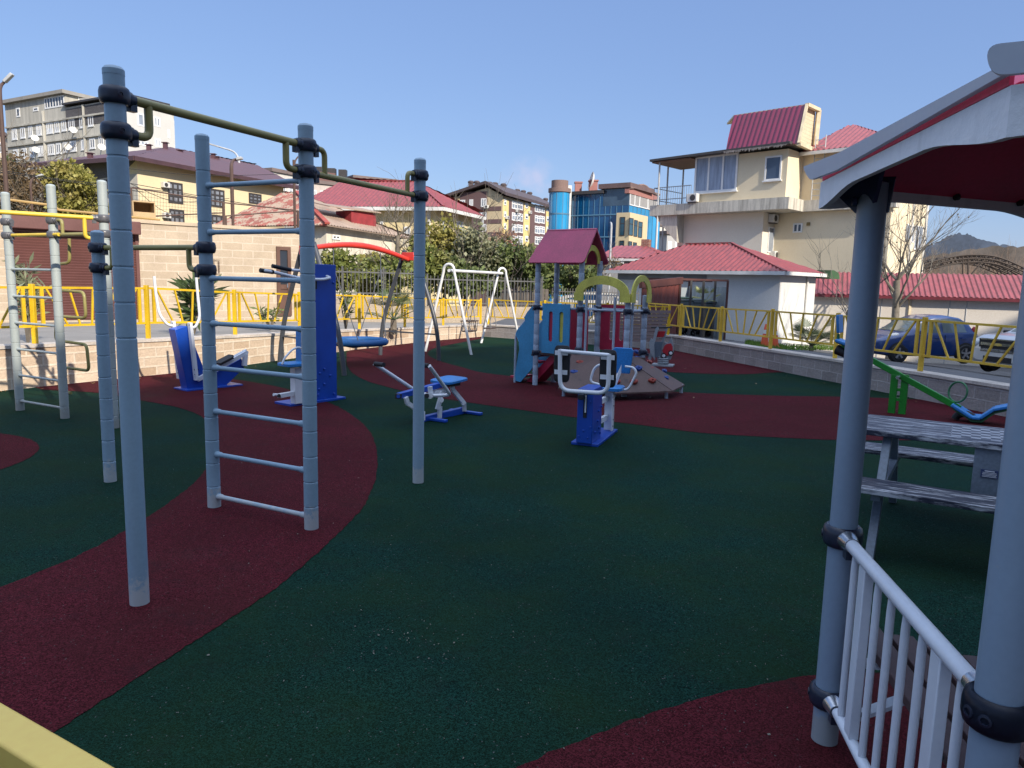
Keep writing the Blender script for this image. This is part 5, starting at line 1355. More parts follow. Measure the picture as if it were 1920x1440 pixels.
# angled underside of balcony at left
a, b = FA_.at(1248, 406, .2), FA_.at(1270, 455, -.4)
mb = MB(); mb.prism([FA_.pt(ub, zs0 - .003, .2), FA_.pt(FA_.uv(1273, 400)[0], zs0 - .003, .2), FA_.pt(FA_.uv(1271, 455)[0] - .05, FA_.uv(1270, 455)[1], .2)], FA_.n * -2.5); B(mb, 'balcony_support', slabm, root)
curt = paint('net_curtain', (.30, .36, .47), .3, .35, 2, streak=True)
win(root, FA_, rect(FA_, 1305, 295, 1381, 357), 3, 1, M['frame_white'], curt, .10, sill=True)
win(root, FA_, rect(FA_, 1436, 294, 1464, 337), 1, 1, M['frame_white'], glassmat('blue_grey_glass', (.07, .10, .16)), .08, sill=True)
win(root, FWg, rect(FWg, 1488, 419, 1504, 436), 2, 1, M['frame_white'], M['glass_dark'], .07)
mb = MB(); u0, v0, u1, v1 = rect(FWg, 1513, 417, 1519, 423); mb.prism([FWg.pt(u0, v0, .004), FWg.pt(u1, v0, .004), FWg.pt(u1, v1, .004), FWg.pt(u0, v1, .004)], FWg.n * .04); B(mb, 'vent', paint('vent_ochre', (.22, .15, .05), .6, .2, 3), root)
# wooden pergola roof over the balcony
dk = paint('balcony_roof_dark', (.06, .055, .055), .6, .2, 2); wdu = paint('wood_soffit', (.17, .085, .05), .6, .3, 3)
za_, zb_ = FA_.uv(1232, 298, .5)[1], FA_.uv(1385, 284, .5)[1]
um = FA_.uv(1385, 290)[0]
mb = MB(); mb.prism([FA_.pt(ub + .2, zrf + .02, .6), FA_.pt(-.3, zrf + .12, .6), FA_.pt(-.3, zrf + .14, -2.6), FA_.pt(ub + .2, zrf + .04, -2.6)], EZ * .12); B(mb, 'flat_roof', dk, root)
mb = MB(); mb.prism([FA_.pt(ub + .1, zrf - .06, .5), FA_.pt(uw, zrf - .03, .5), FA_.pt(uw, zrf - .03, -2.5), FA_.pt(ub + .1, zrf - .06, -2.5)], EZ * .05); B(mb, 'soffit', wdu, root)
mb = MB()
for k in range(46):
    u = -.2 + (um + .6) * k / 45; l = .05 + rnd.random() * .14
    mb.prism([FA_.pt(u, zrf + .12, .62), FA_.pt(u + .13, zrf + .12, .62), FA_.pt(u + .08, zrf + .12 - l, .62)], FA_.n * .015)
B(mb, 'ragged_eave', paint('grey_thatch', (.28, .25, .23), .9, .4, 5), root)
pipe = paint('grey_pipe', (.42, .43, .44), .5, .2, 3)
for x in (1236, 1252, 1281):
    w = {1236: .4, 1252: -1.0, 1281: -2.4}[x]; q = FA_.at(x, 330, w)
    mb = MB(); mb.tube([V((q.x, q.y, zs1)), V((q.x, q.y, zrf))], .05, 8); B(mb, 'balcony_column', pipe, root)
for x, w, y1 in ((1232, .3, 474), (1243, -1.5, 470)):
    q = FA_.at(x, 430, w); mb = MB(); mb.tube([V((q.x, q.y, -2)), V((q.x, q.y, zs0))], .05, 8); B(mb, 'balcony_column', white_trim if w > 0 else pipe, root)
mb = MB()
for z in (zs1 + .3, zs1 + .95):
    mb.tube([FA_.pt(uw + .02, z, .3), FA_.pt(ub, z, .3), FA_.pt(ub, z, -2.5)], .025, 6)
for k in range(18): u = uw + (ub - uw) * k / 17; mb.tube([FA_.pt(u, zs1, .3), FA_.pt(u, zs1 + .95, .3)], .012, 5)
B(mb, 'balcony_railing', paint('railing_grey_blue', (.18, .20, .23), .5, .2, 4), root)
ac_unit(root, FA_.at(1302, 371, .15) - EZ * .02, FA_, .62)
# purple attic
ra0, ra1 = FA_.at(1361, 277, .25), FA_.at(1496, 268, .25); rz0 = min(ra0.z, ra1.z)
rt0, rt1 = FA_.at(1376, 215, -.75), FA_.at(1511, 199, -.75)
zz = (rt0.z + rt1.z) / 2; rt0.z = zz; rt1.z = zz; za2 = zrf + .14; ra0.z = za2; ra1.z = za2
roofpoly(root, [ra0, ra1, rt1, rt0], rib_wine, .26, .05, 'attic_roof')
sid = blocks('cream_siding', (.66, .55, .38), (.64, .53, .37), (.50, .42, .29), 5, .18, .012)
back = -2.2
ub0 = (rt1 - FA_.o).dot(FA_.d)
rb1 = FA_.pt(ub0, zz, back); rbl = FA_.pt(ub0 + .05, za2, back - .3)
mb = MB(); mb.prism([ra1 - FA_.d * -.12, rt1 - FA_.d * -.12 - EZ * .08, FA_.pt(ub0 + .12, zz - .08, back), FA_.pt(ub0 + .17, za2, back - .1)], FA_.d * .15); B(mb, 'attic_gable', sid, root)
mb = MB(); mb.prism([rt1 - EZ * .06, FA_.pt(ub0, zz - .06, back), FA_.pt(ub0 + 5, zz - .06, back), rt0 - EZ * .06], EZ * .1); B(mb, 'attic_top', sid, root)
mb = MB(); mb.beam(rt1 + FA_.d * -.05, ra1 + FA_.d * -.05, .12, .16); mb.beam(FA_.pt(ub0 - .05, zz, back), FA_.pt(ub0, za2, back), .2, .2); mb.beam(rt1 - FA_.d * .05, FA_.pt(ub0 - .05, zz, back), .2, .16); mb.beam(ra1 + FA_.d * -.05, FA_.pt(ub0, za2 + .02, back), .2, .2); B(mb, 'barge_board', paint('cream_board', (.62, .52, .35), .7, .2, 3), root)
# hipped wing roof
ew0 = FWg.pt(-.2, FWg.uv(1524, 287)[1], .5); ew1 = FWg.pt(ug + .5, FWg.uv(1524, 287)[1], .5)
ap = FWg.at(1590, 236, -3.0); ap2 = ap + FWg.d * .3
roofpoly(root, [ew0, ew1, ap2, ap], rib_rose, .26, .045); roofpoly(root, [ew1, ew1 - FWg.n * (ue + .8), ap2], rib_rose, .26, .045); roofpoly(root, [ew0, ap, ew0 - FWg.n * 7], rib_rose, .26, .045)
mb = MB(); mb.beam(ew0 - EZ * .08, ew1 - EZ * .08, .12, .16); B(mb, 'gutter', white_trim, root)
mb = MB(); mb.beam(FWg.at(1608, 258, -2.0), FWg.at(1618, 262, -1.7), .5, .06); B(mb, 'roof_patch', white_trim, root)
mb = MB()
for k in range(10): mb.beam(FWg.pt(FWg.uv(1536, 350)[0] - .25, zs1 + .2 + k * .3, .25), FWg.pt(FWg.uv(1536, 350)[0] + .25, zs1 + .2 + k * .3, .25), .03, .03)
for s in (-.25, .25): mb.beam(FWg.pt(FWg.uv(1536, 350)[0] + s, zs1, .25), FWg.pt(FWg.uv(1536, 350)[0] + s, zs1 + 3.1, .25), .04, .04)
B(mb, 'roof_ladder', pipe, root)
for x0, x1, y0, y1 in ((1700, 1711, 420, 455), (1716, 1726, 422, 470)):
    win(root, FE, rect(FE, x0, y0, x1, y1), 2, 1, M['frame_white'], M['glass_pale'])
for x in (1709, 1735): mb = MB(); q = FE.at(x, 430, .25); mb.tube([V((q.x, q.y, -2)), V((q.x, q.y, 7.5))], .06, 8); B(mb, 'downpipe', white_trim, root)

# ---- long wall with red lean-to roof behind the cars
wa, wb = PX(1522, 560, 31), PX(2100, 575, 27)
F = Face(wa, wb)
root = thing('boundary_wall', 'long pale wall topped by a rose red ribbed lean-to roof behind the cars', 'wall', F.pt(0, 0))
ze = F.uv(1700, 557)[1]
block(root, 'wall', [F.pt(0, 0), F.pt(F.L, 0), F.pt(F.L, 0, -.4), F.pt(0, 0, -.4)], -2.3, ze, plaster('boundary_render', (.66, .60, .52), .2, .9, True, .7, .6))
zt = F.uv(1700, 513, -1.9)[1]
roofpoly(root, [F.pt(-.2, ze + .03, .25), F.pt(F.L, ze + .03, .25), F.pt(F.L, zt, -1.9), F.pt(-.2, zt, -1.9)], rib_rose, .19, .04)
mb = MB(); mb.beam(F.pt(-.2, ze - .02, .26), F.pt(F.L, ze - .02, .26), .05, .12); B(mb, 'fascia', paint('fascia_wine', (.15, .02, .03), .5, .2, 3), root)
for x in (1650, 1703, 1778, 1810): mb = MB(); u = F.uv(x, 600)[0]; mb.box(F.pt(u, ze / 2 - .9, .01), .09 if x == 1703 else .025, .09 if x == 1703 else .02, ze + 1.7); B(mb, 'downpipe' if x == 1703 else 'joint_strip', MATS['cream_board'] if x == 1703 else pipe, root)
# arched steel truss beyond it
root = thing('arch_truss', 'dark steel arched truss rising behind the rose red lean-to roof', 'truss', PX(1800, 500, 52))
F = Face(PX(1660, 500, 52), PX(1990, 500, 50)); st = paint('truss_rust', (.075, .055, .042), .8, .3, 3)
arcp = [(1668, 530), (1700, 512), (1740, 494), (1780, 483), (1820, 478), (1860, 480), (1890, 489), (1930, 508), (1965, 532)]
tp = spline([F.at(x, y) for x, y in arcp], 5)
for w in (0, -1.6, -3.2):
    mb = MB()
    for dz in (0, -.25, -.5): mb.tube([p + EZ * dz + F.n * w for p in tp], .06, 5)
    for i in range(0, len(tp) - 1): mb.tube([tp[i] + F.n * w, tp[i + 1] - EZ * .5 + F.n * w], .035, 4)
    B(mb, 'arch', st, root)
mb = MB()
for i in range(0, len(tp), 2): mb.tube([tp[i], tp[i] - F.n * 3.2], .05, 5)
B(mb, 'purlins', st, root)
for x in (1805, 1815, 1850): mb = MB(); mb.tube([F.at(x, 482), F.at(x if x < 1840 else 1812, 525)], .06, 5); B(mb, 'strut', st, root)

# ---- small red-roofed house between tower and hut
root = thing('small_house', 'small grey house with a rose hipped roof below the blue glass building', 'house', PX(1180, 500, 40))
F = Face(PX(1131, 500, 40), PX(1240, 500, 38.5))
ze = F.uv(1180, 484)[1]
block(root, 'wall', [F.pt(0, 0), F.pt(F.L, 0), F.pt(F.L, 0, -6), F.pt(0, 0, -6)], -2, ze, plaster('grey_house_render', (.33, .32, .31), .3))
e0, e1_ = F.pt(-.3, ze, .3), F.pt(F.L + .3, ze, .3); zp = F.uv(1180, 461, -2.5)[1]
p0, p1 = F.at(1157, 461, -2.5), F.at(1212, 461, -2.5)
roofpoly(root, [e0, e1_, p1, p0], rib_rose, .3, .03); roofpoly(root, [e0, p0, e0 - F.n * 6], rib_rose, .3, .03); roofpoly(root, [e1_, e1_ - F.n * 6, p1], rib_rose, .3, .03)
mb = MB(); mb.box((p1 + p0) / 2 + F.d * .85 + EZ * .1, .45, .4, .5, Matrix((F.d, F.n, EZ)).transposed()); B(mb, 'chimney', blocks('brick_red', (.28, .12, .09), (.22, .09, .07), (.4, .36, .3), .25, .08, .01), root)
win(root, F, rect(F, 1153, 489, 1163, 500), 1, 1); ac_unit(root, F.at(1166, 490), F, .42)
mb = MB(); mb.beam(e0 - EZ * .1, e1_ - EZ * .1, .1, .12); B(mb, 'gutter', white_trim, root)

# ---- blue glass office
pc = PX(1178, 400, 78)
FL_ = azface(pc, -56); FR_ = azface(pc, 32)
root = thing('glass_office', 'blue mirrored glass office with round tower and cream corner bay', 'office building', (pc.x, pc.y, 0))
uL = FL_.uv(1064, 400)[0]; uRr = FR_.uv(1236, 420)[0]
gb = glassmat('blue_mirror_glass', (.004, .085, .24), .12, .8, 0, 1.0, .09); gl = glassmat('bright_blue_glass', (.03, .34, .66), .1, .45, 0, 1.0, .15)
dg = glassmat('slate_glass', (.06, .10, .15), .08, .4); conc = plaster('office_concrete', (.40, .36, .33), .3, .9, True, .5)
mul = paint('mullion', (.10, .22, .33), .4, .1, 2)
ztop = FL_.uv(1130, 363)[1]; zmid = FL_.uv(1178, 385)[1]
block(root, 'glass_wall', [FL_.pt(0, 0), FL_.pt(uL, 0), FL_.pt(uL, 0, -12), FR_.pt(uRr, 0)], -2, zmid, gb)
u2 = FL_.uv(1130, 380)[0]
block(root, 'glass_wall', [FL_.pt(u2, 0, .01), FL_.pt(uL, 0, .01), FL_.pt(uL, 0, -8), FL_.pt(u2, 0, -8)], zmid + .01, ztop, gb)
block(root, 'top_floor', [FL_.pt(-.0, 0, -.05), FL_.pt(u2 - .01, 0, -.05), FL_.pt(u2 - .01, 0, -8), FR_.pt(uRr, 0, -.05)], zmid + .02, FL_.uv(1178, 352)[1], dg)
mb = MB()
for k in range(1, 11):
    u = uL * k / 11; zt_ = ztop if u > u2 else zmid
    mb.prism([FL_.pt(u - .035, -1, .03), FL_.pt(u + .035, -1, .03), FL_.pt(u + .035, zt_, .03), FL_.pt(u - .035, zt_, .03)], FL_.n * .03)
for y in (402, 444):
    z = FL_.uv(1150, y)[1]; mb.prism([FL_.pt(0, z - .06, .065), FL_.pt(uL, z - .06, .065), FL_.pt(uL, z + .06, .065), FL_.pt(0, z + .06, .065)], FL_.n * .03)
B(mb, 'mullions', mul, root)
mb = MB(); mb.prism([FR_.pt(0, -1, .01), FR_.pt(uRr, -1, .01), FR_.pt(uRr, zmid, .01), FR_.pt(0, zmid, .01)], FR_.n * .03); rg = B(mb, 'side_glass', gl, root)
mb = MB()
for k in range(9): u = uRr * k / 8; mb.prism([FR_.pt(u - .035, -1, .05), FR_.pt(u + .035, -1, .05), FR_.pt(u + .035, zmid, .05), FR_.pt(u - .035, zmid, .05)], FR_.n * .03)
B(mb, 'mullions', mul, rg)
crm = plaster('office_cream', (.60, .48, .30), .2)
zb = FL_.uv(1178, 399)[1]; ul_ = FL_.uv(1158, 430)[0]; ur_ = FR_.uv(1207, 440)[0]
block(root, 'corner_bay', [FL_.pt(-.4, 0, .4), FL_.pt(ul_, 0, .4), FL_.pt(ul_, 0, -.5), FR_.pt(ur_, 0, -.5), FR_.pt(ur_, 0, .4)], -1, zb, crm)
FLb, FRb = Face(FL_.pt(0, 0, .4), FL_.pt(1, 0, .4)), Face(FR_.pt(0, 0, .4), FR_.pt(1, 0, .4))
for F, x0, y0, x1, y1 in ((FLb, 1163, 407, 1171, 442), (FLb, 1162, 451, 1170, 468), (FRb, 1180, 408, 1186, 442), (FRb, 1189, 412, 1194, 444), (FRb, 1197, 415, 1203, 446), (FRb, 1179, 452, 1184, 466), (FRb, 1187, 454, 1193, 466)):
    win(root, F, rect(F, x0, y0, x1, y1), 1, 2, M['frame_dark'], glassmat('bay_glass', (.03, .09, .13)) if 'bay_glass' not in bpy.data.materials else bpy.data.materials['bay_glass'], .07)
for x0, x1 in ((1181, 1189), (1190, 1198), (1199, 1213), (1215, 1230)):
    y0 = 360 + (x0 - 1181) * .25; win(root, FR_, rect(FR_, x0, y0, x1, y0 + 25 + (x1 - x0) * .2), 1, 1, M['frame_white'], paint('shade_grey', (.30, .29, .28), .6, .1, 3), .09, .05)
pr = plaster('pink_gable', (.36, .17, .15), .25)
cy = PX(1048, 400, 80); ztw = ZAT(cy, 1048, 362); rt = 18.5 / 1370 * 80
mb = MB(); mb.lathe((cy.x, cy.y, 0), [(rt, -2), (rt, ztw)], 24); B(mb, 'round_tower', gl, root)
mb = MB(); mb.lathe((cy.x, cy.y, 0), [(rt, ztw), (rt * 1.14, ztw + .05), (rt * 1.14, ztw + .45), (rt * .85, ztw + .5), (rt * .85, ztw + 1.3), (.01, ztw + 1.35)], 24); B(mb, 'tower_cap', plaster('cap_brown', (.22, .15, .13), .3), root)
mb = MB()
for k in range(6): a = math.pi * (1 + k / 5) ; mb.box((cy.x + rt * 1.0 * math.cos(a), cy.y + rt * math.sin(a), ztw / 2), .06, .06, ztw)
mb.lathe((cy.x, cy.y, ZAT(cy, 1048, 402)), [(rt + .04, -.08), (rt + .06, .08)], 24); B(mb, 'mullions', mul, root)
q = FL_.at(1062, 410, .4); mb = MB(); mb.box((q.x, q.y, 5), .9, .9, ztop * 2 - 8); B(mb, 'white_pier', white_trim, root)
mb = MB(); mb.prism([FL_.pt(u2 - .2, ztop, .4), FL_.pt(uL, ztop, .4), FL_.pt(uL, ztop, -8), FL_.pt(u2 - .2, ztop, -8)], EZ * .35); B(mb, 'roof_edge', M['frame_dark'], root)
zg = FR_.uv(1180, 352)[1]
mb = MB(); K = 16; gp_ = []
gp_ = [FR_.uv(x, y) for x, y in ((1178, 353), (1184, 353), (1190, 351), (1196, 348.5), (1202, 348), (1208, 350.5), (1214, 356), (1220, 361), (1226, 364), (1233, 366))]; K = len(gp_) - 1; zgl = [FR_.uv(x, y)[1] for x, y in ((1178, 359), (1233, 378))]; zg = min(zgl) + .75
for k in range(K): mb.prism([FR_.pt(gp_[k][0], zg - .75, .12), FR_.pt(gp_[k + 1][0], zg - .75, .12), FR_.pt(*gp_[k + 1], .12), FR_.pt(*gp_[k], .12)], FR_.n * -.5)
B(mb, 'wavy_gable', pr, root)
mb = MB(); mb.tube([FR_.pt(u, v + .05, .2) for u, v in gp_], .14, 6); B(mb, 'gable_coping', MATS['cap_brown'] if 'cap_brown' in MATS else bpy.data.materials['cap_brown'], root)
z7 = FL_.uv(1178, 352)[1]
mb = MB(); mb.prism([FL_.pt(-.3, z7, .4), FL_.pt(FL_.uv(1125, 352)[0], z7, .4), FL_.pt(FL_.uv(1125, 352)[0], z7, -6), FL_.pt(-.3, z7, -6)], EZ * .5); B(mb, 'roof_edge', paint('roof_brown', (.14, .09, .085), .7, .2, 1), root)
for x, y, s in ((1084, 357, .75), (1112, 354, .9)): mb = MB(); q = FL_.at(x, y, -1.5); mb.box(q, s, s, 1.6); mb.box(q + EZ * .85, s * 1.2, s * 1.2, .15); B(mb, 'chimney', bpy.data.materials['pink_gable'], root)
q = FL_.at(1113, 340, -1.5); mb = MB(); mb.lathe(q, [(1.0, .35), (.7, .12), (.35, .02), (.01, 0)], 16, axis=(-.97, -.1, .22)); mb.tube([q, q - EZ * 1.8], .08, 6); B(mb, 'satellite_dish', white_trim, root)

# ---- brown and yellow apartment block
pc = PX(942, 400, 88)
FL_ = azface(pc, -63); FR_ = azface(pc, 24)
root = thing('apartment_block', 'five storey brown and yellow apartment block with white balconies and chimneys', 'apartment block', (pc.x, pc.y, 0))
ze = FL_.uv(942, 367)[1]; uL = FL_.uv(836, 400)[0]; uRr = FR_.uv(1031, 420)[0]
tan_ = plaster('tan_wall', (.58, .47, .30), .15); brn = plaster('brown_wall', (.15, .095, .095), .2); cr = plaster('cream_wall', (.60, .50, .30), .15); yw = plaster('yellow_wall', (.72, .58, .26), .15)
block(root, 'wall', [FL_.pt(0, 0), FL_.pt(uL, 0), FL_.pt(uL, 0, -14), FR_.pt(uRr, 0, 0)], -3, ze, tan_)
def strip(F, x0, x1, mat, z1, w=.03, name='wall_panel', yy=420):
    a, b = F.uv(x0, yy)[0], F.uv(x1, yy)[0]; mb = MB(); mb.prism([F.pt(a, -3, .002), F.pt(b, -3, .002), F.pt(b, z1, .002), F.pt(a, z1, .002)], F.n * w); return B(mb, name, mat, root)
# gable end heights
zg0 = FL_.uv(914, 352)[1]
mb = MB(); mb.prism([FL_.pt(0, ze - .002), FL_.pt(FL_.uv(914, 360)[0], zg0), FL_.pt(uL, ze - .3)], FL_.n * -.4); B(mb, 'gable', tan_, root)
strip(FL_, 862, 913, brn, ze + .6); strip(FL_, 838, 861, cr, ze - .2)
bd = brn
for y in (391, 415, 439): mb = MB(); z = FL_.uv(928, y)[1]; a, b = FL_.uv(940, y)[0], FL_.uv(915, y)[0]; mb.prism([FL_.pt(a, z - .25, .002), FL_.pt(b, z - .25, .002), FL_.pt(b, z + .25, .002), FL_.pt(a, z + .25, .002)], FL_.n * .05); B(mb, 'band', bd, root)
for x0, x1, y0, y1 in ((862, 872, 375, 387), (880, 887, 374, 386), (902, 912, 372, 388), (902, 912, 397, 411), (904, 912, 420, 434)): win(root, FL_, rect(FL_, x0, y0, x1, y1, .04), 2, 1, M['frame_white'], M['glass_pale'], .14, .04)
for x0, x1, mt in ((942, 953, yw), (953, 960, brn), (960, 981, brn), (981, 993, yw), (993, 1002, brn), (1002, 1023, brn), (1023, 1031, yw)): strip(FR_, x0, x1 - .2, mt, ze - .4)
for i in range(5):
    for x0, x1, nx, gm in ((960, 970, 2, 'p'), (970, 980, 2, 'p'), (1003, 1012, 2, 'p'), (1012, 1021, 2, 'p'), (945, 949, 1, 'd'), (985, 990, 1, 'd'), (1025, 1029, 1, 'd')):
        y0 = 373 + (x0 - 942) * .16 + i * (22.5 - (x0 - 942) * .04); y1 = y0 + (18 if gm == 'p' else 12) * (1 - (x0 - 942) * .0015)
        if y1 < 478: win(root, FR_, rect(FR_, x0, y0, x1, y1, .05), nx, 2, M['frame_white'], M['glass_pale'] if gm == 'p' else M['glass_dark'], .14, .05)
drf = paint('dark_brown_roof', (.085, .062, .062), .6, .2, 1)
ri = FL_.uv(914, 354)[0]
Rr = FR_.pt(uRr + .5, ze); 
r0_, r1_ = FL_.pt(ri, zg0 + .5, .6), FL_.pt(ri, zg0 + .5, -24)
mb = MB(); dd = FR_.d * (uRr + 1.5); b0 = FL_.pt(-.7, ze + .0, .6); b1 = FL_.pt(ri, zg0 + .4, .6); b2 = FL_.pt(uL + .6, ze - .2, .6)
mb.prism([b0, b0 + dd, b1 + dd, b1], EZ * .35); B(mb, 'roof', drf, root)
mb = MB(); mb.prism([b1, b1 + dd, b2 + dd, b2], EZ * .35); B(mb, 'roof', drf, root)
for x, y in ((883, 347), (894, 347), (918, 349), (928, 350), (944, 352), (970, 362), (981, 364), (993, 367), (1023, 378)):
    mb = MB(); q = FR_.at(x, y, -3.5) if x > 945 else PX(x, y, 92); mb.box(q - EZ * .7, .6, .6, 1.9); mb.lathe(q + EZ * .2, [(.38, 0), (.42, .18), (.28, .32), (.01, .36)], 10); B(mb, 'chimney', drf, root)
for x, y in ((968, 395), (992, 398), (949, 408), (913, 388)): ac_unit(root, FR_.at(x, y, .1) if x > 942 else FL_.at(x, y, .1), FR_ if x > 942 else FL_, .55)

# ---- pale yellow house with red hipped roof
pc = PX(818, 400, 46)
FL_ = azface(pc, -78); FR_ = azface(pc, 21)
root = thing('yellow_house', 'pale yellow house with a wide red hipped roof and white eaves', 'house', (pc.x, pc.y, 0))
ze = FL_.uv(818, 388, .6)[1]; uL = FL_.uv(600, 400)[0]; uRr = FR_.uv(884, 430)[0]
yh = plaster('yellow_house_render', (.70, .58, .33), .2, .9, True, .4)
block(root, 'wall', [FL_.pt(0, 0), FL_.pt(uL, 0), FL_.pt(uL, 0, -9), FR_.pt(uRr, 0)], -2, ze, yh)
e0 = FL_.pt(-.7, ze, .7); e1_ = FL_.pt(uL + .5, ze, .7); e2_ = FR_.pt(uRr + .8, ze, .7)
p0 = FL_.at(779, 340, -3.6); p1 = FL_.at(706, 343, -3.6); zp = p0.z; p1.z = zp; p2 = FL_.at(640, 350, -3.6); p2.z = zp
e1_ = FL_.pt(FL_.uv(590, 390, .7)[0] + 1.5, ze, .7)
roofpoly(root, [e0, e1_, p2, p0], rib_red, .28, .035); roofpoly(root, [e0, p0, e2_], rib_red, .28, .035)
e4 = e1_ - FL_.n * 9; roofpoly(root, [e1_, e4, p2], rib_red, .28, .035); roofpoly(root, [p0, p2, e4, e2_], rib_red, .5, .035)
mb = MB(); mb.beam(e0 - EZ * .12, e1_ - EZ * .12, .1, .22); mb.beam(e0 - EZ * .12, e2_ - EZ * .12, .1, .22); B(mb, 'eave_trim', white_trim, root)
block(root, 'soffit', [e0 - FL_.n * .05, e1_ - FL_.n * .05, e1_ - FL_.n * .7, e0 - FL_.n * .7], ze - .12, ze - .06, white_trim)
mb = MB(); mb.beam(e0 + EZ * .06, p0 + EZ * .06, .14, .06); mb.beam(p0 + EZ * .06, p2 + EZ * .06, .14, .06); B(mb, 'ridge_cap', rib_red, root)
for F, x0, x1, y0, y1 in ((FR_, 829, 834, 415, 438), (FR_, 855, 867, 414, 452), (FL_, 713, 719, 415, 425), (FL_, 757, 770, 425, 445)): win(root, F, rect(F, x0, y0, x1, y1), 1 if x1 - x0 < 8 else 2, 1, M['frame_white'], M['glass_pale'], .08)
mb = MB(); q = FL_.at(804, 400, .1); mb.tube([V((q.x, q.y, -1)), V((q.x, q.y, ze))], .12, 8); B(mb, 'downpipe', white_trim, root)
mb = MB(); za3 = FL_.uv(760, 462)[1]; 
for k in range(16): u = FL_.uv(775, 455)[0] + (FL_.uv(740, 455)[0] - FL_.uv(775, 455)[0]) * k / 15; mb.beam(FL_.pt(u, za3 - .1, .9), FL_.pt(u, za3 + .8, .9), .03, .03)
B(mb, 'balcony_railing', pipe, root)

# ---- old house with weathered roof
pc = PX(612, 440, 33)
FL_ = azface(pc, -64); FR_ = azface(pc, 36)
root = thing('old_house', 'old low house with a faded weathered red roof and a red dormer', 'house', (pc.x, pc.y, 0))
old = paint('weathered_roof', (.30, .095, .07), .85, .3, .9, wear=(.36, .27, .20), wear_at=.47, fine=30)
old2 = paint('weathered_roof_grey', (.34, .25, .19), .85, .3, .9, wear=(.33, .12, .09), wear_at=.6, fine=30)
ze = FL_.uv(612, 422, .3)[1]; uL = FL_.uv(405, 430)[0]; uRr = FR_.uv(740, 450)[0]
opl = plaster('old_plaster', (.66, .60, .49), .45, .9, True, .9, .45)
block(root, 'wall', [FL_.pt(0, 0), FL_.pt(uL, 0), FL_.pt(uL, 0, -7), FR_.pt(uRr, 0)], -1, ze - .05, opl)
e0, e1_ = FL_.pt(-.4, ze, .4), FL_.pt(uL, ze, .4); e2_ = FR_.pt(uRr + .8, ze - .25, .4)
p0 = FL_.at(556, 361, -3.2); p1 = FL_.at(528, 360, -3.2); p1.z = p0.z
roofpoly(root, [e0, e1_, p1, p0], old, .17, .03)
e5 = FR_.at(650, 395, -3.4)
roofpoly(root, [e0, p0, e5, e2_], old2, .17, .03) if False else roofpoly(root, [e0, p0, e2_], old2, .17, .03)
roofpoly(root, [p0, p1, e1_ - FL_.n * 7, e2_], old2, .4, .03)
mb = MB(); mb.beam(e0 + EZ * .07, p0 + EZ * .07, .22, .08); B(mb, 'hip_cap', paint('hip_red', (.36, .07, .05), .7, .2, 2), root)
dq = FR_.at(668, 412, -1.2); R = Matrix((FR_.d, FR_.n, EZ)).transposed()
mb = MB(); mb.box(dq, 1.6, 1.1, .72, R); dm = B(mb, 'dormer', paint('dormer_red', (.27, .03, .035), .7, .3, 3), root)
mb = MB(); mb.prism([dq + FR_.d * x + FR_.n * y + EZ * z for x, y, z in ((-2.2, .65, .38), (.95, .75, .36), (.95, -.6, .62), (-2.2, -.6, .62))], EZ * .05); B(mb, 'dormer_roof', old2, dm)
mb = MB(); mb.box(dq + FR_.d * .802 + EZ * .05, .02, .5, .42, R); B(mb, 'dormer_opening', M['frame_dark'], dm)
win(root, FR_, rect(FR_, 622, 440, 637, 450), 2, 1, M['frame_white'], M['glass_dark'], .07)

# ---- yellow office with plum roof on the left
pc = PX(258, 330, 46)
FR_ = azface(pc, 25); FL_ = azface(pc, -65)
root = thing('plum_roof_house', 'two storey cream yellow building with plum brown roof and dark framed windows', 'building', (pc.x, pc.y, 0))
ze = FR_.uv(258, 296, .5)[1]; uRr = FR_.uv(532, 370)[0]; uL = FL_.uv(80, 340)[0]
yo = plaster('office_yellow', (.72, .60, .385), .12, .9, True, .4, .6); gyl = plaster('side_grey_render', (.50, .47, .42), .35, .9, False, .4, .45)
block(root, 'wall', [FR_.pt(0, 0), FR_.pt(uRr, 0), FL_.pt(uL, 0, -14), FL_.pt(uL, 0)], 0, ze, yo)
mb = MB(); mb.prism([FL_.pt(.01, 0, .004), FL_.pt(uL, 0, .004), FL_.pt(uL, ze - .9, .004), FL_.pt(.01, ze - .9, .004)], FL_.n * .03); B(mb, 'side_render', gyl, root)
mb = MB(); mb.prism([FL_.pt(1.5, ze - .9, .004), FL_.pt(uL, ze - 1.6, .004), FL_.pt(uL, ze - .05, .004), FL_.pt(.05, ze - .05, .004)], FL_.n * .05); B(mb, 'brick_band', blocks('grey_brick', (.16, .15, .15), (.12, .115, .12), (.2, .19, .18), .26, .09, .01), root)
plum = paint('plum_roof', (.105, .05, .058), .5, .15, .8)
e0 = FR_.pt(-.9, ze, .9); e1_ = FR_.pt(uRr + 1, ze, .9); e2_ = FL_.pt(uL + 1.2, ze, .9)
p0 = FR_.at(318, 276, -5.5); zp = p0.z; p1 = FR_.at(520, 331, -5.5); p1 = FR_.pt(FR_.uv(530, 338, -5.5)[0] - 3, zp, -5.5)
roofpoly(root, [e0, e1_, p1, p0], plum, .45, .03); roofpoly(root, [e0, p0, e2_], plum, .45, .03); roofpoly(root, [e1_, e1_ - FR_.n * 12, p1], plum, .45, .03); roofpoly(root, [p0, p1, e1_ - FR_.n * 12, e2_ + V((3, 6, 0))], plum, .6, .03)
mb = MB(); mb.beam(e0 - EZ * .12, e1_ - EZ * .12, .14, .26); mb.beam(e0 - EZ * .12, e2_ - EZ * .12, .14, .26); B(mb, 'gutter', paint('gutter_plum', (.07, .035, .04), .5, .2, 2), root)
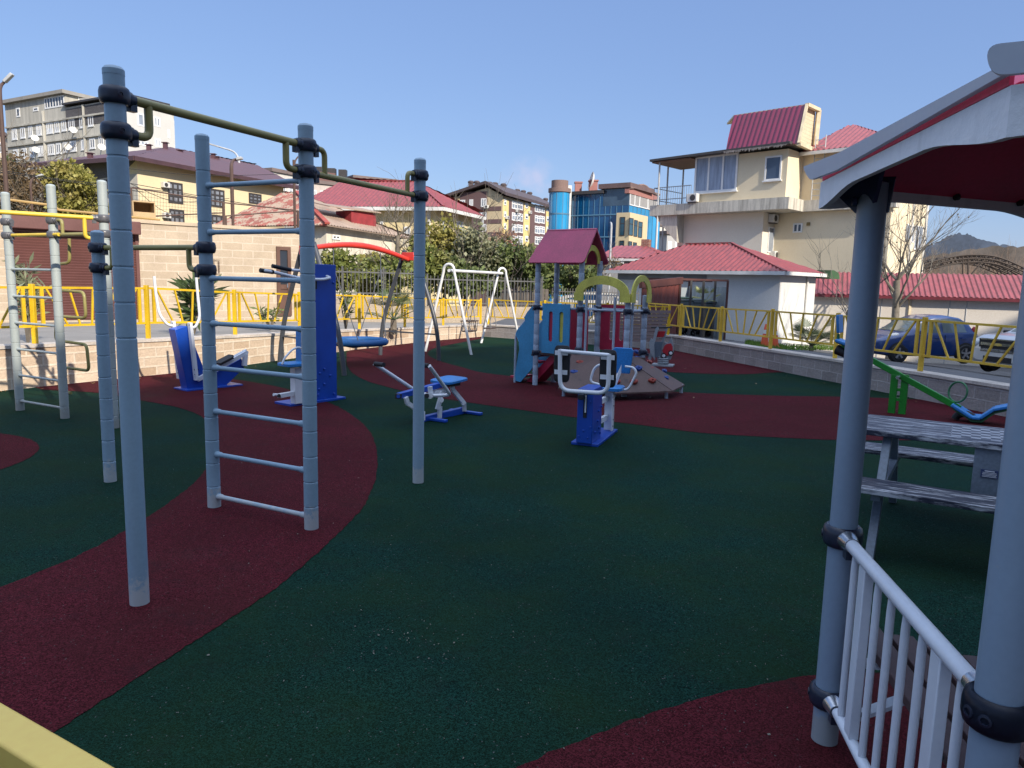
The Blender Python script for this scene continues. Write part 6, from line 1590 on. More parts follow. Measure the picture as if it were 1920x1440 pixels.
dfr = M['frame_dark']; gy = glassmat('grey_glass', (.30, .32, .36), .1, .5, 0, .8, .9)
for x0, y0, x1, y1 in ((314, 340, 343, 383), (317, 391, 346, 436), (393, 353, 421, 390), (466, 361, 490, 384), (396, 402, 424, 440)): win(root, FR_, rect(FR_, x0, y0, x1, y1), 3, 3, dfr, gy, .12)
win(root, FL_, rect(FL_, 196, 337, 209, 370, .04), 1, 2, dfr, M['glass_dark'], .1, .05)
ac_unit(root, FR_.at(307, 347), FR_, .5); ac_unit(root, FR_.at(309, 404), FR_, .5)
for x, y in ((169, 290), (279, 274), (310, 270), (338, 284), (400, 291), (407, 296)):
    mb = MB(); q = FR_.at(x, y, -4.5); mb.box(q - EZ * .2, .26, .26, .5); mb.box(q + EZ * .09, .42, .42, .05); mb.box(q - EZ * .8, .3, .3, .8); B(mb, 'chimney', plum, root)

# ---- grey five storey block
pc = PX(238, 250, 78)
FL_ = azface(pc, -61); FR_ = azface(pc, 29)
root = thing('grey_block', 'weathered grey five storey block on the hill with white windows and dishes', 'apartment block', (pc.x, pc.y, 0))
gyw = plaster('grey_weathered', (.52, .495, .43), .55, .95, True, .35, .42); gyr = plaster('pale_grey_side', (.54, .53, .50), .2, .9, True, .4, .6)
ztp = FL_.uv(238, 183)[1]; uL = FL_.uv(13, 250)[0]; uRr = FR_.uv(327, 250)[0]
block(root, 'wall', [FL_.pt(0, 0), FL_.pt(uL, 0), FL_.pt(uL, 0, -12), FR_.pt(uRr, 0)], 0, ztp, gyw)
mb = MB(); mb.prism([FR_.pt(.01, 3, .004), FR_.pt(uRr, 3, .004), FR_.pt(uRr, ztp - 1.2, .004), FR_.pt(FR_.uv(313, 200)[0], ztp + .2, .004), FR_.pt(.01, ztp + .2, .004)], FR_.n * .05); B(mb, 'side_render', gyr, root)
mb = MB(); mb.prism([FR_.pt(-.4, ztp + .2, .5), FR_.pt(FR_.uv(313, 190)[0], ztp + .2, .5), FR_.pt(FR_.uv(313, 190)[0], ztp + .2, -11), FR_.pt(-.4, ztp + .2, -11)], EZ * .2); B(mb, 'roof_slab', M['frame_dark'], root)
um = FL_.uv(122, 190)[0]; zpent = FL_.uv(122, 171)[1]
zpl = FL_.uv(122, 212)[1]
block(root, 'penthouse', [FL_.pt(um, 0, .02), FL_.pt(uL, 0, .02), FL_.pt(uL, 0, -10), FL_.pt(um, 0, -10)], ztp - 2, zpent - .3, gyw)
block(root, 'penthouse_roof', [FL_.pt(um - .4, 0, .5), FL_.pt(uL + .5, 0, .5), FL_.pt(uL + .5, 0, -10), FL_.pt(um - .4, 0, -10)], zpent - .29, zpent + .1, plaster('roof_slab_grey', (.30, .28, .25), .3))
FP_ = Face(FL_.pt(um, 0), FL_.pt(um, 0, -4))
mb = MB(); u5 = FL_.uv(200, 190)[0]; mb.prism([FL_.pt(.05, ztp - 2.2, .004), FL_.pt(um - .05, ztp - 2.2, .004), FL_.pt(um - .05, ztp - .25, .004), FL_.pt(.05, ztp - .05, .004)], FL_.n * .04); B(mb, 'dark_brick_band', blocks('dark_brick', (.12, .115, .12), (.09, .085, .09), (.15, .14, .14), .4, .12, .015), root)
win(root, FL_, rect(FL_, 83, 184, 121, 199, .03), 7, 1, M['frame_white'], M['glass_dark'], .16, .04)
win(root, FL_, rect(FL_, 30, 203, 38, 219, .03), 1, 1, M['frame_white'], M['glass_dark'], .15, .04); win(root, FL_, rect(FL_, 62, 202, 72, 208, .03), 1, 1, M['frame_white'], M['glass_dark'], .15, .04)
win(root, FL_, rect(FL_, 126, 179, 148, 190, -1.5), 4, 1, M['frame_white'], M['glass_pale'], .14, -1.5)
mb = MB(); mb.prism([FL_.pt(um - .05, ztp - .2, -1.6), FL_.pt(FL_.uv(170, 180)[0], ztp - .2, -1.6), FL_.pt(FL_.uv(170, 180)[0], zpent - .9, -1.6), FL_.pt(um - .05, zpent - .4, -1.6)], FL_.n * -5); B(mb, 'roof_room', gyr, root)
ww = [(22, 33, 3), (38, 48, 2), (53, 62, 2), (68, 79, 3), (87, 100, 3), (102, 112, 2), (115, 125, 2), (128, 141, 3), (149, 159, 2), (165, 176, 2)]
for ro, (yb, h) in enumerate(((242, 21), (281, 20))):
    for x0, x1, nx in ww:
        o = 3 * ro
        y0 = yb - (x0 - 22) * (.175 if ro == 0 else .148)
        win(root, FL_, rect(FL_, x0 + o, y0, x1 + o, y0 + h - .15 * (x1 - x0)), nx, 1, M['frame_white'], (M['glass_dark'], M['glass_pale'])[(x0 + ro) % 3 == 0], .17, .02, sill=True)
for x in (185, 197): win(root, FL_, rect(FL_, x, 255, x + 10, 272), 2, 1, M['frame_white'], M['glass_dark'], .16, .02, sill=True)
for x0, y0, x1, y1, nx in ((257, 211, 271, 238, 1), (288, 218, 301, 239, 2), (257, 261, 278, 275, 3), (290, 259, 302, 277, 2), (314, 242, 319, 260, 1)): win(root, FR_, rect(FR_, x0, y0, x1, y1, .06), nx, 1, M['frame_white'], M['glass_pale'], .16, .06)
for x, y in ((65, 260), (137, 245), (67, 282), (127, 277), (190, 277)):
    q = FL_.at(x, y, 1.0); mb = MB(); mb.lathe(q, [(.42, .16), (.28, .05), (.1, .01), (.01, 0)], 14, axis=(.6, -.6, .45)); mb.tube([q, FL_.at(x, y + 3, 0)], .05, 6); B(mb, 'satellite_dish', white_trim, root)
for x in (84, 160): mb = MB(); u = FL_.uv(x, 250)[0]; mb.box(FL_.pt(u, ztp / 2, .04), .25, .25, ztp); B(mb, 'pilaster', gyw, root)
for y in (238, 276):
    z = FL_.uv(120, y - 14)[1]; mb = MB(); mb.beam(FL_.pt(0, z, .05), FL_.pt(uL, z, .05), .3, .18); B(mb, 'floor_band', gyw, root)

# ---- far pale apartment houses
far_w = plaster('far_white_wall', (.58, .55, .51), .25)
def farblock(label, x0, x1, y0, d0, d1, rows, cols, mat, name='apartment_block', x2=None, d2=None, rowh=14, flat=True):
    F = Face(PX(x0, 400, d0), PX(x1, 400, d1)); z1 = F.uv((x0 + x1) / 2, y0)[1]
    root = thing(name, label, 'apartment block', F.pt(0, 0))
    block(root, 'wall', [F.pt(0, 0), F.pt(F.L, 0), F.pt(F.L, 0, -14), F.pt(0, 0, -14)], -2, z1, mat)
    block(root, 'roof_edge', [F.pt(-.3, 0, .3), F.pt(F.L + .3, 0, .3), F.pt(F.L + .3, 0, -14.3), F.pt(-.3, 0, -14.3)], z1 + .002, z1 + .5, paint('far_roof', (.17, .13, .12), .8, .2, .5))
    for r in range(rows):
        for c in range(cols):
            u = F.L * (c + .2) / cols; v = z1 - 1.0 - r * 3.0; w_ = F.L / cols * .55
            win(root, F, (u, v - 1.6, u + w_, v), 2, 1, M['frame_white'], (M['glass_pale'], M['glass_dark'])[(r * 3 + c) % 2], .16, .02)
    return root, F, z1
farblock('white apartment house peeping over the plum roof beside the ladder top', 512, 566, 327, 105, 110, 3, 4, far_w)
root, F, z1 = farblock('long pale apartment block with brown roof storey behind the red hipped roofs', 566, 672, 347, 112, 118, 3, 7, plaster('far_pink_wall', (.50, .44, .40), .25))
block(root, 'mansard', [F.pt(0, 0, -.2), F.pt(F.L * .6, 0, -.2), F.pt(F.L * .6, 0, -12), F.pt(0, 0, -12)], z1 + .5, z1 + 1.9, paint('mansard_brown', (.16, .08, .07), .7, .2, .7))
for k in range(5): mb = MB(); mb.box(F.pt(F.L * (.08 + k * .2), z1 + 2.2, -3), 1.2, 1.2, 1.6); B(mb, 'chimney', M['frame_dark'], root)
farblock('distant pale flat roofed block above the ridge of the red hipped roof', 664, 742, 337, 150, 155, 2, 6, far_w)
farblock('narrow white apartment house on the slope right of the glass office', 1230, 1256, 424, 120, 122, 5, 2, far_w)
farblock('pale house partly hidden under the beige house balcony', 1253, 1278, 440, 105, 106, 3, 2, plaster('far_grey_wall', (.42, .41, .40), .3))
farblock('orange and white house at the far left edge', -60, 17, 252, 110, 112, 3, 4, plaster('far_orange_wall', (.60, .50, .38), .25))

# ---- tall apartment building behind the viewer: it throws the shade over the playground
sd2 = V((-.6, .8, 0)); wd = V((.8, .6, 0)); te = math.tan(SUN_EL)
hgt = lambda s: (s + 27) * te
prof = [(-45, 0), (-45, hgt(10.4)), (1.5, hgt(10.8)), (3.0, hgt(12.6)), (6.0, hgt(13.2)), (9.0, hgt(14.6)), (12.2, hgt(14.9)), (13.2, hgt(16.6)), (17.5, hgt(17.2)), (21.75, hgt(18.6)), (21.80, hgt(11.9)), (40, hgt(12.4)), (40, 0)]
root = thing('apartment_block', 'tall apartment building behind the viewpoint that shades the playground', 'apartment block', sd2 * -27)
mb = MB()
for (a, h0), (b, h1_) in zip(prof[1:-1], prof[2:-1]):
    if b - a > .1: mb.prism([sd2 * -27 + wd * a + EZ * -2, sd2 * -27 + wd * b + EZ * -2, sd2 * -27 + wd * b + EZ * h1_, sd2 * -27 + wd * a + EZ * h0], sd2 * -14)
B(mb, 'wall', plaster('tower_block_render', (.42, .40, .37), .25), root)
F = Face(sd2 * -27, sd2 * -27 + wd)
for r in range(6):
    for c in range(14):
        u = -40 + c * 5.6; win(root, F, (u, 1.5 + r * 3, u + 1.8, 3 + r * 3), 2, 1, M['frame_white'], M['glass_dark'], .1, .02)

# ================================================================== VEGETATION, CARS, STREET THINGS
def leaves(mb, c, rx, ry, rz, n, s, r, clumps=14, flat=.35, low=-1.0):
    """leaf faces gathered in clumps through an ellipsoid"""
    cl = []
    for _ in range(clumps):
        while True:
            p = V((r.uniform(-1, 1), r.uniform(-1, 1), r.uniform(low, 1)))
            if .15 < p.length < .88: break
        cl.append((V((p.x * rx, p.y * ry, p.z * rz)), r.uniform(.28, .5)))
    vs = []; fs = []
    for i in range(n):
        q, k = cl[i % clumps]
        d = V((r.gauss(0, 1), r.gauss(0, 1), r.gauss(0, 1))).normalized() * (r.random() ** .45)
        p = c + q + V((d.x * rx * k, d.y * ry * k, d.z * rz * k))
        t = (d * .8 + V((r.gauss(0, .6), r.gauss(0, .6), r.gauss(0, .6) - .2))).normalized()
        a = t.cross(V((r.gauss(0, 1), r.gauss(0, 1), r.gauss(0, 1)))).normalized()
        l = s * r.uniform(.6, 1.4); w = l * flat
        b = len(vs); vs += [p, p + t * l * .5 + a * w, p + t * l, p + t * l * .5 - a * w]; fs.append((b, b + 1, b + 2, b + 3))
    mb.add(vs, fs); return mb
def limb(mb, p, d, L, r, depth, rg, spread=.6, up=.15, kids=(2, 3), seg=5, bend=.12, minr=.004):
    n = 4; pts = [p]; q = p.copy(); dd = d.normalized()
    for i in range(n):
        dd = (dd + V((rg.gauss(0, bend), rg.gauss(0, bend), rg.gauss(0, bend) + up * .3))).normalized(); q = q + dd * (L / n); pts.append(q.copy())
    mb.tube(pts, [r * (1 - .5 * i / n) for i in range(n + 1)], seg, caps=False)
    if depth == 0 or r * .5 < minr: return
    for k in range(rg.randint(*kids)):
        t = rg.uniform(.45, 1) if k else 1
        i = min(n, max(1, round(t * n))); s = pts[i]
        nd = (dd + V((rg.gauss(0, spread), rg.gauss(0, spread), rg.gauss(0, spread * .7) + up))).normalized()
        limb(mb, s, nd, L * rg.uniform(.6, .85), r * (.5 if k else .55), depth - 1, rg, spread, up, kids, max(3, seg - 1), bend, minr)
bark = paint('bark', (.16, .135, .105), .95, .4, 4, bmp=.6, fine=20); bark2 = paint('bark_pale', (.30, .26, .20), .95, .4, 4, bmp=.5, fine=20)
lf_dark = leafmat('leaf_dark', (.075, .11, .035), (.17, .21, .07), (.23, .23, .09))
lf_mid = leafmat('leaf_mid', (.11, .15, .035), (.25, .27, .075), (.30, .26, .10))
lf_gold = leafmat('leaf_gold', (.19, .19, .04), (.36, .33, .09), (.38, .29, .11))
lf_grey = leafmat('leaf_grey', (.15, .17, .10), (.28, .29, .17), (.32, .28, .17))
lf_brown = leafmat('leaf_brown', (.13, .09, .05), (.22, .15, .085), (.26, .19, .10))
lf_rust = leafmat('leaf_rust', (.24, .12, .075), (.34, .19, .12), (.22, .16, .09))
lf_palm = leafmat('leaf_palm', (.05, .085, .03), (.10, .13, .05), (.15, .16, .07))
def tree(label, x, y, hw, hh, d, n, mat, base=None, leaf=.16, clumps=16, seed=1, name='evergreen_tree', cat='tree', low=-1.0, group=None, twigs=0):
    r = random.Random(seed); c = PX(x, y, d); rx = hw / FOC * d; rz = hh / FOC * d
    zb = base if base is not None else c.z - rz
    root = thing(name, label, cat, (c.x, c.y, zb), 0, group)
    mb = MB(); leaves(mb, c, rx, rx * .8, rz, n, leaf, r, clumps, .33, low); B(mb, 'crown', mat, root)
    mb = MB()
    mb.tube([V((c.x, c.y, zb - .3)), V((c.x + .1, c.y, (zb + c.z) / 2)), V((c.x - .05, c.y, c.z + rz * .2))], [max(.05, rx * .07), max(.04, rx * .05), .02], 7)
    for k in range(7 + twigs):
        a = r.uniform(0, 6.28); s = V((c.x, c.y, zb + (c.z - zb) * r.uniform(.4, 1)))
        limb(mb, s, V((math.cos(a), math.sin(a), r.uniform(.5, 1.3))), rz * (.9 if k < 7 else 1.5), max(.02, rx * .025), 2, r, .5, .15)
    B(mb, 'trunk', bark, root); return root
HG = 'evergreen trees behind the picket railing'
for i, a in enumerate([
    ('leafy evergreen at the left end of the row behind the railing, beside the blue tower', 640, 505, 46, 38, 25.5, 2600, lf_mid, .9),
    ('low evergreen crossed by the red swing beam, under the bare pollard', 735, 508, 58, 36, 26.5, 3000, lf_mid, .9),
    ('twiggy loose evergreen rising in front of the yellow house window', 832, 476, 52, 66, 29, 3200, lf_gold, .6),
    ('grey green open evergreen directly behind the white swing frame', 893, 488, 48, 58, 28, 3000, lf_grey, .6),
    ('dark dense evergreen left of the pink tower roof', 968, 505, 62, 52, 28.5, 4200, lf_dark, .6),
    ('dark evergreen seen between the posts of the pink roof', 1062, 512, 60, 42, 29.5, 3600, lf_dark, .5),
    ('bushy evergreen directly behind the arched red swing beam middle', 690, 512, 44, 34, 27.5, 2600, lf_gold, .9),
    ('mid green evergreen just right of the rightmost pull-up post', 800, 498, 46, 50, 28, 3000, lf_mid, .6),
    ('low dark evergreen filling the gap inside the white swing frame', 868, 520, 44, 34, 27, 2400, lf_dark, .6),
    ('dark evergreen immediately behind the left posts of the pink roof', 1015, 515, 46, 40, 30, 2800, lf_mid, .5)]):
    tree(a[0], a[1], a[2], a[3], a[4], a[5], a[6], a[7], a[8], .17, 18, 20 + i, group=HG, twigs=8 if i in (2, 3) else 0)
tree('rust coloured bare shrub crown above the swing frame against the brown apartment block', 935, 458, 34, 26, 33, 1500, lf_rust, .6, .10, 14, 31, 'rusty_tree', twigs=6)
tree('large rounded golden green bush on the bank above the garage roof', 137, 356, 52, 47, 33, 8000, lf_gold, 2.4, .17, 26, 41, 'round_bush', 'bush')
tree('brown green scrub tree behind the lamp post at the left edge', 32, 352, 52, 62, 36, 3200, lf_brown, 2.4, .16, 22, 42, 'scrub_tree', twigs=8)
tree('small dark shrub beside the grey block wall foot', 16, 318, 20, 28, 40, 900, lf_dark, 4, .16, 9, 43, 'dark_shrub', 'bush')
tree('low brown scrub along the bank under the grey block', 70, 375, 34, 30, 34, 1500, lf_brown, 2.4, .13, 12, 44, 'scrub_bush', 'bush', twigs=6)
tree('small bush at the foot of the yellow building wall beside the tall post', 205, 392, 22, 22, 31, 900, lf_gold, 2.4, .13, 9, 45, 'small_bush', 'bush')
tree('pale brown undergrowth bush right of the pink tower roof', 1125, 500, 34, 26, 30, 900, lf_brown, .4, .10, 10, 46, 'brown_bush', 'bush', twigs=8)
# bank behind the garage
mb = MB(); vs = []; fs = []
for j in range(12):
    for i in range(16):
        u, w = -30 + i * 2.6, -5.6 - j * 4.0; p = FG.pt(u, 0, w); vs.append(V((p.x, p.y, min(2.3 + j * .42, 7) - max(0, u - 4) * .20 + rnd.uniform(-.12, .12))))
for j in range(11):
    for i in range(15): a = j * 16 + i; fs.append((a, a + 1, a + 17, a + 16))
mb.add(vs, fs, True); struct(B(mb, 'bank', paint('bank_scrub', (.13, .12, .05), .95, .5, .8, bmp=.6, fine=6)))
# pipe and netting frame above the garage
root = thing('ochre_pipe', 'thin ochre gas pipe on stands along the top of the garage', 'pipe', FG.pt(0, 3, -1))
q = [FG.at(x, y, -.6) for x, y in ((0, 372), (60, 380), (92, 384), (103, 386), (108, 393), (180, 400), (300, 412))]
mb = MB(); mb.tube(fillet(q, .2, 3), .03, 7); B(mb, 'pipe', paint('ochre_pipe', (.38, .25, .09), .6, .2, 3), root)
root = thing('net_fence', 'brown pole frame with fine ball netting above the garage roof', 'net fence', FG.pt(6, 2.9, -2))
rust = paint('rust_pole', (.085, .05, .04), .7, .2, 4)
FN = Face(FG.pt(0, 0, -3), FG.pt(1, 0, -3))
for x, yt in ((248, 352), (420, 380), (423, 405), (437, 405), (553, 300), (559, 395)):
    q = FN.at(x, 420); zt = ZAT(q, x, yt); mb = MB(); mb.tube([V((q.x, q.y, 1.5)), V((q.x, q.y, zt))], .045, 7); B(mb, 'net_pole', rust, root)
for (x0, y0), (x1, y1) in (((423, 405), (559, 395)), ((248, 352), (420, 380)), ((420, 380), (553, 394)), ((248, 407), (420, 399))):
    mb = MB(); mb.tube([FN.at(x0, y0), FN.at(x1, y1)], .022, 6); B(mb, 'net_rail', rust, root)
mb = MB()
for k in range(30): x = 250 + k * 5.6; mb.tube([FN.at(x, 354 + (x - 250) * .16), FN.at(x, 412)], .004, 3)
for k in range(7): mb.tube([FN.at(250, 358 + k * 8), FN.at(418, 383 + k * 4)], .004, 3)
B(mb, 'netting', paint('net_black', (.03, .03, .03), .8, .1, 5), root)
root = thing('plywood_box', 'small plywood box lying open on the garage roof', 'box', FG.at(268, 408, -1.2))
o = FG.at(250, 408, -.9); mb = MB(); plyw = paint('plywood', (.46, .32, .17), .7, .2, 3); R = Matrix((FG.d, FG.n, EZ)).transposed()
c = FG.at(266, 396, -1.2)
mb.box(c - EZ * .24, .56, .5, .03, R); mb.box(c + FG.d * .27, .03, .5, .45, R); mb.box(c - FG.d * .27, .03, .5, .45, R); mb.box(c - FG.n * .24, .51, .03, .45, R); mb.box(c + EZ * .235, .56, .5, .03, R); mb.box(c - EZ * .13 + FG.n * .25, .56, .02, .18, R); B(mb, 'box_shell', plyw, root)
# bare trees
def bare(label, x, y, d, z0, hts, r0, seed, mat, depth=4, L=1.4, up=.18, spread=.55, name='bare_tree', lean=0, buds=0, first=7):
    rg = random.Random(seed); b = PX(x, y, d); b.z = z0
    root = thing(name, label, 'tree', b)
    mb = MB(); pts = [b + V((lean * t + .05 * math.sin(4 * t), .04 * math.sin(5 * t + 1), hts * t)) for t in (-.1, 0, .25, .5, .75, 1)]
    mb.tube(pts, [r0 * k for k in (1.3, 1.15, 1, .92, .85, .8)], 10); B(mb, 'trunk', mat, root)
    mb = MB()
    for k in range(first):
        t = 1 if k < 4 else rg.uniform(.55, .95); a = k * 2.4 + rg.uniform(-.4, .4); s = b + V((lean * t, 0, hts * t))
        limb(mb, s, V((math.cos(a) * .75, math.sin(a) * .75, rg.uniform(.35, 1.2))), L * rg.uniform(.8, 1.25), r0 * rg.uniform(.27, .42), depth, rg, spread, up, (2, 4), 6, .14, .0025)
    tips = [p for p in mb.v[::7]]
    if buds:
        for p in rg.sample(tips, min(buds, len(tips))): mb.lathe(p, [(.001, -.03), (.03, -.01), (.03, .01), (.001, .03)], 6)
    B(mb, 'crown', mat, root)
    return root
bare('tall bare plane tree with seed balls rising behind the blue hatchback', 1676, 598, 28.0, -1.1, 3.1, .15, 5, paint('plane_bark', (.19, .165, .13), .95, .45, 3, bmp=.5, fine=14), 5, 1.45, .24, .46, buds=60, first=9)
bare('small bare pollarded tree above the red swing beam', 742, 480, 27.2, .9, 2.3, .10, 9, bark, 4, .85, .22, .6, lean=.1)
bare('bare sapling tree by the hut whose shadow falls on the white side wall', 1590, 610, 22.5, -.6, 1.6, .05, 12, bark, 4, 1.1, .3, .45)
# shrubs and palms
def shrub(label, x, y, d, z0, h, w, n, mat, seed, leaf=.22, name='oleander_shrub'):
    rg = random.Random(seed); b = PX(x, y, d); b.z = z0; root = thing(name, label, 'shrub', b)
    mb = MB(); lv = MB()
    for k in range(9):
        a = rg.uniform(0, 6.28); e = b + V((math.cos(a) * w * rg.uniform(.3, 1), math.sin(a) * w * rg.uniform(.3, 1), h * rg.uniform(.7, 1.05)))
        mid = b.lerp(e, .5) + V((0, 0, h * .12)); mb.tube([b, mid, e], [.018, .013, .006], 5)
        vs = []; fs = []
        for j in range(n // 9):
            t = rg.uniform(.3, 1.02); p = b.lerp(mid, t * 2) if t < .5 else mid.lerp(e, t * 2 - 1)
            dd = V((rg.gauss(0, 1), rg.gauss(0, 1), rg.gauss(.5, .6))).normalized(); s = dd.cross(V((rg.gauss(0, 1), rg.gauss(0, 1), rg.gauss(0, 1)))).normalized(); l = leaf * rg.uniform(.6, 1.2)
            o = len(vs); vs += [p, p + dd * l * .5 + s * l * .11, p + dd * l, p + dd * l * .5 - s * l * .11]; fs.append((o, o + 1, o + 2, o + 3))
        lv.add(vs, fs)
    B(mb, 'stems', bark, root); B(lv, 'foliage', mat, root)
shrub('dusty grey oleander shrub standing before the left end of the shutter', 52, 640, 11.6, .45, 1.25, .35, 380, lf_grey, 51, .20)
shrub('green leafy yucca like shrub behind the stepping machine', 364, 628, 14.2, .45, 1.05, .32, 230, lf_palm, 52, .42, 'yucca_shrub')
shrub('thin weedy shrub at the foot of the brown door fence', 507, 625, 16.5, .40, .5, .3, 90, lf_dark, 53, .2, 'weed_shrub')
shrub('sparse young shrub behind the fence right of the blue tower', 648, 612, 17.2, .38, 1.0, .25, 120, lf_dark, 54, .2, 'young_shrub')
def fan_palm(label, x, y, d, z0, n, R0, seed, mat=lf_palm, h=.25, fans=14, name='fan_palm'):
    rg = random.Random(seed); b = PX(x, y, d); b.z = z0; root = thing(name, label, 'palm', b)
    mb = MB(); mb.tube([b - EZ * .1, b + EZ * h], [.09, .07], 8); B(mb, 'trunk', bark, root)
    mb = MB(); st = MB()
    for k in range(n):
        a = 2.4 * k; e = rg.uniform(.05, 1.15); dd = V((math.cos(a) * math.cos(e), math.sin(a) * math.cos(e), math.sin(e)))
        p0 = b + EZ * h; p1 = p0 + dd * (R0 * rg.uniform(.45, .7)); st.tube([p0, p1], [.012, .008], 4)
        s = dd.cross(EZ).normalized(); u = s.cross(dd)
        for j in range(fans):
            t = (j / (fans - 1) - .5) * 2.5; f = (dd * math.cos(t) + s * math.sin(t)); l = R0 * .5 * (1 - .2 * abs(t) / 1.25)
            tip = p1 + f * l - EZ * (l * l * .35); g = f.cross(u).normalized() * .018
            m_ = p1 + f * l * .55; mb.add([p1, m_ + g, tip, m_ - g], [(0, 1, 2, 3)])
    B(st, 'stalks', mat, root); B(mb, 'fronds', mat, root)
fan_palm('low green fan palm in the grass by the white hut side', 1522, 640, 23.5, -.45, 26, 1.05, 61)
fan_palm('small palm behind the yellow fence left of the tallest right pull-up post', 738, 612, 17.6, .38, 12, .95, 62, lf_palm, .25)
fan_palm('pale striped palm frond plant inside the container shelter opening', 1318, 600, 23.2, -.1, 8, .62, 63, leafmat('leaf_pale', (.30, .32, .12), (.45, .45, .22), (.38, .36, .2)), 1.2)
# grass strip
rg = random.Random(77); mb = MB(); vs = []; fs = []
for i in range(9000):
    x = rg.uniform(1398, 1600); yy = rg.uniform(637, 656) if x < 1430 else rg.uniform(627, 657); p = PZ(x, yy, -.1)
    t = rg.random(); 
    for _ in range(3): p = PZ(x, yy, zr(p.x, p.y))
    l = rg.uniform(.05, .16); d = V((rg.gauss(0, .5), rg.gauss(0, .5), 1)).normalized(); s = V((rg.gauss(0, 1), rg.gauss(0, 1), 0)).normalized() * .012
    o = len(vs); vs += [p - s, p + s, p + d * l]; fs.append((o, o + 1, o + 2))
mb.add(vs, fs); gr_ = B(mb, 'grass', leafmat('grass_blade', (.06, .13, .012), (.13, .24, .02), (.10, .15, .02), .3)); struct(gr_, 'stuff'); gr_['label'] = 'strip of bright green grass beyond the right fence'
# hills
def hill(name, pts, d, mat, depthv=200, seed=3):
    mb = MB(); rg = random.Random(seed); vs = []; n = len(pts)
    for x, y in pts:
        p = PX(x, y, d); vs += [V((p.x, p.y, -3)), p + V((0, 0, rg.uniform(-.006, .006) * d * .3)), p + V((p.x * depthv / d, depthv, -p.z * .3))]
    for i in range(n - 1): mb.add([vs[3 * i], vs[3 * i + 3], vs[3 * i + 4], vs[3 * i + 1]], [(0, 1, 2, 3)], True); mb.add([vs[3 * i + 1], vs[3 * i + 4], vs[3 * i + 5], vs[3 * i + 2]], [(0, 1, 2, 3)], True)
    return struct(B(mb, name, mat))
hp = [(1560, 500), (1640, 480), (1700, 470), (1740, 462), (1760, 452), (1780, 443), (1800, 438), (1820, 441), (1840, 450), (1870, 458), (1900, 462), (1960, 466), (2060, 462), (2200, 470)]
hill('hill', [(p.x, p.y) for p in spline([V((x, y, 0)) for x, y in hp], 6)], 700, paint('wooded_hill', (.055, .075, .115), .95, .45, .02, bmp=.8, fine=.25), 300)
hill('hill', [(p.x, p.y) for p in spline([V((x, y, 0)) for x, y in [(1640, 500), (1720, 486), (1790, 472), (1850, 463), (1920, 462), (2000, 455), (2150, 460)]], 6)], 260, paint('brown_hill', (.095, .082, .074), .95, .5, .06, bmp=.8, fine=.7), 150, 5)
mb = MB(); rg = random.Random(88)
for k in range(70):
    x = rg.uniform(1735, 2000); p = PX(x, rg.uniform(505, 520), rg.uniform(75, 120)); limb(mb, V((p.x, p.y, -1)), V((rg.gauss(0, .2), 0, 1)), rg.uniform(2.2, 3.4), .06, 3, rg, .45, .3, (3, 4), 4, .1, .004)
w_ = B(mb, 'scrub_wood', paint('scrub_twigs', (.22, .15, .105), .95, .3, .5)); struct(w_, 'stuff'); w_['label'] = 'brown leafless scrub wood beyond the arched truss'
hill('hill', [(p.x, p.y) for p in spline([V((x, y, 0)) for x, y in [(1170, 470), (1215, 440), (1240, 425), (1262, 432), (1290, 455)]], 5)], 240, paint('pale_hillside', (.30, .29, .27), .95, .6, .12, bmp=.6, fine=.6), 60, 6)

# ---- street lamps, poles, cables
def lamp(label, pts, d, r, head=True, mat=None, headsz=(.5, .22, .1)):
    P = [PX(x, y, d) for x, y in pts]; b = P[0].copy()
    for p in P[:2]: p.x, p.y = P[0].x, P[0].y
    root = thing('street_lamp', label, 'street lamp', b)
    mb = MB(); mb.tube([P[0] - EZ * 3] + fillet(P, .5, 6), [r] + [r * (1 - .35 * i / (len(fillet(P, .5, 6)) - 1)) for i in range(len(fillet(P, .5, 6)))], 9); B(mb, 'pole', mat or rust, root)
    if head:
        e = (P[-1] - P[-2]).normalized(); mb = MB(); mb.beam(P[-1] - e * .05, P[-1] + e * headsz[0], headsz[1], headsz[2]); B(mb, 'lamp_head', pipe, root, bevel=.02)
lamp('tall brown street lamp at the left edge with a grey head', [(14, 385), (0, 175), (2, 160), (10, 152)], 26, .075, headsz=(.36, .2, .1))
lamp('short curved brown lamp beside the round bush', [(60, 385), (58, 345), (61, 334), (70, 331)], 32, .05, headsz=(.25, .15, .08))
lamp('curved rusty lamp post in front of the yellow building', [(437, 425), (433, 310), (437, 300), (446, 298)], 36, .09, headsz=(.22, .3, .12))
lamp('slim grey lamp with long arm above the plum roof', [(451, 400), (447, 300), (440, 284), (410, 275)], 60, .10, mat=pipe, headsz=(1.1, .3, .12))
lamp('thin curved lamp arch rising behind the ladder post', [(552, 420), (551, 320), (554, 300), (562, 290), (575, 288)], 48, .06, False)
lamp('small white street lamp by the corner of the red roofed yellow house', [(904, 470), (903, 405), (897, 394), (880, 390)], 56, .09, mat=pipe, headsz=(.5, .3, .12))
lamp('thin grey pole with crossbar beside the small rose roofed house', [(1143, 510), (1145, 420), (1145, 417)], 34, .05, False, pipe)
cab = paint('cable_black', (.02, .02, .022), .7, .1, 5)
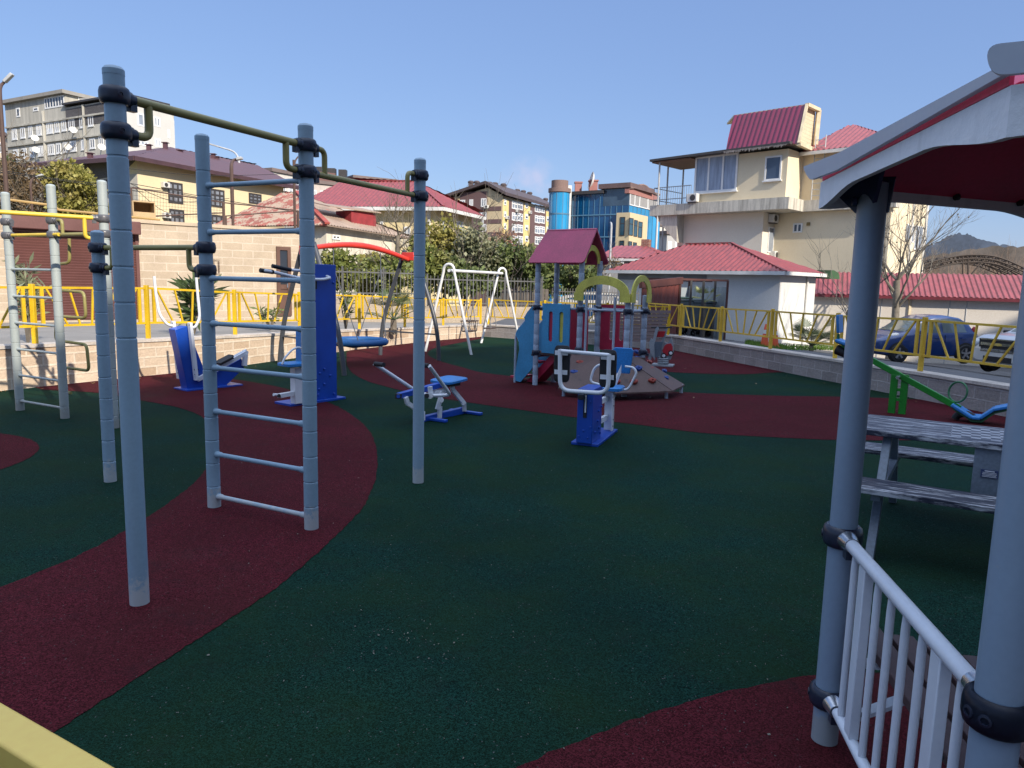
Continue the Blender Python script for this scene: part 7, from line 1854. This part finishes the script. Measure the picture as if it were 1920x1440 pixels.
for k, (pts, d0, d1) in enumerate([(((-20, 316), (120, 337), (260, 352)), 26, 34), (((-20, 320), (140, 342), (270, 360)), 26, 34), (((230, 315), (380, 329), (540, 326)), 40, 44), (((240, 343), (400, 372), (560, 398)), 30, 28), (((248, 352), (330, 362), (420, 381)), 30, 28), (((250, 350), (300, 392), (345, 408)), 30, 33), (((246, 345), (330, 378), (430, 372)), 30, 36)]):
    q = [PX(x, y, d0 + (d1 - d0) * i / 2) for i, (x, y) in enumerate(pts)]
    mb = MB(); mb.tube(spline(q, 6), .013, 4); o = B(mb, 'overhead_cable', cab); tag(o, ['sagging overhead cable from the left lamp, upper of the pair', 'sagging overhead cable from the left lamp, lower of the pair', 'thin overhead cable across the top of the yellow building wall', 'long overhead cable running down to the ladder top', 'short thick overhead cable over the ball netting', 'slanting overhead cable dropping to the lower window', 'thin overhead cable crossing the upper window'][k], 'cable', 'overhead cables on the left')

# ---- traffic cones
co_ = paint('cone_orange', (.62, .09, .02), .5, .15, 4); cw_ = paint('cone_white', (.7, .68, .64), .5, .15, 4)
def cone(x, y, d, label, root0=None):
    b = PX(x, y, d); b.z = zr(b.x, b.y)
    if root0: return dup(root0, b, label=label)
    root = thing('traffic_cone', label, 'traffic cone', b, 0, 'traffic cones by the fence post')
    H = .62; R = lambda z: .115 - .09 * z / H
    mb = MB(); mb.box(b + EZ * .02, .30, .30, .035); B(mb, 'base', paint('cone_base', (.45, .08, .03), .6, .2, 4), root, bevel=.008)
    mb = MB(); mb.lathe(b, [(R(0), .035), (R(H), H), (.02, H + .005), (.001, H + .005)], 18); sh = B(mb, 'cone', co_, root)
    for z0, z1 in ((.14, .24), (.36, .47)):
        mb = MB(); mb.lathe(b, [(R(z0) + .003, z0), (R(z1) + .003, z1)], 18); B(mb, 'stripe', cw_, sh)
    return root
c0_ = cone(1433, 652, 20.3, 'orange and white cone standing left of the fence post')
cone(1452, 652, 20.6, 'orange and white cone standing right of the fence post', c0_)

# ---- parked cars
def lerp_st(st, x):
    st = sorted(st)
    if x <= st[0][0]: return st[0][1:]
    for a, b in zip(st, st[1:]):
        if x <= b[0]:
            t = (x - a[0]) / (b[0] - a[0]); t = t * t * (3 - 2 * t) * .35 + t * .65
            return tuple(p + (q - p) * t for p, q in zip(a[1:], b[1:]))
    return st[-1][1:]
def section(st, x, off=0.0):
    zl, zb, zt, hl, hb, ht = lerp_st(st, x)
    return [(0, zl), (hl * .86, zl), (hl * .97, zl + .05), (hb * 1.01, zl + (zb - zl) * .38), (hb * 1.02, zl + (zb - zl) * .62), (hb, zb - .04), (hb * .975, zb), (ht + (hb * .97 - ht) * .5, zb + (zt - zb) * .52), (ht + (hb - ht) * .16, zt - (zt - zb) * .14), (ht * .90, zt - (zt - zb) * .035), (ht * .55, zt), (0, zt + .004)]
def car(label, name, loc, head, st, L, col, wheels, wr, tw, glass, rimc, extra):
    root = thing(name, label, 'car', loc, head)
    r0 = [min(s[0] for s in st), max(s[0] for s in st)]
    mb = MB(); vs = []; n = 56; K = 12
    for i in range(n + 1):
        x = r0[0] + (r0[1] - r0[0]) * i / n; s = section(st, x)
        ring = [V((x, y, z)) for y, z in s] + [V((x, -y, z)) for y, z in s[-2:0:-1]]
        vs += ring
    m_ = 2 * K - 2
    fs = [(i * m_ + k, i * m_ + (k + 1) % m_, (i + 1) * m_ + (k + 1) % m_, (i + 1) * m_ + k) for i in range(n) for k in range(m_)]
    mb.add(vs, fs, True); mb.add(vs[:m_], [tuple(range(m_))[::-1]]); mb.add(vs[-m_:], [tuple(range(m_))])
    body = B(mb, 'body', col, root, world=False)
    def sidepatch(x0, x1, k0, k1, off, side, taper0=0, taper1=0):
        mb = MB(); vs = []; N_ = 8
        for i in range(N_ + 1):
            x = x0 + (x1 - x0) * i / N_; zl, zb, zt, hl, hb, ht = lerp_st(st, x)
            for j in range(5):
                t = k0 + (k1 - k0) * j / 4; xx = x + (taper0 * (1 - i / N_) + taper1 * (i / N_)) * t
                zl, zb, zt, hl, hb, ht = lerp_st(st, xx)
                s = section(st, xx); pl_ = [s[6], s[7], s[8]]; q = t * 2
                a, b = (pl_[0], pl_[1]) if q < 1 else (pl_[1], pl_[2]); f = q if q < 1 else q - 1
                vs.append(V((xx, (a[0] + (b[0] - a[0]) * f + off) * side, a[1] + (b[1] - a[1]) * f)))
        mb.add(vs, [(i * 5 + j, i * 5 + j + 1, i * 5 + j + 6, i * 5 + j + 5) for i in range(N_) for j in range(4)], True); return mb
    for side in (1, -1):
        for g in glass: B(sidepatch(*g[:2], .06, .92, .008, side, *g[2:]), 'side_window', bpy.data.materials['car_glass'], root, world=False)
        for x in wheels:
            hb = lerp_st(st, x)[4]; y = side * (hb * 1.02 - tw * .28)
            mb = MB(); mb.lathe((x, side * (hb * 1.02 + .004), wr + .02), [(wr * 1.17, 0), (wr * 1.12, .004), (.001, .004)], 28, axis=(0, side, 0)); B(mb, 'wheel_arch', BK, root, world=False)
            mb = MB(); mb.lathe((x, y, wr), [(wr * .64, -tw / 2), (wr * .9, -tw / 2), (wr, -tw * .32), (wr, tw * .36), (wr * .93, tw * .5), (wr * .66, tw * .52), (wr * .64, tw * .40)], 28, axis=(0, side, 0)); w = B(mb, 'wheel', BK, root, world=False)
            mb = MB(); c = V((x, y + side * tw * .42, wr)); mb.lathe(c, [(wr * .66, 0), (wr * .60, .03 * 1), (wr * .56, .0), (wr * .2, -.01), (.001, -.01)], 24, axis=(0, side, 0))
            B(mb, 'rim', bpy.data.materials['rim_dark'], w, world=False)
            mb = MB()
            for k in range(5):
                a = k * 1.2566 + .3; e = V((math.cos(a), 0, math.sin(a))); mb.beam(c + e * wr * .1 + V((0, side * .025, 0)), c + e * wr * .6 + V((0, side * .025, 0)), wr * .2, .03, up=(0, side, 0))
            mb.lathe(c, [(wr * .16, .02), (wr * .14, .045), (.001, .05)], 12, axis=(0, side, 0)); B(mb, 'spokes', rimc, w, world=False)
    extra(root, st, sidepatch); return root
glassmat('car_glass', (.16, .20, .20), .05, .5, 0, .9, 1.2); rim = paint('rim_silver', (.5, .5, .52), .3, .1, 5, metal=.8); paint('rim_dark', (.06, .06, .065), .5, .1, 5)
def carpaint(name, c):
    m, nt, b = nodes(name); b.inputs['Base Color'].default_value = (*c, 1); b.inputs['Roughness'].default_value = .32; b.inputs['Coat Weight'].default_value = .8; b.inputs['Coat Roughness'].default_value = .05
    o = N(nt, 'ShaderNodeTexCoord').outputs['Object']; f = noise(nt, o, 3, 5); nt.links.new(mixc(nt, ramp(nt, f, .3, .75), [x * .8 for x in c], c), b.inputs['Base Color']); return m
lens = glassmat('lamp_lens', (.55, .58, .60), .08, .3, 0, .9, 6)
def blob(c, r, R=None, seg=14):
    mb = MB(); vs = []; n = 8
    for i in range(n + 1):
        a = math.pi * i / n
        for k in range(seg): b = 2 * math.pi * k / seg; p = V((math.sin(a) * math.cos(b) * r[0], math.sin(a) * math.sin(b) * r[1], math.cos(a) * r[2])); vs.append(V(c) + (R @ p if R else p))
    mb.add(vs, [(i * seg + k, i * seg + (k + 1) % seg, (i + 1) * seg + (k + 1) % seg, (i + 1) * seg + k) for i in range(n) for k in range(seg)], True); return mb
def hatch_extra(root, st, sp):
    body = [c for c in root.children if c.name.startswith('body')][0]
    for s in (1, -1):
        B(blob((1.36, .60 * s, .80), (.26, .10, .115), Matrix.Rotation(-.5 * s, 3, 'Z') @ Matrix.Rotation(.5, 3, 'Y')), 'headlight', lens, root, world=False)
        mb = MB(); mb.box((.52, .92 * s, 1.0), .12, .16, .12); B(mb, 'mirror', bpy.data.materials['hatch_blue'], root, world=False, bevel=.03)
        for x in (.42, -.55):
            mb = MB(); hb = lerp_st(st, x - .5)[4]; mb.box((x - .55, (hb * 1.02 + .008) * s, .80), .16, .03, .035); B(mb, 'door_handle', bpy.data.materials['hatch_blue'], root, world=False)
        mb = MB()
        for x in (.55, -.42): mb.box((x, (lerp_st(st, x)[4] * 1.022) * s, .60), .012, .008, .62)
        B(mb, 'door_gap', BK, root, world=False)
        B(blob((-1.60, .66 * s, .98), (.08, .08, .22)), 'tail_light', paint('tail_red', (.35, .01, .01), .2, .1, 5), root, world=False)
    # windscreens
    for name, xa, xb in (('windscreen', .92, .26), ('rear_window', -1.66, -1.36)):
        mb = MB(); vs = []
        za, zb_ = lerp_st(st, xa)[2], lerp_st(st, xb)[2]
        for t in (0, .33, .66, 1):
            x = xa + (xb - xa) * t; ht = lerp_st(st, x)[5] * (.88 if t else .98); z = lerp_st(st, x)[2]
            for y in (-1, -.5, 0, .5, 1): vs.append(V((x + (.012 if xa > 0 else -.012), y * ht, z + .012 - .02 * y * y)))
        mb.add(vs, [(i * 5 + j, i * 5 + j + 1, i * 5 + j + 6, i * 5 + j + 5) for i in range(3) for j in range(4)], True); B(mb, name, bpy.data.materials['car_glass'], root, world=False)
    mb = MB(); mb.box((1.845, 0, .52), .03, .7, .12); mb.box((1.80, 0, .33), .06, .9, .10); B(mb, 'grille', BK, root, world=False)
fw, rw = PX(1680, 675, 23.8), PX(1801, 681, 24.2)
hd = math.atan2(fw.y - rw.y, fw.x - rw.x); cc = (fw + rw) / 2 + V((math.sin(hd), -math.cos(hd), 0)) * 0
cl_ = V((math.cos(hd + math.pi / 2), math.sin(hd + math.pi / 2), 0))
if cl_.dot(-cc) > 0: cl_ = -cl_
loc = cc + cl_ * .72; loc.z = min(fw.z, rw.z) + .02
hs = [(1.86, .34, .60, .63, .50, .48, .44), (1.76, .24, .70, .74, .68, .68, .58), (1.45, .20, .80, .87, .80, .79, .66), (1.0, .20, .89, .96, .83, .82, .70), (.86, .20, .91, 1.02, .83, .825, .68), (.30, .20, .93, 1.40, .83, .83, .60), (-.15, .20, .94, 1.525, .83, .83, .60), (-.65, .20, .95, 1.54, .83, .83, .60), (-1.1, .21, .97, 1.48, .83, .82, .58), (-1.42, .23, .99, 1.33, .82, .80, .54), (-1.66, .26, .98, 1.04, .79, .76, .56), (-1.80, .30, .84, .90, .72, .68, .5), (-1.86, .38, .70, .74, .56, .52, .4)]
car('blue rounded hatchback parked behind the yellow fence', 'hatchback_car', loc, hd, hs, 3.72, carpaint('hatch_blue', (.009, .040, .165)), (1.21, -1.21), .30, .19, [(.72, -.28, -.30, 0), (-.36, -1.25, 0, .12)], rim, hatch_extra)
def suv_extra(root, st, sp):
    ch = paint('chrome', (.6, .6, .6), .15, .05, 5, metal=1); gd_ = paint('emblem_gold', (.55, .40, .10), .3, .1, 5)
    mb = MB(); mb.box((2.52, 0, .86), .08, 1.16, .40); gl_ = B(mb, 'grille', BK, root, world=False)
    mb = MB(); mb.box((2.565, 0, .90), .03, 1.16, .085); mb.box((2.565, 0, .70), .02, 1.16, .03); mb.box((2.565, 0, 1.04), .02, 1.16, .03); B(mb, 'chrome_bar', ch, gl_, world=False)
    mb = MB(); mb.prism([V((2.585, y, .90 + z)) for y, z in ((-.12, -.03), (-.045, -.03), (-.035, -.04), (.035, -.04), (.045, -.03), (.12, -.03), (.10, .03), (.045, .03), (.035, .04), (-.035, .04), (-.045, .03), (-.10, .03))], V((.012, 0, 0))); B(mb, 'emblem', gd_, gl_, world=False)
    for s in (1, -1):
        B(blob((2.42, .80 * s, .88), (.16, .17, .17), Matrix.Rotation(-.35 * s, 3, 'Z')), 'headlight', lens, root, world=False)
        mb = MB(); mb.box((2.50, .62 * s, .88), .10, .06, .34); B(mb, 'lamp_surround', BK, root, world=False)
        B(blob((2.47, .74 * s, .50), (.07, .10, .055)), 'fog_lamp', lens, root, world=False)
        mb = MB(); mb.box((.95, 1.06 * s, 1.18), .14, .2, .18); B(mb, 'mirror', BK, root, world=False, bevel=.03)
        for x in (.3, -.8): mb = MB(); mb.box((x, 1.0 * s, 1.0), .2, .04, .05); B(mb, 'door_handle', ch, root, world=False)
    mb = MB(); mb.box((2.55, 0, .46), .06, .9, .16); B(mb, 'bumper_vent', BK, root, world=False)
    mb = MB(); vs = []
    for t in (0, .33, .66, 1):
        x = 1.18 - .78 * t; z = lerp_st(st, x)[2]; ht = lerp_st(st, x)[5] * .9
        for y in (-1, -.5, 0, .5, 1): vs.append(V((x + .012, y * ht, z + .014 - .02 * y * y)))
    mb.add(vs, [(i * 5 + j, i * 5 + j + 1, i * 5 + j + 6, i * 5 + j + 5) for i in range(3) for j in range(4)], True); B(mb, 'windscreen', bpy.data.materials['car_glass'], root, world=False)
ss = [(2.56, .40, .72, .76, .80, .80, .70), (2.48, .30, .98, 1.06, .93, .92, .80), (2.1, .26, 1.08, 1.16, .99, .97, .85), (1.25, .26, 1.14, 1.22, 1.0, .99, .86), (1.1, .26, 1.15, 1.28, 1.0, .99, .82), (.45, .26, 1.17, 1.80, 1.0, 1.0, .74), (0, .26, 1.17, 1.90, 1.0, 1.0, .76), (-1.6, .28, 1.18, 1.92, 1.0, 1.0, .77), (-2.3, .30, 1.18, 1.82, 1.0, .98, .74), (-2.5, .34, 1.15, 1.25, .97, .95, .8), (-2.56, .5, .9, .95, .85, .85, .7)]
fp = PX(1868, 690, 21.8); hd2 = math.atan2(-.30, -.954); loc2 = fp - V((math.cos(hd2), math.sin(hd2), 0)) * 2.55; loc2.z = zr(fp.x, fp.y) + .02
car('large silver off-road car parked nose to tail behind the blue one', 'off_road_car', loc2, hd2, ss, 5.12, carpaint('suv_silver', (.62, .60, .56)), (1.62, -1.45), .40, .27, [(.85, -.25, -.35, 0), (-.35, -1.35), (-1.45, -2.2)], rim, suv_extra)

# ---- loose litter on the rubber
rg = random.Random(5); mb = MB()
for i in range(150):
    if i < 60: x, y = rg.gauss(760, 80), rg.gauss(1200, 22)
    else: x, y = rg.uniform(150, 1500), rg.uniform(830, 1440)
    p = PZ(x, y, .006); l = rg.uniform(.0015, .006) * (1.8 if i > 138 else 1); a = rg.uniform(0, 6.28); d = V((math.cos(a), math.sin(a), .1)) * l; s = V((-d.y, d.x, 0)) * rg.uniform(.3, .8)
    mb.add([p - d, p + s + EZ * .003, p + d + EZ * .002, p - s, p + EZ * .005], [(0, 3, 4), (3, 2, 4), (2, 1, 4), (1, 0, 4)])
o = B(mb, 'litter', paint('litter_pale', (.22, .20, .16), .8, .5, 40)); struct(o, 'stuff'); o['label'] = 'pale crumbs and leaf bits scattered on the rubber floor'

# dry leaves blown against the walls
rg = random.Random(15); mb = MB()
for i in range(170):
    W = LW if i < 90 else RW
    k = rg.randrange(1, len(W) - 1) if i < 150 else 1; p, q = V(W[k - 1]), V(W[k]); s = p.lerp(q, rg.random()); s.z = 0
    inn = (V((-.2, 8, 0)) - s).normalized(); s += inn * (abs(rg.gauss(0, .22)) + .04) if i < 150 else inn * rg.uniform(.3, 5)
    l = rg.uniform(.012, .032); a = rg.uniform(0, 6.28); dd = V((math.cos(a), math.sin(a), .15)) * l; ss = V((-dd.y, dd.x, 0)) * rg.uniform(.3, .5); s.z = .008
    mb.add([s - dd, s + ss + EZ * .004, s + dd + EZ * .006, s - ss + EZ * .001], [(0, 3, 2), (0, 2, 1)])
o = B(mb, 'leaf_litter', leafmat('dry_leaf', (.10, .055, .025), (.20, .12, .05), (.14, .10, .05), .1)); struct(o, 'stuff'); o['label'] = 'dry brown leaves blown along the foot of the low walls'
